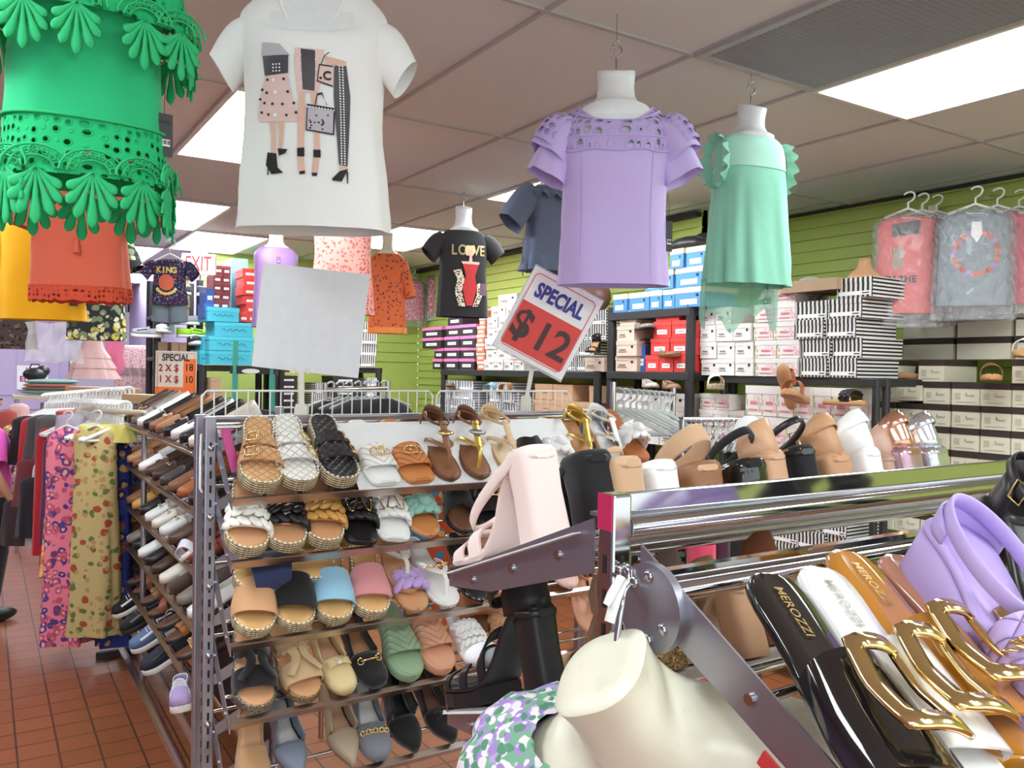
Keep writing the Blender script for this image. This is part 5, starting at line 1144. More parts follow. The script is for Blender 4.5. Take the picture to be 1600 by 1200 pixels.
# second far level, glimpsed under the rail
t = heeled('black strappy platform heel stuffed with tissue, on the second level left end', BLK_L, BLK_L, BLK_L, L=.24, hh=.082, plat=.018, front='strappy', blockw=.78, blockd=.05, strap_w=.016, tissue=True, platm=BLK_L); MB().ball((0, .155, .06), (.026, .03, .018)).build('tissue_paper', PAPER, t); putF(t, 880, 1040, k=1, y=.79, yaw=.06)
t = heeled('tan block heel seen between post and bracket of the front rack', NUD, TAN, LEATH('tan_pump', (206, 160, 124)), hh=.085, front='closed', ankle=False, blockw=1.2); putF(t, 1012, 1040, k=1, y=.79)
t = heeled('glittery gold block heel beside the tan one under the rail', glitter('glitter_bronze', (206, 168, 110)), TAN, glitter('glitter_bronze', (206, 168, 110)), hh=.08, front='band', blockw=1.1); putF(t, 1062, 1030, k=1, y=.79)
t = heeled('clear taupe pump glimpsed under the top rail', mat('taupe_vinyl', (160, 140, 130), .1, 0, .6), TAN, LEATH('taupe_pump', (196, 158, 140)), hh=.08, front='closed', ankle=False, back='tall'); putF(t, 1098, 960, k=1, y=.82)
t = heeled('tan pump back between the clear pump and the black patent slide', NUD, TAN, NUD, hh=.08, front='closed', ankle=False); putF(t, 1150, 955, k=1, y=.82)
t = heeled('brown leather mule with a pointed back, above the white patent slide', LEATH('russet', (150, 92, 66)), BROWN, LEATH('russet', (150, 92, 66)), hh=.09, front='closed', ankle=False, back='tall', blockw=1.3, blockd=.06); putF(t, 1250, 950, k=1, y=.8)
t = heeled('white sandal with red straps glimpsed above the mustard slide', WHT_L, TAN, mat('sticker_red', (200, 50, 60), .5), hh=.05, front='cross', back=False); putF(t, 1340, 905, k=1, y=.84)
t = heeled('tan block heel with silver bracket behind it, under the black patent slide', NUD, TAN, LEATH('tan_pump', (206, 160, 124)), hh=.085, front='band', ankle=False, back=False); putF(t, 1195, 1075, k=1, y=.72)
# second near level
def putN2(t, px, py, L=.25):
    n = V(NN); p0 = V(NP0)+V((0, 0, -.188)); a = onpl(px, py, p0+n*.02, n); return put(t, a-n*.012, '-y', NPHI, 0.)
t = slide('black strappy espadrille wedge at the bottom edge under the front bracket', JUTE, TAN, dict(kind='cross', m=BLK_L), W=.09, th=.03, esp=True); put(t, (.68, .35, 1.15), '-y', NPHI)
t = slide('beige sandal with gold buckle low under the front rack bracket', TAN, CREAM, dict(kind='double', m=LEATH('beige', (214, 182, 140))), W=.088); put(t, (.597, .36, 1.15), '-y', NPHI)
t = slide('cream buckled sandal right of the jute wedge, low under the front rack', TAN, CREAM, dict(kind='double', m=CREAM), W=.088); put(t, (.78, .35, 1.15), '-y', NPHI)

# ---------------------------------------------------------------- foreground form hung from the bracket, with a floral blouse
pn = at(938, 1048, t=.76); M = Matrix.Translation(pn) @ Matrix.Rotation(CAMZ-.5, 4, 'Z') @ Matrix.Rotation(-.3, 4, 'Y') @ Matrix.Rotation(.66, 4, 'X')
t = thing('mannequin_form', 'cream hanging form in the foreground with a slanted neck top', 'mannequin', M)
prm = [(-.40, .115, .075, .05, 0), (-.30, .13, .085, .055, 0), (-.2, .152, .085, .06, 0), (-.155, .175, .076, .06, 0), (-.122, .166, .066, .056, 0), (-.098, .118, .058, .05, .01), (-.083, .074, .054, .05, .012), (-.06, .053, .05, .048, .008), (-.028, .047, .046, .045, .0), (0, .05, .048, .046, .0)]
TF = Torso(prm, (0, 1, 0)); n = 48; rows = []
for r in TF.r:
    q = max(0, 1+r[0]/.1); rows.append([TF.pt(r, 2*PI*j/n)+V((0, 0, q*(-.006*sin(2*PI*j/n)+.012*cos(2*PI*j/n)))) for j in range(n)])
top_ = rows[-1]; ctr = sum(top_, V())/n; mb = MB().grid(rows, 0, True, cu=True)
mb.grid([top_, [p.lerp(ctr, .06)+V((0, 0, .0025)) for p in top_], [p.lerp(ctr, .5)+V((0, 0, .002)) for p in top_], [ctr+V((0, 0, .002))]*n], 0, True, cu=True)
kf = NT('form_cream_scuffed'); co = kf.coord(); n1 = kf.noise(co, 28, 5); n2 = kf.noise(co, 90, 3); fac = kf.math('MULTIPLY', kf.thr(n1.outputs[0], .6, .72), .5)
kf.l(kf.mix(fac, lin((232, 228, 206)), lin((206, 196, 168))), kf.b.inputs['Base Color']); kf.b.inputs['Roughness'].default_value = .3; kf.bump(n1.outputs[0], .15, .004)
mb.add(rows[0], [tuple(range(n))[::-1]], 0, False).build('bust', kf.m, t)
MB().tube([TF.pt(TF.ring(z), -PI/2-.35+.2*math.sin(z*30)) + V((0, -.0005, 0)) for z in (-.07, -.085, -.1, -.12, -.14, -.17, -.2)], .0012, 5).build('mould_seam', mat('seam_cream', (206, 200, 176), .5), t)
hb = M @ (ctr+V((.012, .035, .0))); hp = at(985, 893, t=.80); mid = at(975, 925, t=.785)
pts = [hb-V((0, 0, .02)), hb, hb.lerp(mid, .5)+V((0, 0, .0)), mid, hp+V((0, 0, -.012)), hp, at(981, 884, t=.81), at(974, 888, t=.82)]
Mi = M.inverted(); MB().tube([Mi @ p for p in pts], .0032, 8).build('hook', CHROME, t)
pts = [at(952, 972, t=.772), at(962, 935, t=.776), at(975, 905, t=.785), at(970, 902, t=.78), at(955, 930, t=.772), at(947, 945, t=.77)]
MB().tube([Mi @ p for p in pts], [.006, .0065, .0055, .005, .0055, .004], 8, flat=.6).build('plastic_hook_sleeve', WHITEP, t)
FLO = floral('rose_print', (128, 178, 146), [(190, 164, 216), (242, 238, 232), (170, 140, 206), (236, 228, 236), (96, 150, 120)], 44, .52)
t = thing('floral_blouse', 'off-shoulder blouse printed with lilac and green roses on the foreground form', 'blouse', M)
TB = Torso([(-.46, .15, .1, .075, 0), (-.38, .14, .1, .07, 0), (-.3, .142, .1, .07, 0), (-.22, .164, .1, .072, 0), (-.172, .178, .09, .07, .012)], (.05, 9, .2)); MB().grid(TB.rows(), 0, True, cu=True).build('body', FLO, t)
for sx in (-1, 1):
    rows = []
    for i in range(11):
        u = i/10; r = .012+.092*sin(PI*min(1, .04+u*1.02))**.7 ; c = V((sx*(.092+.105*u), .0, -.1-.13*u)) if sx < 0 else V((.075+.05*u, .0, -.2-.12*u)); r *= 1 if sx < 0 else .7; rows.append([c+V((cos(2*PI*j/40)*r*(1+.08*sin(j*1.9))*.75+sx*.0, sin(2*PI*j/40)*r*(1+.07*sin(j*1.3))*.95, cos(2*PI*j/40)*r*sx*.55)) for j in range(40)])
    MB().grid(rows, 0, True, cu=True).build('puff_sleeve', FLO, t)

# ---------------------------------------------------------------- signs
def quad_sign(name, label, corners, th, M_face, back=None):
    pass
# blank white board in a clip holder
c4 = [at(415, 411, t=2.2), at(580, 438, t=2.2), at(557, 582, t=2.2), at(390, 572, t=2.2)]
def board_frame(c4):
    o = sum(c4, V())/4; x = ((c4[1]-c4[0])+(c4[2]-c4[3])).normalized(); z = ((c4[0]-c4[3])+(c4[1]-c4[2])); z = (z-x*z.dot(x)).normalized(); y = z.cross(x)
    return Matrix(((x.x, y.x, z.x, o.x), (x.y, y.y, z.y, o.y), (x.z, y.z, z.z, o.z), (0, 0, 0, 1)))
M = board_frame(c4); w_ = (c4[1]-c4[0]).length; h_ = (c4[0]-c4[3]).length
t = thing('blank_sign', 'blank white sign board clipped above the sandal rack', 'sign', M); MB().box((0, 0, 0), (w_, .003, h_)).build('board', mat('sign_blank', (226, 229, 231), .5), t, bevel=.001)
def clip_holder(label, ptop, pbot, wtop, rz):
    o = thing('sign_holder', label, 'sign holder', facing(pbot, rz)); R = Matrix.Rotation(-rz, 4, 'Z'); tp = R @ (ptop-pbot); PL = mat('holder_plastic', (226, 224, 210), .35)
    mb = MB().box((tp.x/2, tp.y/2, tp.z/2), (.014, .006, tp.z), R=Matrix.Rotation(math.atan2(tp.x, tp.z), 3, 'Y')); mb.build('stem', PL, o, bevel=.001)
    mb = MB().box((tp.x, tp.y-.004, tp.z), (wtop, .004, .014)).box((tp.x, tp.y+.004, tp.z), (wtop, .004, .014)); 
    for sx in (-1, 1): mb.box((tp.x+sx*wtop*.32, tp.y-.007, tp.z-.002), (.008, .006, .016))
    mb.build('grip', PL, o, bevel=.001)
    mb = MB().box((0, -.008, -.012), (.034, .004, .05)).box((0, .01, -.012), (.034, .004, .05)).box((0, .0, .016), (.028, .02, .008)).cyl((-.015, 0, -.0), (.015, 0, 0), .006, 10); mb.build('clip_jaws', PL, o, bevel=.001); return o
clip_holder('plastic clip holder under the blank white sign', at(471, 578, t=2.205), at(471, 643, t=2.2), .06, CAMZ)
# special $12 sign
c4 = [at(829, 411, t=2.62), at(935, 466, t=2.62), at(884, 600, t=2.6), at(779, 541, t=2.6)]; M = board_frame(c4); w_ = (c4[1]-c4[0]).length; h_ = (c4[0]-c4[3]).length
t = thing('price_sign', 'tilted red and white sign reading SPECIAL $12', 'sign', M); WS = mat('sign_white', (242, 240, 240), .45); RS = mat('sign_red', (222, 66, 58), .5); NB = mat('sign_navy', (52, 50, 140), .5); BR = mat('sign_dark', (66, 34, 34), .5)
MB().box((0, 0, 0), (w_, .003, h_)).build('board', WS, t)
MB().box((0, -.0022, -h_*.165), (w_*.86, .001, h_*.53)).build('red_panel', RS, t)
mb = MB(); bx, bz, e = w_*.44, h_*.445, .012
mb.tube([(-bx+e, -.002, bz), (bx-e, -.002, bz), (bx-e*.4, -.002, bz-e*.4), (bx, -.002, bz-e), (bx, -.002, -bz+e), (bx-e, -.002, -bz), (-bx+e, -.002, -bz), (-bx, -.002, -bz+e), (-bx, -.002, bz-e), (-bx+e*.4, -.002, bz-e*.4)], .003, 6, closed=True, flat=.4); mb.build('border', RS, t)
mb = MB(); addtext(mb, 'SPECIAL', h_*.235, Matrix.Translation((0, -.003, h_*.265)), bold=.04, sx=.7); mb.build('lettering', NB, t)
mb = MB(); addtext(mb, '$', h_*.44, Matrix.Translation((-w_*.29, -.004, -h_*.16)), bold=.03, sx=.95); addtext(mb, '12', h_*.46, Matrix.Translation((w_*.15, -.004, -h_*.19)), bold=.02, sx=.95); mb.build('price_figures', BR, t)
mb = MB().box((0, .004, 0), (w_*1.02, .002, h_*1.04)).box((-w_*.5, 0, -.01), (.003, .008, h_)).box((0, .001, -h_*.515), (w_*1.02, .01, .004)); mb.build('sleeve', mat('acrylic', (228, 232, 230), .1, alpha=.35), t)
clip_holder('plastic clip holder carrying the SPECIAL $12 sign', at(832, 572, t=2.62), at(822, 628, t=2.62), .05, CAMZ)
# hand-lettered multi-price sign
M = facing(at(275, 583, t=5.2), CAMZ-.05) @ Matrix.Rotation(.01, 4, 'Y'); t = thing('price_sign', 'cream sign reading SPECIAL 2 X $18 with orange paper patches', 'sign', M)
MB().box((0, 0, 0), (.262, .004, .275)).build('board', mat('sign_cream', (226, 212, 196), .5), t)
mb = MB().box((0, -.003, -.112), (.26, .001, .05)).box((.088, -.003, .0), (.08, .001, .18)); mb.build('orange_patch', mat('patch_orange', (246, 122, 56), .6), t)
mb = MB(); addtext(mb, 'SPECIAL', .06, Matrix.Translation((0, -.005, .095)), bold=.03, sx=.82); mb.build('lettering', mat('sign_ink', (60, 60, 70), .5), t)
mb = MB(); addtext(mb, '2 X $', .062, Matrix.Translation((-.045, -.005, .03)), bold=.02, sx=.9); addtext(mb, '1 X $', .062, Matrix.Translation((-.045, -.005, -.04)), bold=.02, sx=.9); mb.build('price_line', mat('sign_maroon', (150, 40, 50)), t)
mb = MB(); addtext(mb, '18', .062, Matrix.Translation((.085, -.005, .035)), bold=.01, sx=.9); addtext(mb, '10', .062, Matrix.Translation((.085, -.005, -.04)), bold=.01, sx=.9); mb.build('price_figures', mat('ink_black', (20, 20, 22)), t)
mb = MB(); bx, bz = .118, .125; mb.tube([(-bx, -.003, bz), (bx, -.003, bz), (bx, -.003, -bz), (-bx, -.003, -bz)], .0022, 5, closed=True, flat=.4); mb.build('border', mat('sign_ink', (60, 60, 70)), t)
MB().tube([(0, .006, .1), (0, .006, -.33)], .005, 8).build('stem', STEEL, t)
# exit sign
M = facing(at(311, 413, t=6.6), CAMZ-.02) @ Matrix.Rotation(.03, 4, 'Y'); t = thing('exit_sign', 'white sign with red letters reading EXIT, hanging from the ceiling', 'exit sign', M)
MB().box((0, 0, 0), (.27, .04, .165)).build('housing', mat('exit_white', (238, 240, 234), .4), t, bevel=.006); mb = MB(); addtext(mb, 'EXIT', .165, Matrix.Translation((0, -.022, -.002)), bold=.012, sx=.62); mb.build('lettering', mat('exit_red', (196, 30, 34), .5), t)
MB().box((0, 0, .09), (.12, .03, .02)).cyl((0, 0, .09), (0, 0, CEIL-.012-M.translation.z), .008).build('mount', WHITEP, t)
# ---------------------------------------------------------------- aisle rack of loafers, sandals and sneakers
CXB, CXL, CPHI = .95, .66, math.radians(25)
CY0, CY1 = 3.2, 5.12
CL = [1.325, 1.105, .885, .675, .455, .26, .06]
rkc = thing('shoe_rack', 'shoe rack beside the tiled aisle, seen end-on behind the sandal rack', 'shoe rack', None)
for y_ in (CY0-.016, CY1+.016): post(rkc, .97, y_, 1.5, w=.03)
for i, z in enumerate(CL): slope_shelf(rkc, CY0, CY1, CXB, z+.135, CXL, z, face='-x', rods=(.08, .35, .95), lip_h=.008)
mb = MB()
for y_ in (CY0-.016, CY1+.016): mb.box((.85, y_, .02), (.6, .03, .04))
mb.box((.985, (CY0+CY1)/2, .75), (.01, CY1-CY0, 1.45)); mb.build('back_panel', mat('panel_dark', (62, 52, 50), .7), rkc)
OXB, BRN, DKB, COF = LEATH('oxblood', (112, 58, 46)), LEATH('mid_brown', (140, 96, 68)), LEATH('dark_brown', (72, 50, 42)), LEATH('coffee', (92, 66, 54))
GRY, IVO = LEATH('stone_grey', (138, 128, 118)), LEATH('ivory_leather', (232, 226, 212))
ROWC = [ # per shelf, far to near: colour word, upper, ornament
 [('dark brown', DKB, 'strap'), ('coffee brown', COF, 'bit'), ('brown and grey', GRY, 'strap'), ('white', WHT_L, 'strap'), ('black and white', BLK_L, 'strap'), ('brown gold-bit', BRN, 'bit'), ('tan brown', LEATH('tan_brown', (150, 104, 66)), 'strap'), ('black', BLK_L, 'tassel'), ('white and black', WHT_L, 'strap'), ('black strap', BLK_L, 'bit'), ('large ivory', IVO, None)],
 [('nude', NUDE, None), ('light tan', TAN, 'strap'), ('mid brown', BRN, 'bit'), ('white', WHT_L, 'strap'), ('brown tasselled', COF, 'tassel'), ('dark brown', DKB, 'bit'), ('dark grey', LEATH('charcoal', (74, 68, 68)), 'strap'), ('brown', BRN, 'strap'), ('cognac gold-bit', COGNAC, 'bit'), ('black and white', BLK_L, 'laces')],
 [('coffee brown', COF, 'strap'), ('mid brown', BRN, 'strap'), ('mustard tan', LEATH('mustard', (204, 154, 82)), 'strap'), ('black', BLK_L, 'strap'), ('white ringed', WHT_L, 'bit'), ('ivory ringed', IVO, 'bit'), ('white', WHT_L, 'bit'), ('brown', COF, 'strap'), ('oxblood', OXB, 'strap'), ('red-brown large', LEATH('red_brown', (140, 66, 46)), 'bit')],
 [('oxblood', OXB, None), ('bronze', GRY, 'bit'), ('black', BLK_L, 'bit'), ('white', WHT_L, 'strap'), ('black and white', BLK_L, 'strap'), ('dark brown', DKB, 'strap'), ('white', IVO, 'strap'), ('dark brown suede', SUEDE('dark_brown', (78, 58, 48)), None), ('grey-brown', GRY, 'strap'), ('large white', WHT_L, 'bit')]]
ORD = ['first', 'second', 'third', 'fourth', 'fifth', 'sixth', 'seventh', 'eighth', 'ninth', 'tenth', 'eleventh', 'twelfth', 'thirteenth', 'fourteenth']
def putC(t, row, y, yaw=0., lift=.005): return put(t, V((CXL+.012, y, CL[row]+.008)), '-x', CPHI, yaw, 0, lift)
for r, row in enumerate(ROWC):
    n = len(row)
    for i, (cw, m, orn) in enumerate(row):
        y = CY1-.06-(CY1-CY0-.16)*i/(n-1)
        white = cw.startswith(('white', 'ivory', 'large'))
        t = flat_shoe('%s loafer, %s from the far end of the %s shelf beside the aisle' % (cw, ORD[i], ['top', 'second', 'third', 'fourth'][r]), m, BROWN if not white else CREAM, RUBB if not white else RUBT, L=.29, W=.1, toe='round', so=.58, hb=.062, hs=.045, hv=.04, orn=orn, name='loafer', trim=BLK_L if 'black' in cw and white else None, toeh=.032, group='loafers beside the aisle')
        putC(t, r, y, rnd.uniform(-.12, .12))
# sandals shelf and sneakers shelf
SNDL = [('dark brown', DKB, 'cross'), ('black', BLK_L, 'thong'), ('cognac', COGNAC, 'cross'), ('brown', BRN, 'double'), ('red-brown', LEATH('red_brown', (140, 66, 46)), 'cross'), ('bronze', GRY, 'thong'), ('cognac buckled', COGNAC, 'double'), ('tan', TAN, 'double')]
for i, (cw, m, k) in enumerate(SNDL):
    t = slide("%s leather men's sandal, %s from the far end of the fifth aisle shelf" % (cw, ORD[i]), RUBB, BROWN, dict(kind=k, m=m, h=.05), L=.28, W=.105, th=.02, name='leather_sandal', group="men's sandals beside the aisle"); putC(t, 4, CY1-.08-.22*i, rnd.uniform(-.25, .25))
MID = [('black', BLK_L, 'double'), ('brown', BRN, 'thong'), ('black strappy', BLK_L, 'cross'), ('gold-trimmed brown', COGNAC, 'horsebit')]
SNK = [('black and white', mat('mesh_black', (34, 34, 38), .8), RUBW, WHT_L), ('black patterned', mat('mesh_black', (34, 34, 38)), RUBB, mat('mesh_grey', (120, 120, 126), .8)), ('blue', mat('mesh_blue', (96, 120, 160), .8), RUBW, WHT_L), ('navy with white sole', mat('mesh_navy', (40, 44, 60), .8), RUBW, BLK_L)]
for i, (cw, u, s_, a) in enumerate(SNK):
    t = sneaker('%s sneaker, %s of four poking into the aisle on the low shelf' % (cw, ORD[i]), u, s_, a, group='sneakers on the low aisle shelf'); putC(t, 5, CY1-.25-.32*i, 0, .02); t.matrix_basis = Matrix.Translation((-.055, 0, .0)) @ t.matrix_basis
for i, (cw, m, k) in enumerate(MID):
    t = slide('%s sandal set between the sneakers on the low aisle shelf, %s of four' % (cw, ORD[i]), RUBB, BROWN, dict(kind=k, m=m, h=.05), L=.25, W=.09, name='leather_sandal', group='sandals on the low aisle shelf'); putC(t, 5, CY1-.4-.32*i, 0.1, .012); t.matrix_basis = Matrix.Translation((.07, 0, .04)) @ t.matrix_basis
t = sneaker('small lilac and white sneaker lying at the end of the low shelf by the post', mat('mesh_lilac', (184, 164, 214), .7), RUBW, WHT_L, L=.2, W=.075); put(t, at(284, 1118, y=3.15), '-x', math.radians(6), 1.35, 0, .0)
t = slide('pink and white children\'s shoe tilted by the end post, half way up', RUBW, mat('mesh_pinkish', (226, 190, 200), .7), dict(kind='plain', m=mat('floral_white', (226, 226, 236), .7)), L=.17, W=.06); put(t, at(292, 885, y=3.12), '-x', CPHI, .9, .4, .02)

# ---------------------------------------------------------------- boxes
def ptn(name, a, b, axis, pitch, duty=.5, other=None):
    """striped carton: vertical stripes on the end, horizontal ones on the long side"""
    k = NT(name); tc = k.n('ShaderNodeTexCoord'); o_ = k.sep(tc.outputs['Object']); nn = k.sep(tc.outputs['Normal'])
    s1 = k.math('FRACT', k.math('MULTIPLY', o_[0], 1/pitch)); s2 = k.math('FRACT', k.math('MULTIPLY', o_[2], 1/(pitch*1.0)))
    isx = k.math('GREATER_THAN', k.math('ABSOLUTE', nn[0]), .5); v = k.math('ADD', k.math('MULTIPLY', s1, k.math('SUBTRACT', 1., isx)), k.math('MULTIPLY', s2, isx))
    k.l(k.mix(k.math('GREATER_THAN', v, duty), lin(a), lin(b)), k.b.inputs['Base Color']); k.b.inputs['Roughness'].default_value = .5; MATS[name] = k.m; return k.m
def card(n, c): return mat('card_'+n, c, .6)
STRIPE = ptn('striped_card', (226, 222, 216), (34, 32, 34), 0, .021); STRIPE2 = ptn('striped_card_grey', (224, 226, 230), (120, 124, 134), 0, .03)
def floral_card():
    k = NT('floral_card'); co = k.coord(); v = k.voro(co, 16); s_ = k.sep(k.coord()); n_ = k.noise(co, 60, 2)
    pk = k.math('MULTIPLY', k.thr(v.outputs['Distance'], .42, .36), k.thr(n_.outputs[0], .45, .55)); col = k.mix(k.math('MULTIPLY', pk, .7), lin((232, 224, 220)), lin((222, 130, 140)))
    gl = k.math('MULTIPLY', k.thr(s_[0], -.052, -.062), k.thr(n_.outputs[0], .46, .52)); col = k.mix(gl, col, lin((168, 180, 90))); k.l(col, k.b.inputs['Base Color']); k.b.inputs['Roughness'].default_value = .55; return k.m
FLC = floral_card(); LBL = mat('label_white', (244, 242, 238), .5); INK = mat('ink_black', (20, 20, 22)); INKG = mat('ink_grey', (130, 126, 120), .6)
KB = {}
BK = dict(white=(card('white', (232, 226, 220)), card('white', (232, 226, 220)), 'dot'), floral=(FLC, card('white', (232, 226, 220)), 'pink'), striped=(STRIPE, STRIPE, 'strip'), greystripe=(STRIPE2, STRIPE2, 'strip'),
    cream=(card('cream', (228, 222, 198)), card('lid_brown', (62, 50, 44)), 'script'), creamlong=(card('cream', (228, 222, 198)), card('lid_brown', (62, 50, 44)), None), blue=(card('blue', (78, 136, 192)), card('pale_yellow', (226, 222, 180)), 'tag_dot'),
    red=(card('red', (220, 64, 58)), card('red', (220, 64, 58)), 'tag'), pink=(card('black', (46, 38, 44)), card('hot_pink', (232, 120, 176)), 'tag'), beige=(card('beige', (222, 196, 176)), card('beige2', (214, 190, 172)), 'dot'),
    orange=(card('orange', (232, 128, 92)), card('white', (232, 226, 220)), 'tag'), peach=(card('peach', (220, 178, 140)), card('peach', (220, 178, 140)), 'tagl'), teal=(card('teal', (66, 178, 200)), card('teal_lid', (72, 188, 208)), 'scribble'),
    burgundy=(card('burgundy', (128, 52, 58)), card('burgundy_lid', (140, 60, 66)), 'tag'), kraft=(card('kraft', (178, 148, 116)), card('kraft', (178, 148, 116)), None), bluegrey=(card('blue_grey', (96, 150, 170)), card('blue_grey', (96, 150, 170)), None), navy=(card('navy', (60, 90, 160)), card('navy', (60, 90, 160)), 'tag'), black=(card('black', (46, 38, 44)), card('black', (46, 38, 44)), 'tag'))
CNAME = dict(white='white box', floral='flowered white box', striped='striped box', greystripe='grey-striped box', cream='cream box', creamlong='long cream box', blue='blue box', red='red box', pink='pink-lidded black box', beige='pale pink box', orange='orange box', peach='peach box', teal='turquoise box', burgundy='burgundy box', kraft='brown carton', bluegrey='tall blue-grey box', navy='navy box', black='black box')
def boxproto(kind):
    """unit carton 1 x 1 x 1 in mesh terms is avoided: real 0.16 x 0.30 x 0.11, copies are scaled a little"""
    if kind in KB: return KB[kind]
    bm, lm, mk = BK[kind]; W, D, H = .16, .30, .11; o = MB().box((0, D/2, H*.42), (W*.975, D*.985, H*.84)).build('shoe_box', bm, None); o['category'] = 'box'
    MB().box((0, D/2, H*.86), (W, D, H*.27)).build('lid', lm, o)
    mb = MB(); mm = LBL
    if mk == 'dot': mb.cyl((.045, -.0004, H*.62), (.045, .0, H*.62), .0095, 14, 1).box((-.03, 0, H*.42), (.05, .0012, .01), 2).box((-.03, 0, H*.28), (.07, .001, .004), 2)
    if mk == 'tag_dot': mb.cyl((.04, -.0004, H*.58), (.04, .0, H*.58), .008, 12, 1).box((-.005, 0, H*.26), (.09, .001, .03), 0)
    if mk == 'tag': mb.box((0, 0, H*.36), (.09, .0012, .03), 0).box((0, -.001, H*.36), (.06, .0006, .005), 2)
    if mk == 'tagl': mb.box((.02, 0, H*.45), (.05, .0012, .006), 2)
    if mk == 'strip': mb.box((0, 0, H*.2), (W*.86, .0012, H*.2), 0).box((.05, -.001, H*.2), (.03, .0006, .006), 1)
    if mk == 'pink': mb.box((.0, 0, H*.42), (.06, .001, .012), 3).box((0, 0, H*.18), (.09, .001, .006), 3)
    if mk == 'script': mb.box((0, 0, H*.14), (.11, .001, .004), 4).box((-.045, 0, H*.40), (.03, .001, .03), 4).tube([(.0+.05*q/10, -.0006, H*.42+.006*sin(q*2.1)+(.01 if q == 1 else 0)) for q in range(11)], .0009, 4, 1)
    if mk == 'scribble': mb.tube([(-.05+.1*q/14, -.0006, H*.45+.012*sin(q*1.7)) for q in range(15)], .0012, 4, 1)
    if mb.v: mb.build('label', [LBL, INK, INKG, mat('print_pink', (222, 130, 140), .6), mat('ink_faint', (196, 190, 166), .6)], o)
    o.matrix_basis = Matrix.Translation((0, 0, -50)); KB[kind] = o; return o
ROWW = ['bottom', 'second', 'third', 'fourth', 'fifth', 'sixth', 'seventh', 'eighth']
USED = set()
def onebox(kind, M, size, label, group):
    p = boxproto(kind); S = Matrix.Diagonal((size[0]/.16, size[1]/.30, size[2]/.11, 1))
    if p.name not in USED and p.get('label') is None: USED.add(p.name); o = p; o.matrix_basis = M @ S; tag(o, label, 'box', group); return o
    return tag(dup(p, M @ S), label, 'box', group)
def wallstack(kind, where, x, z0, h, rows, depth=.30, rz=-PI/2, jit=.008, top=False, gap=.97):
    """stacks along a wall: rows = (row index, left pixel, right pixel, how many); x is the front plane"""
    cnt = {}
    for (r, a, b, n) in rows:
        ya, yb = at(a, 560, x=x).y, at(b, 560, x=x).y; w = (ya-yb)/n
        for i in range(n):
            y = ya-w*(i+.5); j = rnd.uniform(-jit, jit)
            r_ = ROWW[r]
            cnt[r] = cnt.get(r, 0); tot = sum(q[3] for q in rows if q[0] == r); cnt[r] += 1
            lab = '%s, %s row up, %s from left, %s' % (CNAME[kind], ROWW[r], ORD[cnt[r]-1], where) if tot > 1 else '%s in the %s row up, %s' % (CNAME[kind], ROWW[r], where)
            onebox(kind, Matrix.Translation((x+j, y, z0+r*h)) @ Matrix.Rotation(rz+rnd.uniform(-.02, .02), 4, 'Z'), (w*gap, depth, h*.985), lab, (CNAME[kind]+'es '+where).replace('cartones', 'cartons'))
# shelving
def shelf_unit(name, label, x0, x1, y0, y1, zs, ztop, m=BLACKP, th=.05, pw=.06, cat='shelving', deep=0.):
    t = thing(name, label, cat, ((x0+x1)/2, (y0+y1)/2, 0)); ox, oy = (x0+x1)/2, (y0+y1)/2
    for a in (x0, x1):
        for b in (y0, y1): MB().cyl((a-ox, b-oy, 0), (a-ox, b-oy, ztop), pw/2, 10).build('post', m, t)
    for z in zs: MB().box((deep/2, 0, z-th/2), (x1-x0+pw+deep, y1-y0+pw*.6, th)).build('shelf', m, t, bevel=.004)
    return t
yR0, yR1 = at(1073, 560, x=3.57).y, at(950, 560, x=3.57).y; yL0, yL1 = at(938, 560, x=3.57).y, at(690, 560, x=3.57).y
shelf_unit('shelf_unit', 'black plastic shelving with blue boxes on top and red boxes below', 3.6, 3.97, yR0, yR1, (.25, .85, 1.66, 2.05), 2.09)
shelf_unit('shelf_unit', 'black plastic shelving along the far green wall behind the $12 sign', 3.6, 3.97, yL0+.06, yL1, (.25, .85, 1.655), 1.66)
shelf_unit('shelf_unit', 'long dark shelving under the white, floral and striped boxes', 3.69, 3.77, 2.47, 3.46, (.2, .645, 1.25, 1.642), 1.645, th=.04, pw=.04, deep=.22)
shelf_unit('shelf_unit', 'chrome post shelving holding the cream boxes at the right edge', 4.13, 4.6, 1.2, 2.76, (.1, .55), 1.9, m=CHROME, th=.025, pw=.028)
W1 = 'above the long dark shelf'
wallstack('white', W1, 3.66, 1.645, .1, [(0, 1094, 1178, 3), (1, 1093, 1176, 3), (2, 1093, 1174, 3), (3, 1093, 1142, 2)])
wallstack('floral', W1, 3.66, 1.645, .1, [(0, 1179, 1247, 2), (1, 1177, 1248, 2), (2, 1175, 1240, 2), (3, 1177, 1241, 2)])
wallstack('floral', 'topmost beside the striped boxes', 3.68, 1.645, .1, [(4, 1204, 1242, 1)])
wallstack('striped', W1, 3.66, 1.645, .1, [(0, 1250, 1340, 2), (1, 1252, 1346, 2), (2, 1243, 1338, 2), (3, 1239, 1347, 2), (4, 1304, 1362, 1)], depth=.34, jit=.012)
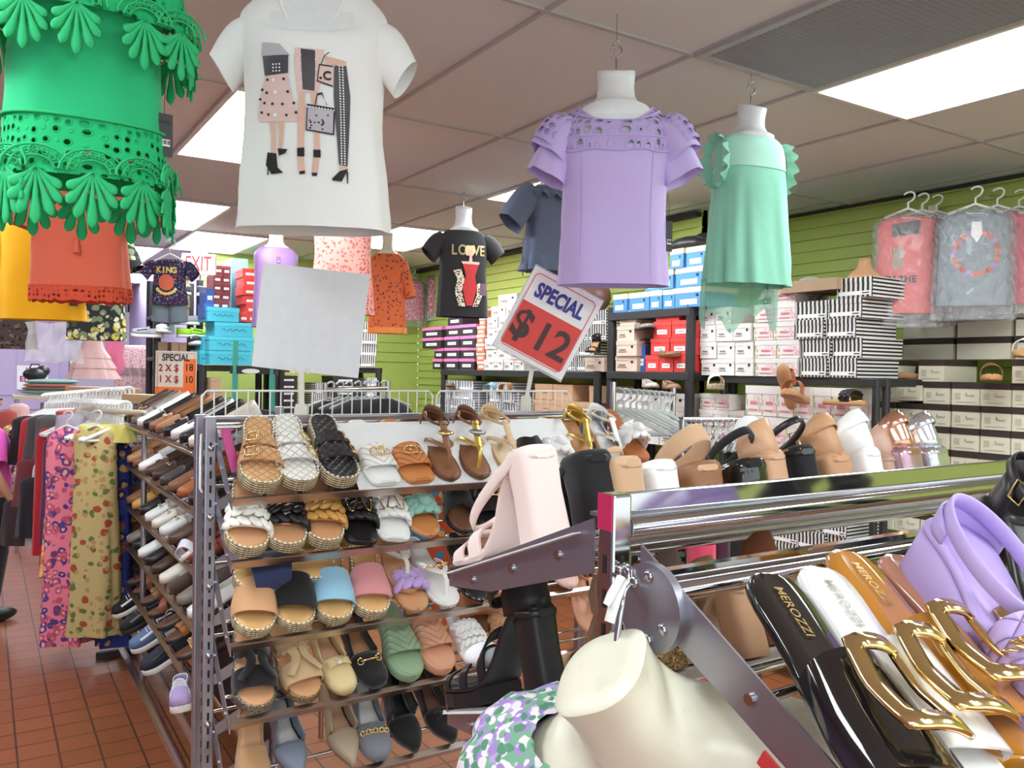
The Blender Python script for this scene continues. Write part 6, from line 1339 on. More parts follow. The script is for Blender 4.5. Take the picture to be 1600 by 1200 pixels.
# wooden box lid, brown mannequin neck and cellophane lying on top
t = thing('open_carton', 'open brown carton resting on the floral boxes beside the top striped box', 'box', at(1290, 470, x=3.78)); mb = MB(); mb.box((0, 0, .045), (.3, .36, .006)).box((-.15, 0, .07), (.006, .36, .06)).box((0, .18, .07), (.3, .006, .06)).box((0, -.18, .07), (.3, .006, .06)); mb.build('carton', card('kraft', (178, 148, 116)), t)
t = thing('cellophane_wrap', 'crumpled clear cellophane on top of the floral boxes', 'plastic wrap', at(1262, 462, x=3.76)); rows = [[V((.2*(u-.5)+.02*sin(9*v*u+3*u), .5*(v-.5), .02+.06*sin(PI*u)*(.5+.5*sin(11*v+7*u))+.03*sin(23*u*v+5*v))) for u in [i/14 for i in range(15)]] for v in [i/20 for i in range(21)]]
MB().grid(rows).build('film', mat('clear_film_dull', (214, 214, 205), .2, alpha=.5, wrinkle=.6), t)
t = thing('carved_bust', 'small brown neck display on the top striped box', 'display stand', at(1350, 444, x=3.78)); mb = MB(); mb.loft([[V((cos(2*PI*j/20)*r*1.6, sin(2*PI*j/20)*r*1.6+o_, z*1.5)) for j in range(20)] for z, r, o_ in ((0, .05, 0), (.02, .055, 0), (.04, .04, 0), (.055, .022, 0), (.08, .018, .0), (.085, .02, 0))]); mb.build('bust', LEATH('camel', (196, 148, 108)), t)
W2 = 'wall of cream boxes at the right edge'
dy = at(1480, 600, x=4.1).y-at(1525.5, 600, x=4.1).y; ya = at(1363, 600, x=4.1).y
for r in range(-5, 3):
    for i in range(7):
        if r == 2 and i not in (0, 2, 5, 6): continue
        y = ya-dy*(i+.5)+rnd.uniform(-.004, .004)+(.03 if r == 2 and i == 2 else 0)
        onebox('cream', Matrix.Translation((4.1+rnd.uniform(-.01, .01), y, 1.518+.1135*(r-1)+(.012 if i == 1 and r == 1 else 0))) @ Matrix.Rotation(-PI/2+rnd.uniform(-.02, .02), 4, 'Z'), (dy*.97, .3, .1115), 'cream box with dark lid, column %s from the chrome post, row %s from the top' % (ORD[i], ORD[2-r]), 'cream boxes at the right edge')
for r, (z) in enumerate((1.635, 1.75, 1.865, 1.975)):
    for i, (a, b) in enumerate(((1409, 1490), (1493, 1581), (1584, 1670))):
        y0, y1 = at(a, 540, x=4.33).y, at(b, 540, x=4.33).y
        if z < 1.7: continue
        onebox('creamlong', Matrix.Translation((4.33, (y0+y1)/2, z)) @ Matrix.Rotation(-PI/2, 4, 'Z'), ((y0-y1)*.97, .2, .112), 'long cream box, %s from left, %s row up, under the bagged clothes' % (ORD[i], ORD[r-1]), 'long cream boxes at the right edge')
wallstack('floral', 'standing under the long dark shelf', 3.66, 1.255, .17, [(0, 1166, 1340, 5), (1, 1164, 1190, 1), (1, 1190, 1330, 5)], depth=.24)
wallstack('floral', 'flat under the long dark shelf', 3.66, 1.255, .094, [(0, 1094, 1164, 3), (1, 1094, 1163, 3), (2, 1094, 1141, 2)], depth=.26)
wallstack('striped', 'on the low shelf behind the front rack', 3.66, .65, .094, [(0, 1100, 1345, 6), (1, 1100, 1345, 6), (2, 1180, 1330, 4)])
wallstack('floral', 'behind the lavender platform', 3.9, .6, .1, [(0, 1350, 1420, 2), (1, 1350, 1420, 2)])
W3 = 'on the far wall shelving'
wallstack('pink', W3, 3.6, 1.657, .1, [(0, 694, 741, 2), (1, 693, 745, 2), (2, 694, 744, 2), (3, 695, 744, 2), (4, 697, 720, 1)], rz=-PI/2)
wallstack('pink', 'in the separate left column', 3.62, 1.657, .1, [(0, 677, 692, 1), (1, 677, 692, 1), (2, 660, 690, 1), (3, 659, 690, 1)])
wallstack('orange', W3, 3.6, 1.657, .075, [(0, 744, 757, 1), (1, 743, 757, 1), (2, 744, 757, 1), (3, 745, 757, 1), (4, 745, 757, 1), (5, 748, 758, 1), (6, 746, 758, 1)])
wallstack('white', W3, 3.58, 1.657, .088, [(0, 757, 818, 4), (1, 758, 818, 3), (2, 758, 818, 3), (3, 760, 816, 3), (4, 761, 812, 3), (5, 766, 812, 2), (6, 775, 806, 1)])
wallstack('striped', W3, 3.72, 1.657, .11, [(0, 875, 926, 2), (1, 880, 930, 2), (2, 890, 948, 2), (3, 892, 948, 2)], depth=.25)
wallstack('beige', 'under the black wedge sandal', 3.6, 1.657, .1, [(0, 912, 945, 1)])
wallstack('beige', 'beside the red boxes', 3.58, 1.662, .1, [(0, 960, 994, 1), (1, 963, 996, 1), (2, 962, 990, 1), (3, 966, 992, 1)])
wallstack('red', 'under the blue boxes', 3.58, 1.662, .105, [(0, 1009, 1076, 3), (1, 1017, 1078, 2), (2, 1019, 1078, 2), (3, 1022, 1060, 1)], depth=.28)
wallstack('navy', 'upright between the beige and red boxes', 3.62, 1.662, .17, [(0, 996, 1008, 1)])
W4 = 'on top of the black shelving'
wallstack('blue', W4, 3.57, 2.052, .12, [(0, 956, 978, 1), (0, 979, 1012, 1), (0, 1014, 1033, 1), (0, 1033, 1052, 1), (0, 1052, 1100, 1), (1, 1004, 1028, 1), (1, 1030, 1050, 1), (1, 1052, 1100, 1), (2, 1045, 1066, 1), (2, 1067, 1100, 1)], depth=.28)
for o in COL.objects:   # blue boxes: single out by place
    pass
wallstack('greystripe', 'low on the far shelving', 3.6, 1.22, .085, [(0, 684, 742, 3), (1, 684, 744, 3), (2, 688, 740, 3), (3, 694, 740, 2), (0, 764, 806, 2), (1, 762, 808, 2), (2, 766, 806, 2), (3, 766, 800, 2)])
wallstack('peach', 'low on the far shelving', 3.6, 1.2, .12, [(0, 835, 896, 2), (1, 835, 900, 2), (2, 836, 895, 2), (0, 900, 936, 1), (1, 898, 936, 1), (2, 920, 938, 1)])
wallstack('white', 'below the red boxes', 3.6, 1.2, .11, [(0, 958, 1072, 3), (1, 956, 1074, 3), (2, 960, 1074, 3)])
# display shoes standing on the boxes
def putflat(t, p, rz, tilt=0.): 
    if '_L' in t: del t['_L']
    t.matrix_basis = Matrix.Translation(V(p)) @ Matrix.Rotation(rz, 4, 'Z') @ Matrix.Rotation(tilt, 4, 'X'); return t
putflat(slide('black-strapped tan wedge slide lying on the cream boxes', RUBT, TAN, dict(kind='braid', m=BLK_L, a=.5, b=.85), th=.03, W=.09), at(1393, 588, x=4.12)+V((0, 0, -.01)), PI+.35)
putflat(slide('brown slide with wide strap on the cream boxes', RUBT, TAN, dict(kind='plain', m=BRN, h=.06), th=.024, W=.09), at(1548, 593, x=4.12)+V((0, 0, -.005)), PI/2+.5)
putflat(slide('pale slide on a cream box at the far right edge', RUBT, TAN, dict(kind='plain', m=WHT_L, h=.06), th=.03, W=.09), at(1612, 560, x=4.12), PI/2+.3)
putflat(slide('ivory espadrille slide displayed under the white boxes', JUTE, TAN, dict(kind='plain', m=IVO, h=.06), th=.03, W=.09), at(1112, 608, x=3.68), PI/2+.9)
putflat(slide('large tan slide hung on the floral boxes', RUBT, TAN, dict(kind='plain', m=COGNAC, h=.07), th=.03, W=.1), at(1258, 632, x=3.62), PI/2+.3, .2)
putflat(slide('tan sole of a slide hung upright beside the large tan slide', RUBT, TAN, dict(kind='plain', m=COGNAC, h=.05), th=.02, W=.09), at(1236, 640, x=3.63), PI/2, 1.2)
putflat(slide('black woven slide with gold lining hung on the floral boxes', RUBT, GOLDL, dict(kind='braid', m=BLK_L, h=.06), th=.024, W=.09), at(1290, 632, x=3.62), PI/2+1.4)
putflat(flat_shoe('black ballet flat with a bow leaning on the red boxes', BLK_L, TAN, RUBB, orn='bow', toe='round'), at(1040, 535, x=3.62), PI+.9, -.6)
putflat(flat_shoe('tan ballet flat lying on the red boxes', BRN, TAN, RUBT, toe='round'), at(1030, 558, x=3.62), PI/2+1.3)
putflat(flat_shoe('brown flat with a gold buckle on the beige boxes', DKB, TAN, RUBB, toe='round', orn='bit'), at(972, 538, x=3.62), PI/2+1.9)
putflat(flat_shoe('bronze flat on the topmost beige box', GRY, TAN, RUBB, toe='round'), at(996, 516, x=3.62), PI/2+1.2)
putflat(heeled('black wedge sandal on the pale box right of the $12 sign', BLK_L, TAN, BLK_L, hh=.07, front='cross'), at(935, 552, x=3.62), PI/2+.6)
putflat(slide('light blue and tan slide on the low grey striped boxes', RUBT, TAN, dict(kind='plain', m=mat('canvas_sky', (150, 200, 220), .8), h=.06), W=.09), at(782, 612, x=3.62), PI/2+.5)
putflat(slide('tan wide-strap slide on the low grey striped boxes', RUBT, TAN, dict(kind='plain', m=TAN, h=.06), W=.09), at(806, 612, x=3.62), PI/2+.5)
putflat(flat_shoe('brown shoe on the low grey striped boxes by the green wall', BRN, TAN, RUBB), at(700, 604, x=3.62), PI/2+1.2)
t = thing('dark_bag', 'black bag lying on the topmost blue boxes', 'bag', at(1080, 392, x=3.72)); MB().ball((0, 0, .03), (.12, .17, .06), 16).ball((0, -.1, .05), (.06, .06, .05)).build('bag_body', mat('bag_black', (40, 36, 38), .4, wrinkle=.8), t)
t = thing('dark_bag', 'brown leather bag behind the $12 sign, under the lilac blouse hem', 'bag', at(928, 475, x=3.8)); MB().ball((0, 0, .05), (.1, .16, .12), 16).build('bag_body', LEATH('plum_brown', (120, 84, 74)), t)
for i, (px, py, c, n) in enumerate(((1008, 606, (190, 180, 170), 'grey'), (1040, 608, (150, 112, 90), 'brown'))):
    putflat(flat_shoe('%s shoe lying on the white boxes below the red ones' % n, LEATH('muted_'+n, c), TAN, RUBB), at(px, py, x=3.55), PI/2+1.1)
# ---------------------------------------------------------------- bagged children's sets on the slat wall
FILM = mat('film_crinkled', (240, 244, 248), .06, 0, 1., alpha=.24)
_k = NT('film_crinkled_relief'); _n = _k.noise(_k.coord(), 26, 4); _k.bump(_n.outputs[0], 1., .02); _k.b.inputs['Alpha'].default_value = .22; _k.b.inputs['Roughness'].default_value = .05; _k.b.inputs['Specular IOR Level'].default_value = 1.; _k.b.inputs['Coat Weight'].default_value = 1.; FILM = _k.m
def bag_film(parent, T, g=.03, drop=.08):
    rows = []
    for i, r in enumerate(T.r):
        rows.append([T.pt((r[0]-(drop if i == 0 else drop*.5*(1-i/len(T.r)))+.01, r[1]*1.08+.01, r[2]+g, r[3]+g, 0), 2*PI*j/48)+V((.012*sin(5*j+i*2.1), .02*sin(j*2.7+i*1.9), 0)) for j in range(48)])
    return MB().grid(rows, 0, True, cu=True).build('clear_bag', FILM, parent)
PINKC, CORALC, GREYC = cloth('hot_pink_cotton', (226, 84, 110)), cloth('coral_cotton', (236, 112, 108)), cloth('grey_cotton', (132, 142, 148))
WHH = mat('hanger_white', (228, 228, 224), .3)
def hang_set(label, p, rz, w, h, m, hl, film=True, art=None, shorts=None):
    M = facing(p, rz); T = Torso([(0, w*1.0, .045, .035), (h*.3, w*.98, .05, .035), (h*.6, w*.95, .05, .035), (h*.85, w*.95, .045, .03), (h*.95, w*.8, .035, .03), (h, w*.35, .03, .025, .02)], (.04, 6, p[1]*3))
    t = thing('bagged_outfit', label, 'bagged clothes', M); MB().grid(T.rows(40), 0, True, cu=True).build('garment', m, t)
    if art: art(T, t)
    if film: bag_film(t, T)
    hg = thing('clothes_hanger', hl, 'hanger', facing(V(p)+Matrix.Rotation(rz, 3, 'Z') @ V((0, 0, h+.035)), rz)); hanger_mb(w*1.5, .007, .085, .045).build('hanger_body', WHH, hg); return t
def art_coral(T, t):
    mb = MB(); mb2 = MB(); strip(mb, T, [(-.075, .45), (-.075, .385)], [(.055, .47), (.055, .4)], 0, .006); strip(mb, T, [(-.07, .33), (-.07, .22)], [(-.02, .335), (-.02, .225)], 1, .006); addtext(mb, 'IN THE', .045, None, 2, .03, 0, 1., lambda p: T.front(p.x-.03, p.z+.17, .006)); mb.build('card_and_print', [mat('header_black', (60, 44, 42), .5), mat('photo_tag', (170, 150, 130), .5), mat('ink_black', (20, 20, 22))], t)
def art_grey(T, t):
    mb = MB()
    for i in range(20):
        a = 2*PI*i/20; blob(mb, T, cos(a)*.095, .25+sin(a)*.1, .016, .013, i % 4, .006, 8)
    strip(mb, T, [(-.02, .40), (-.025, .34), (-.0, .30)], [(.02, .40), (.025, .34), (.002, .30)], 4, .009); mb.build('wreath_print', [mat('print_orange', (214, 104, 70)), mat('print_red', (196, 48, 48)), mat('print_mauve', (170, 130, 190), .7), mat('print_orange', (214, 104, 70)), mat('label_white', (244, 242, 238))], t)
RZ = CAMZ-.35
for i in range(3):
    p = at(1415+i*22, 490-i*2, t=4.25+i*.1); hang_set(['coral printed outfit in a clear bag, front of the left bunch on the slat wall', 'coral outfit in a clear bag, second of the left bunch', 'pink outfit in a clear bag, back of the left bunch'][i], p, RZ, .145, .5, [CORALC, cloth('coral_two', (232, 120, 112)), PINKC][i], ['white hanger of the front coral outfit', 'white hanger of the second coral outfit', 'white hanger of the pink outfit at the back of the left bunch'][i], art=art_coral if i == 0 else None)
for i in range(3):
    p = at(1520+i*34, 478-i*2, t=4.05+i*.1); hang_set(['grey tee with a wreath print in a clear bag, right bunch', 'hot pink outfit in a clear bag behind the grey tee', 'magenta outfit in a clear bag at the right edge behind the grey tee'][i], p, RZ, .16, .46, [GREYC, PINKC, cloth('magenta_cotton', (206, 60, 120))][i], ['white hanger of the grey wreath tee', 'white hanger of the hot pink bagged outfit', 'white hanger of the magenta bagged outfit'][i], art=art_grey if i == 0 else None)
t = thing('wall_hook', 'chrome display arm carrying the bagged clothes on the slat wall', 'display arm'); mb = MB(); mb.tube([at(1432, 336, t=4.15), at(1450, 334, t=4.4), at(1470, 335, t=4.8)], .006, 8); mb.tube([at(1540, 308, t=3.98), at(1560, 306, t=4.3), at(1580, 306, t=4.65)], .006, 8); mb.build('arm', CHROME, t)
t = thing('wall_plate', 'brass socket plate on the slat wall between the bagged clothes', 'wall plate', facing(at(1458, 330, x=4.62), -PI/2)); MB().box((0, 0, 0), (.06, .006, .07)).cyl((0, -.003, 0), (0, -.01, 0), .018, 16).build('plate', mat('brass_plate', (206, 190, 150), .3, .7), t)
# pink bagged baby clothes on the back wall
for i, (px, py, w, lab, c) in enumerate(((644, 500, .13, 'pink bagged baby dress on the back wall beside the orange shirt', (236, 130, 160)), (682, 492, .1, 'second pink baby outfit on the back wall behind the black tee', (232, 110, 140)))):
    t = hang_set(lab, at(px, py, y=8.0-.1*i), 0, w, .42, floral('baby_pink%d' % i, c, [(250, 220, 226), (200, 80, 110)], 40, .4), 'clear hanger of the %s pink baby outfit on the back wall' % ORD[i], film=True)
# ---------------------------------------------------------------- clear bag and baby dresses on the left
t = thing('plastic_bag', 'large clear plastic garment bag hanging below the yellow top', 'plastic bag', facing(at(85, 535, t=4.2), CAMZ)); rows = [[V((-.15+.3*u+.008*sin(9*v), .02*sin(7*u*3+4*v), .1-.2*v+.006*sin(11*u))) for u in [i/16 for i in range(17)]] for v in [i/10 for i in range(11)]]
MB().grid(rows).build('film', mat('clear_film_milky', (236, 234, 236), .2, alpha=.45, wrinkle=.8), t)
BP = mat('tulle_pink', (246, 206, 204), .8, wrinkle=.5)
t = thing('baby_dress', 'pale pink tiered baby dress hanging above the clothes racks', 'dress', facing(at(145, 592, t=5.0), CAMZ+.1)); rings = Torso([(0, .15, .06, .05), (.06, .12, .055, .05), (.065, .13, .058, .05), (.12, .1, .05, .045), (.125, .105, .05, .045), (.18, .065, .04, .035), (.24, .05, .035, .03)], (.08, 11, .4)); MB().grid(rings.rows(), 0, True, cu=True).build('skirt', BP, t)
t = thing('baby_dress', 'rose pink bodysuit hanging right of the tiered baby dress', 'dress', facing(at(180, 585, t=5.1), CAMZ)); rings = Torso([(0, .03, .03, .03), (.05, .06, .03, .03), (.12, .05, .03, .03), (.2, .055, .03, .03)], (.03, 5, 0)); MB().grid(rings.rows(), 0, True, cu=True).build('bodice', cloth('rose_pink', (232, 130, 168)), t)
LP = floral('pink_lace_print', (240, 200, 206), [(206, 160, 168), (150, 110, 120)], 60, .4)
for i in range(4):
    t = thing('lace_dress', 'pink lace dress hanging left of the cream price sign, %s from left' % ORD[i], 'dress', facing(at(192+i*15, 612, t=7.6+.1*i), CAMZ+.3), 'pink lace dresses in a row'); T = Torso([(0, .075, .05, .04), (.15, .07, .05, .04), (.22, .055, .045, .04), (.4, .05, .04, .04), (.42, .035, .03, .03)], (.08, 7, i)); MB().grid(T.rows(32), 0, True, cu=True).build('dress_body', LP, t); MB().grid([[T.pt(r, 2*PI*j/32, .004) for j in range(32)] for r in T.r if .14 < r[0] < .25], 0, True, cu=True).build('grey_lace_band', cloth('grey_lace', (160, 132, 138)), t)
t = thing('hanging_rail', 'chrome rail holding the pink lace dresses', 'rail'); MB().cyl(at(176, 541, t=7.6), at(250, 541, t=7.9), .008).build('bar', CHROME, t)
# ---------------------------------------------------------------- left clothes racks
def hung(name, label, cat, px, py_top, py_bot, t_, w, m, yaw=0., d=.05, fold=.08, k=9, hang=None, group=None, sh=.6):
    pt_, pb = at(px, py_top, t=t_), at(px, py_bot, t=t_); h = pt_.z-pb.z; M = facing((pt_.x, pt_.y, pb.z), CAMZ+yaw)
    T = Torso([(0, w*1.05, d*1.2, d, 0), (h*.35, w*1., d*1.05, d, 0), (h*.7, w*.92, d*.9, d*.8, 0), (h*.9, w*.9, d*.7, d*.6, 0), (h*.97, w*sh, d*.45, d*.4, 0), (h, w*.22, d*.3, d*.3, 0)], (fold, k, px*.3)); o = thing(name, label, cat, M, group); MB().grid(T.rows(48), 0, True, cu=True).build('cloth', m, o)
    if hang: hg = thing('clothes_hanger', hang, 'hanger', M @ Matrix.Translation((0, 0, h+.012)), 'white plastic hangers on the left clothes racks'); hanger_mb(w*1.7, .006, .08, .05).build('hanger_body', WHH, hg)
    return o
PF = floral('pink_rose_print', (232, 130, 150), [(110, 70, 110), (84, 64, 130), (196, 90, 110)], 17, .5, two=(230, 170, 180))
SB = floral('strawberry_print', (190, 170, 116), [(160, 76, 56), (96, 116, 66), (176, 140, 90)], 17, .36)
BP_ = floral('blue_paisley', (44, 56, 120), [(120, 70, 60), (30, 40, 90), (180, 140, 90)], 12, .45, two=(196, 150, 90))
H_ = 'white plastic hanger on the near left rack'
hung('long_skirt', 'pink trousers printed with purple roses, hanging at the aisle end of the left rack', 'trousers', 105, 668, 1005, 4.6, .115, PF, .15, .07, .2, 5, H_, sh=.8)
hung('long_skirt', 'mustard trousers printed with strawberries and leaves', 'trousers', 150, 668, 992, 4.45, .12, SB, .1, .06, .16, 5, H_, sh=.9)
hung('long_skirt', 'royal blue paisley trousers beside the strawberry ones', 'trousers', 182, 690, 1008, 4.55, .085, BP_, .1, .06, .16, 5, H_, sh=.9)
hung('sarong', 'yellow, red and turquoise floral cloth hanging low behind the loafers', 'skirt', 208, 700, 965, 4.75, .06, floral('tropical_print', (72, 160, 196), [(226, 190, 60), (200, 60, 60), (120, 60, 110)], 14, .5), 0, .05, .12, 6, H_)
hung('blouse', 'yellow gauze top over the strawberry trousers', 'blouse', 165, 662, 690, 4.5, .15, cloth('pale_yellow', (214, 204, 110)), 0, .06, .06, 6)
GAR = [('red dress', 75, 668, 865, 4.9, .07, (176, 40, 48)), ('plum dress', 84, 680, 850, 4.85, .06, (88, 50, 84)), ('white and grey top', 62, 720, 850, 5.0, .05, (206, 206, 210)), ('black shirt', 42, 650, 725, 5.3, .09, (46, 40, 42)), ('red shirt', 52, 652, 728, 5.25, .085, (190, 48, 58)), ('charcoal shirt', 68, 648, 730, 5.15, .1, (78, 74, 76)), ('dark grey shirt', 80, 648, 728, 5.1, .09, (92, 88, 90)), ('maroon top', 45, 716, 790, 5.0, .07, (110, 50, 56)), ('black skirt', 52, 745, 838, 4.95, .08, (40, 36, 44)), ('mustard print top', 96, 680, 760, 4.75, .05, (196, 170, 110)), ('violet print scarf', 88, 690, 800, 4.7, .03, (150, 120, 160)), ('orange print dress', 84, 800, 900, 4.7, .05, (220, 140, 90)), ('black and white print skirt', 28, 668, 752, 5.6, .06, (70, 64, 66)), ('cream shirt with red print', 16, 700, 820, 5.5, .06, (216, 190, 176)), ('yellow print top', 18, 664, 720, 5.8, .06, (206, 176, 100)), ('brick red top', 12, 640, 690, 6.2, .07, (170, 80, 70)), ('pale pink top', 30, 630, 690, 6.4, .08, (220, 180, 176)), ('dark brown skirt', 28, 780, 850, 5.2, .09, (60, 44, 48)), ('green dress end', 205, 800, 960, 4.9, .04, (90, 150, 140)), ('wine cloth', 214, 700, 900, 4.95, .04, (120, 50, 70)), ('grey blue top', 222, 690, 880, 5.0, .04, (110, 120, 150)), ('coral top', 110, 640, 668, 5.3, .09, (210, 90, 90)), ('lilac grey top', 112, 646, 700, 4.8, .09, (190, 180, 196))]
for i, (n, px, a, b, t_, w, c) in enumerate(GAR): hung('hanging_garment', '%s hanging on the left clothes racks' % n, 'clothes', px, a, b, t_, w, cloth('rack_'+n.replace(' ', '_'), c) if 'print' not in n else floral('rack_'+n.replace(' ', '_'), c, [tuple(v*.5 for v in c), (230, 220, 200), tuple(min(255, v*1.3) for v in c)], 26, .45), rnd.uniform(-.3, .5), .06, .1, 7)
# close-packed white hanger hooks and shoulders over the racks
hm = hanger_mb(.40, .011, .12, .085).mesh('hanger_body', WHH)
def hanger_row(p0, p1, n, rz, lab, grp):
    for i in range(n):
        o = bpy.data.objects.new('clothes_hanger', hm); COL.objects.link(o); o.matrix_basis = facing(V(p0).lerp(V(p1), i/(n-1)), rz+rnd.uniform(-.12, .12)); tag(o, lab, 'hanger', grp)
hanger_row(at(70, 640, t=6.2), at(198, 636, t=5.0), 26, CAMZ+.9, 'white plastic hanger packed along the back rail of the left racks', 'white hangers on the back rail')
hanger_row(at(118, 655, t=5.0), at(192, 662, t=4.5), 18, CAMZ+.8, 'white plastic hanger packed along the front rail of the left racks', 'white hangers on the front rail')
t = thing('garment_rack', 'clothes rack with a beige rail behind the strawberry trousers', 'clothes rack'); rl = [at(120, 640, t=5.1), at(226, 645, t=4.2)]; MB().cyl(rl[0], rl[1], .014).build('rail', mat('beige_rail', (206, 192, 166), .5), t)
for p in rl: MB().cyl((p.x, p.y, 0), p, .014).build('post', STEEL, t)
t = thing('garment_rack', 'clothes rack carrying the back row of white hangers', 'clothes rack'); rl = [at(66, 630, t=6.8), at(200, 631, t=5.2)]; MB().cyl(rl[0], rl[1], .012).build('rail', STEEL, t)
for p in rl: MB().cyl((p.x, p.y, 0), p, .014).build('post', STEEL, t)
WD = wood('board_wood', (206, 166, 120))
for i, (a, b, y0, t0, t1, lab) in enumerate(((110, 212, 609, 6.2, 5.9, 'long wooden header board over the back hanger row'), (200, 285, 622, 5.0, 4.8, 'wooden header board in front of the cream price sign'))):
    p, q = at(a, y0, t=t0), at(b, y0+4, t=t1); d = q-p; t = thing('header_board', lab, 'shelf board', facing((p+q)/2, math.atan2(d.y, d.x))); MB().box((0, 0, 0), (d.length, .09, .055)).build('board', WD, t, bevel=.004)
    for sx in (-.35, .35): MB().cyl((sx*d.length, 0, -.02), (sx*d.length, 0, -(p.z)+.0), .012).build('post', STEEL, t)
t = thing('folded_stack', 'stack of folded dark and coral clothes by the lavender door', 'clothes', at(75, 612, t=7.5)); mb = MB()
for i in range(4): mb.ball((.01*i, 0, .03*i), (.22, .14, .025), 14, i % 3)
mb.build('folds', [cloth('fold_teal', (110, 150, 140)), cloth('fold_brown', (130, 96, 84)), cloth('fold_coral', (190, 120, 110))], t)
q = at(75, 612, t=7.5); t = thing('display_table', 'small beige table carrying the folded clothes by the lavender door', 'table', (q.x, q.y, 0)); MB().box((0, 0, q.z-.045), (.55, .4, .03)).build('top', mat('beige_rail', (206, 192, 166)), t)
for a in (-.24, .24):
    for b in (-.17, .17): MB().box((a, b, (q.z-.06)/2), (.03, .03, q.z-.06)).build('leg', STEEL, t)
t = thing('dark_bag', 'black handbag on the stack by the NO ENTRE notice', 'bag', at(55, 588, t=7.6)); MB().ball((0, 0, .02), (.1, .08, .06), 16).ball((.06, 0, .05), (.06, .05, .05), 12).tube([(-.05, 0, .06), (-.03, 0, .11), (.03, 0, .11), (.05, 0, .06)], .007, 6).build('bag_body', mat('bag_black', (40, 36, 38)), t)
# ---------------------------------------------------------------- middle racks behind the sandal rack
t = thing('garment_rack', 'chrome clothes rack with black garments behind the wire panel', 'clothes rack'); p0, p1 = at(508, 609, t=3.7), at(606, 606, t=3.9); MB().cyl(p0, p1, .01).build('rail', CHROME, t)
for p in (p0, p1): MB().cyl((p.x, p.y, 0), p+V((0, 0, .03)), .012).build('post', CHROME, t)
for i in range(7):
    q = p0.lerp(p1, (i+.5)/7)+V((0, 0, -.05)); M = facing((q.x, q.y, q.z-.55), CAMZ+.9+rnd.uniform(-.1, .1)); T = Torso([(0, .2, .03, .03), (.4, .19, .03, .03), (.5, .17, .025, .025), (.55, .05, .02, .02)], (.05, 7, i)); o = thing('black_garment', 'black garment on the middle rack, %s from the left' % ORD[i], 'clothes', M, 'black garments on the middle rack'); MB().grid(T.rows(32), 0, True, cu=True).build('cloth', BLK, o)
    hg = bpy.data.objects.new('clothes_hanger', hanger_mb(.34, .006, .07, .05).mesh('hanger_body', CLEARP)); COL.objects.link(hg); hg.matrix_basis = M @ Matrix.Translation((0, 0, .565)); tag(hg, 'clear plastic hanger with a black garment on the middle rack', 'hanger', 'clear hangers of the black garments')
t = thing('garment_rack', 'chrome clothes rack of empty clear hangers under the red boxes', 'clothes rack'); p0, p1 = at(958, 610, t=2.9), at(1052, 617, t=3.5); MB().cyl(p0, p1, .009).build('rail', CHROME, t)
for p in (p0, p1): MB().cyl((p.x, p.y, 0), p+V((0, 0, .03)), .011).build('post', CHROME, t)
ch = hanger_mb(.36, .006, .075, .085).mesh('hanger_body', CLEARP)
for i in range(10):
    o = bpy.data.objects.new('clothes_hanger', ch); COL.objects.link(o); o.matrix_basis = facing(p0.lerp(p1, (i+.6)/10.3)+V((0, 0, -.066)), CAMZ+.1+.13*(i-4)+rnd.uniform(-.25, .25)); tag(o, 'empty clear plastic hanger on the chrome rack under the red boxes', 'hanger', 'empty clear hangers')
t = thing('garment_rack', 'clothes rack of clip hangers in front of the floral boxes', 'clothes rack'); p0, p1 = at(1066, 655, t=3.0), at(1168, 656, t=3.1); MB().cyl(p0, p1, .009).build('rail', CHROME, t)
for p in (p0, p1): MB().cyl((p.x, p.y, 0), p, .011).build('post', CHROME, t)
for i in range(12):
    o = bpy.data.objects.new('clip_hanger', hanger_mb(.3, .0055, .06, .05).mesh('hanger_body', CHROME if i % 2 else CLEARP)); COL.objects.link(o); o.matrix_basis = facing(p0.lerp(p1, (i+.5)/12)+V((0, 0, -.055)), CAMZ+1.2+rnd.uniform(-.1, .1)); tag(o, 'clip hanger on the rack in front of the floral boxes', 'hanger', 'clip hangers in front of the floral boxes')
LOW = [('black floral print skirt', 1052, 820, 1000, 2.7, .06, floral('dark_floral', (40, 40, 44), [(230, 230, 226), (200, 90, 120), (120, 160, 130)], 34, .42)), ('hot pink skirt', 1098, 815, 960, 2.6, .045, PINKC), ('black velvet dress', 1150, 815, 1050, 2.75, .09, BLK), ('dark plum dress', 1122, 820, 1000, 2.7, .04, cloth('plum_cloth', (80, 44, 66))), ('teal print skirt', 1022, 825, 960, 2.75, .05, floral('teal_print', (120, 160, 160), [(230, 230, 226), (60, 90, 110)], 34, .45)), ('red and pink print top', 700, 780, 850, 2.8, .1, floral('orange_strip', (216, 100, 60), [(90, 150, 190), (230, 200, 120)], 30, .45)), ('blue print top', 660, 775, 870, 2.8, .06, floral('blue_strip', (80, 150, 190), [(230, 230, 226), (40, 80, 130)], 30, .45))]
for n, px, a, b, t_, w, m in LOW: hung('hanging_garment', '%s glimpsed between the shoe racks' % n, 'clothes', px, a-80, b+130, t_, w, m, rnd.uniform(0, .4), .06, .1, 7)
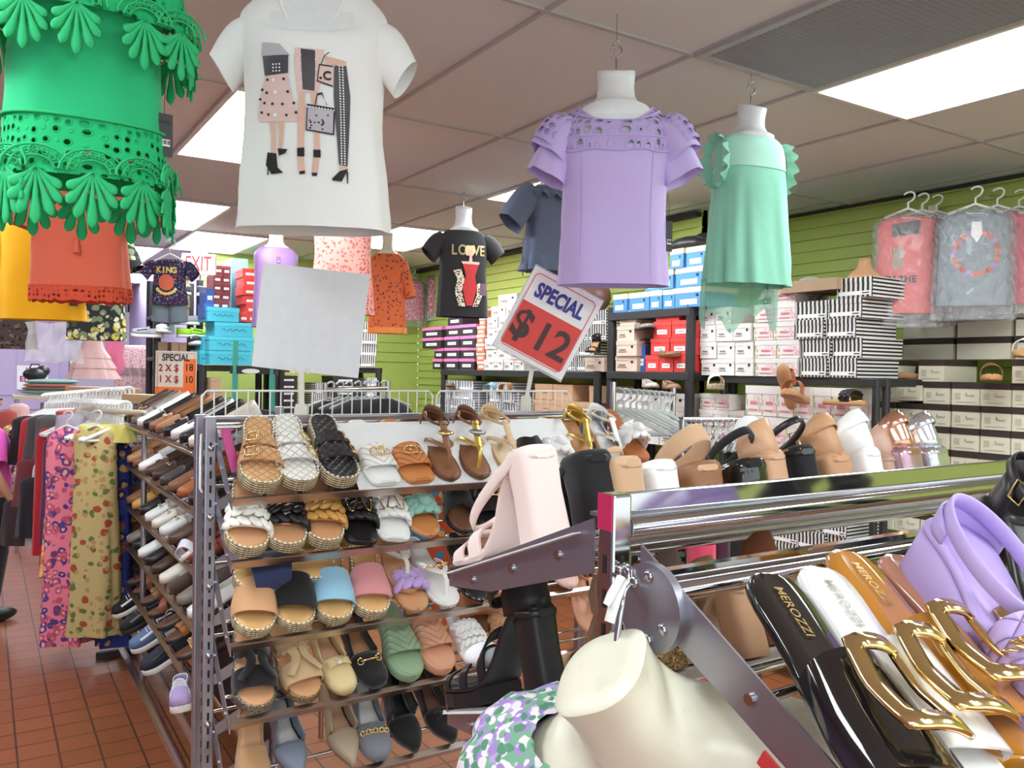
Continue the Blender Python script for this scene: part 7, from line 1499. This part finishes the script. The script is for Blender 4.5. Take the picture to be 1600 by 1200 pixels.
# ---------------------------------------------------------------- back-left shelving with boxes and shoes
def yface(kind, where, y, z0, h, rows, depth=.22):
    for (r, a, b, n) in rows:
        xa, xb = at(a, 520, y=y).x, at(b, 520, y=y).x; w = (xb-xa)/n
        for i in range(n):
            lab = '%s, %s row up, %s from left, %s' % (CNAME[kind], ROWW[r], ORD[i], where) if n > 1 else '%s in the %s row up, %s' % (CNAME[kind], ROWW[r], where)
            onebox(kind, Matrix.Translation((xa+w*(i+.5), y+rnd.uniform(-.01, .01), z0+r*h)), (w*.97, depth, h*.985), lab, (CNAME[kind]+'es '+where).replace('cartones', 'cartons'))
shelf_unit('shelf_unit', 'dark shelving holding the turquoise boxes left of the blank sign', at(318, 560, y=7.1).x, at(430, 560, y=7.1).x, 7.12, 7.6, (.3, .9, 1.66), 1.66)
yface('teal', 'left of the blank sign', 7.05, 1.665, .118, [(0, 326, 396, 1), (1, 325, 398, 1), (2, 334, 397, 1), (3, 322, 374, 1)], .34)
yface('teal', 'side pile at the left of the turquoise boxes', 7.2, 1.665, .118, [(0, 312, 325, 1), (1, 318, 325, 1)], .3)
yface('burgundy', 'above the turquoise boxes', 7.15, 2.13, .072, [(0, 330, 358, 2), (1, 330, 360, 2), (2, 332, 360, 2), (3, 332, 360, 2), (4, 334, 360, 2)], .25)
yface('red', 'above the turquoise boxes by the purple blouse', 7.1, 2.03, .075, [(0, 374, 402, 2), (1, 384, 402, 1), (2, 380, 402, 1), (3, 378, 402, 1), (4, 380, 402, 1), (5, 378, 402, 1)], .25)
yface('bluegrey', 'behind the red boxes', 7.4, 2.1, .5, [(0, 360, 386, 1)], .3)
yface('navy', 'left of the burgundy boxes', 7.1, 2.05, .12, [(0, 318, 332, 1), (1, 321, 334, 1)], .25)
yface('striped', 'beside the orange shirt hem', 7.2, 1.665, .105, [(0, 562, 588, 1), (1, 562, 590, 1), (2, 562, 590, 1), (3, 563, 590, 1)], .3)
shelf_unit('shelf_unit', 'dark shelving by the green wall under the orange shirt', at(440, 560, y=7.25).x, at(592, 560, y=7.25).x, 7.25, 7.7, (.3, .9, 1.66), 1.66)
yface('black', 'under the blank sign on the dark shelving', 7.2, 1.22, .06, [(i, 438, 466, 1) for i in range(6)], .3)
yface('striped', 'under the blank sign on the dark shelving', 7.2, 1.22, .1, [(0, 488, 512, 1), (1, 490, 512, 1), (2, 494, 514, 1)], .3)
yface('black', 'right of the striped ones under the blank sign', 7.2, 1.22, .06, [(i, 520, 560, 1) for i in range(6)], .3)
yface('greystripe', 'by the green wall under the orange shirt', 7.2, 1.3, .09, [(0, 572, 590, 1), (1, 573, 590, 1), (2, 574, 590, 1)], .3)
# teal framed stand with an oval plate
t = thing('display_stand', 'turquoise display frame with a white oval plate behind the wire panel', 'display stand'); TL_ = mat('frame_teal', (70, 170, 150), .4); F_ = 6.2
for px in (366, 424): a, b = at(px, 575, t=F_), at(px+2, 645, t=F_); MB().box(((a+b)/2), (.035, .035, (a-b).length+.4)).build('frame_post', TL_, t)
a, b = at(360, 578, t=F_), at(432, 578, t=F_); d = b-a; MB().box((a+b)/2, (d.length, .03, .06), R=Matrix.Rotation(math.atan2(d.y, d.x), 3, 'Z')).build('header', BLACKP, t)
pc = at(392, 580, t=F_-.05); mb = MB(); mb.loft([[pc+R0*(.066*cos(2*PI*j/28)*q)+ZZ*(.018*sin(2*PI*j/28)*q)-F0*dz for j in range(28)] for q, dz in ((1, 0), (1, .006))]); mb.build('oval_plate', WHITEP, t)
# shoe shelves in the far middle
xs0, xs1 = at(246, 560, y=7.6).x, at(312, 560, y=7.6).x
shelf_unit('shelf_unit', 'dark shelving piled with sneakers and boxes under the exit sign', xs0, xs1, 7.62, 8.0, (.3, .8, 1.3, 1.72, 2.08), 2.4, th=.03)
JUNK = [('grey sneaker', (170, 170, 180), 256, 528), ('neon green sneaker', (170, 230, 60), 276, 527), ('white sneaker', (230, 230, 230), 268, 522), ('black sneaker', (50, 48, 52), 300, 540), ('dark sneaker', (60, 50, 50), 270, 498), ('pink and blue sneaker', (210, 120, 160), 276, 506), ('striped grey sneaker', (150, 150, 156), 312, 508), ('navy sneaker', (50, 60, 110), 290, 476), ('black sneaker with a white sole', (44, 42, 46), 294, 462), ('charcoal sneaker', (70, 66, 70), 308, 462)]
for i, (n, c, px, py) in enumerate(JUNK):
    t = sneaker('%s in the pile under the exit sign, %s in it' % (n, ORD[i]), mat('pile_'+n.replace(' ', '_'), c, .7), RUBW, WHT_L if c[0] < 100 else BLK_L, L=.26); putflat(t, at(px, py, y=7.55), rnd.choice((1.3, -1.5, PI, 2.6)))
yface('kraft', 'under the neon sneaker', 7.58, 1.725, .13, [(0, 247, 262, 1), (0, 268, 292, 2)], .25)
yface('black', 'beside the brown cartons', 7.58, 1.725, .13, [(0, 294, 312, 1)], .25)
yface('kraft', 'standing column right of the basketball tee', 7.6, 2.085, .07, [(i, 286-(i % 2), 296, 1) for i in range(5)], .2)
yface('navy', 'next to the exit sign pile', 7.58, 2.41, .09, [(0, 286, 298, 1)], .2)
yface('kraft', 'low shelf left of the turquoise frame', 7.0, 1.2, .12, [(0, 326, 352, 1), (1, 328, 350, 1), (2, 330, 348, 1)], .25)
# ---------------------------------------------------------------- shopper at the left edge
SK = mat('skin', (206, 150, 122), .5); 
kf = MATS['skin']
def person():
    t_ = 5.3; M = facing(at(-26, 700, t=t_), CAMZ+2.6); M.translation.z = 0
    t = thing('person', 'person in a bright pink t-shirt at the left edge, arm hanging at the side', 'person', M)
    J = dict(pelvis=(0, 0, .80), spine=(0, .0, .95), chest=(0, .03, 1.13), neck=(0, .03, 1.27), headb=(0, -.0, 1.33), head=(0, -.01, 1.42), top=(0, -.005, 1.50))
    v, e, r = [], [], []
    def add(p, rad, par=None):
        v.append(p); r.append(rad)
        if par is not None: e.append((par, len(v)-1))
        return len(v)-1
    pv = add((0, 0, .80), (.15, .11)); sp_ = add((0, 0, .95), (.14, .10), pv); ch_ = add((0, .02, 1.12), (.15, .105), sp_); nk = add((0, .02, 1.26), (.055, .055), ch_); hb = add((0, 0, 1.33), (.06, .07), nk); hd = add((0, -.012, 1.41), (.075, .09), hb); tp = add((0, -.005, 1.48), (.05, .06), hd)
    wr = {}
    for s in (-1, 1):
        sh = add((s*.165, .02, 1.20), (.052, .055), ch_); el = add((s*.215, .05, .98), (.038, .04), sh); fm = add((s*.228, .01, .90), (.036, .037), el); w = add((s*.246, -.04, .80), (.022, .026), fm); hn = add((s*.25, -.06, .745), (.02, .036), w); wr[s] = hn
        add((s*.25, -.065, .722), (.014, .034), hn)
        hp = add((s*.09, 0, .74), (.085, .09), pv); kn = add((s*.1, -.02, .43), (.055, .06), hp); an = add((s*.1, .03, .09), (.036, .04), kn); add((s*.105, -.1, .03), (.035, .025), an)
    me = bpy.data.meshes.new('body'); me.from_pydata(v, e, []); o = bpy.data.objects.new('body', me); COL.objects.link(o); o.parent = t; me.materials.append(SK)
    md = o.modifiers.new('skin', 'SKIN'); me.skin_vertices.new() if not me.skin_vertices else None
    for i, q in enumerate(r): me.skin_vertices[0].data[i].radius = q; me.skin_vertices[0].data[i].use_root = (i == 0)
    md.use_smooth_shade = True; s_ = o.modifiers.new('sub', 'SUBSURF'); s_.levels = s_.render_levels = 2
    for s in (-1, 1):
        for k in range(4):
            y0 = -.065+(k-1.5)*.0175; ln = (.058, .07, .066, .05)[k]; mb = MB(); mb.tube([(s*.25, y0, .727), (s*.251, y0, .727-ln*.45), (s*.244, y0-.002, .727-ln*.78), (s*.236, y0-.003, .727-ln)], [.0095, .0088, .0082, .006], 8); mb.build('finger', SK, t)
        MB().tube([(s*.245, -.085, .785), (s*.237, -.11, .755), (s*.23, -.118, .725)], [.012, .0105, .008], 8).build('thumb', SK, t)
    PK = cloth('bright_pink_jersey', (236, 96, 200), .5)
    T = Torso([(.85, .183, .14, .13), (.92, .178, .135, .125), (1.0, .17, .125, .125), (1.12, .185, .125, .13), (1.2, .185, .09, .1), (1.245, .11, .065, .075), (1.26, .075, .06, .065)], (.02, 7, .3)); MB().grid(T.rows(), 0, True, cu=True).build('shirt', PK, t)
    for s in (-1, 1):
        mb = MB(); sleeve(mb, (s*.13, .02, 1.2), (s*.208, .035, 1.02), .08, .068, 1., 1., n=24); mb.build('shirt_sleeve', PK, t)
    JN = cloth('black_trousers', (46, 42, 50), .3)
    for s in (-1, 1): MB().tube([(s*.085, 0, .80), (s*.09, 0, .72), (s*.1, -.02, .45), (s*.1, .02, .12)], [.11, .108, .08, .062], 20).build('trouser_leg', JN, t)
    MB().ball((0, .02, 1.44), (.088, .1, .09), 18).ball((0, .055, 1.38), (.08, .06, .09), 14).build('hair', mat('hair_dark', (50, 38, 34), .6), t)
    mb = MB()
    for s in (-1, 1): mb.ball((s*.03, -.092, 1.415), (.011, .006, .007), 10)
    mb.build('eyes', mat('eye_dark', (40, 30, 28), .3), t); MB().ball((0, -.1, 1.395), (.012, .016, .02), 10).build('nose', SK, t); MB().ball((0, -.09, 1.365), (.024, .008, .006), 10).build('mouth', mat('lips', (176, 96, 90), .5), t)
    for s in (-1, 1): MB().ball((s*.078, .0, 1.40), (.01, .02, .028), 10).build('ear', SK, t)
    for s in (-1, 1): MB().ball((s*.105, -.04, .045), (.045, .12, .045), 14).build('shoe', BLK_L, t)
person()
# discard any carton pattern that was never placed
for k_, o in KB.items():
    if o.get('label') is None:
        for ch_ in list(o.children): bpy.data.objects.remove(ch_)
        bpy.data.objects.remove(o)
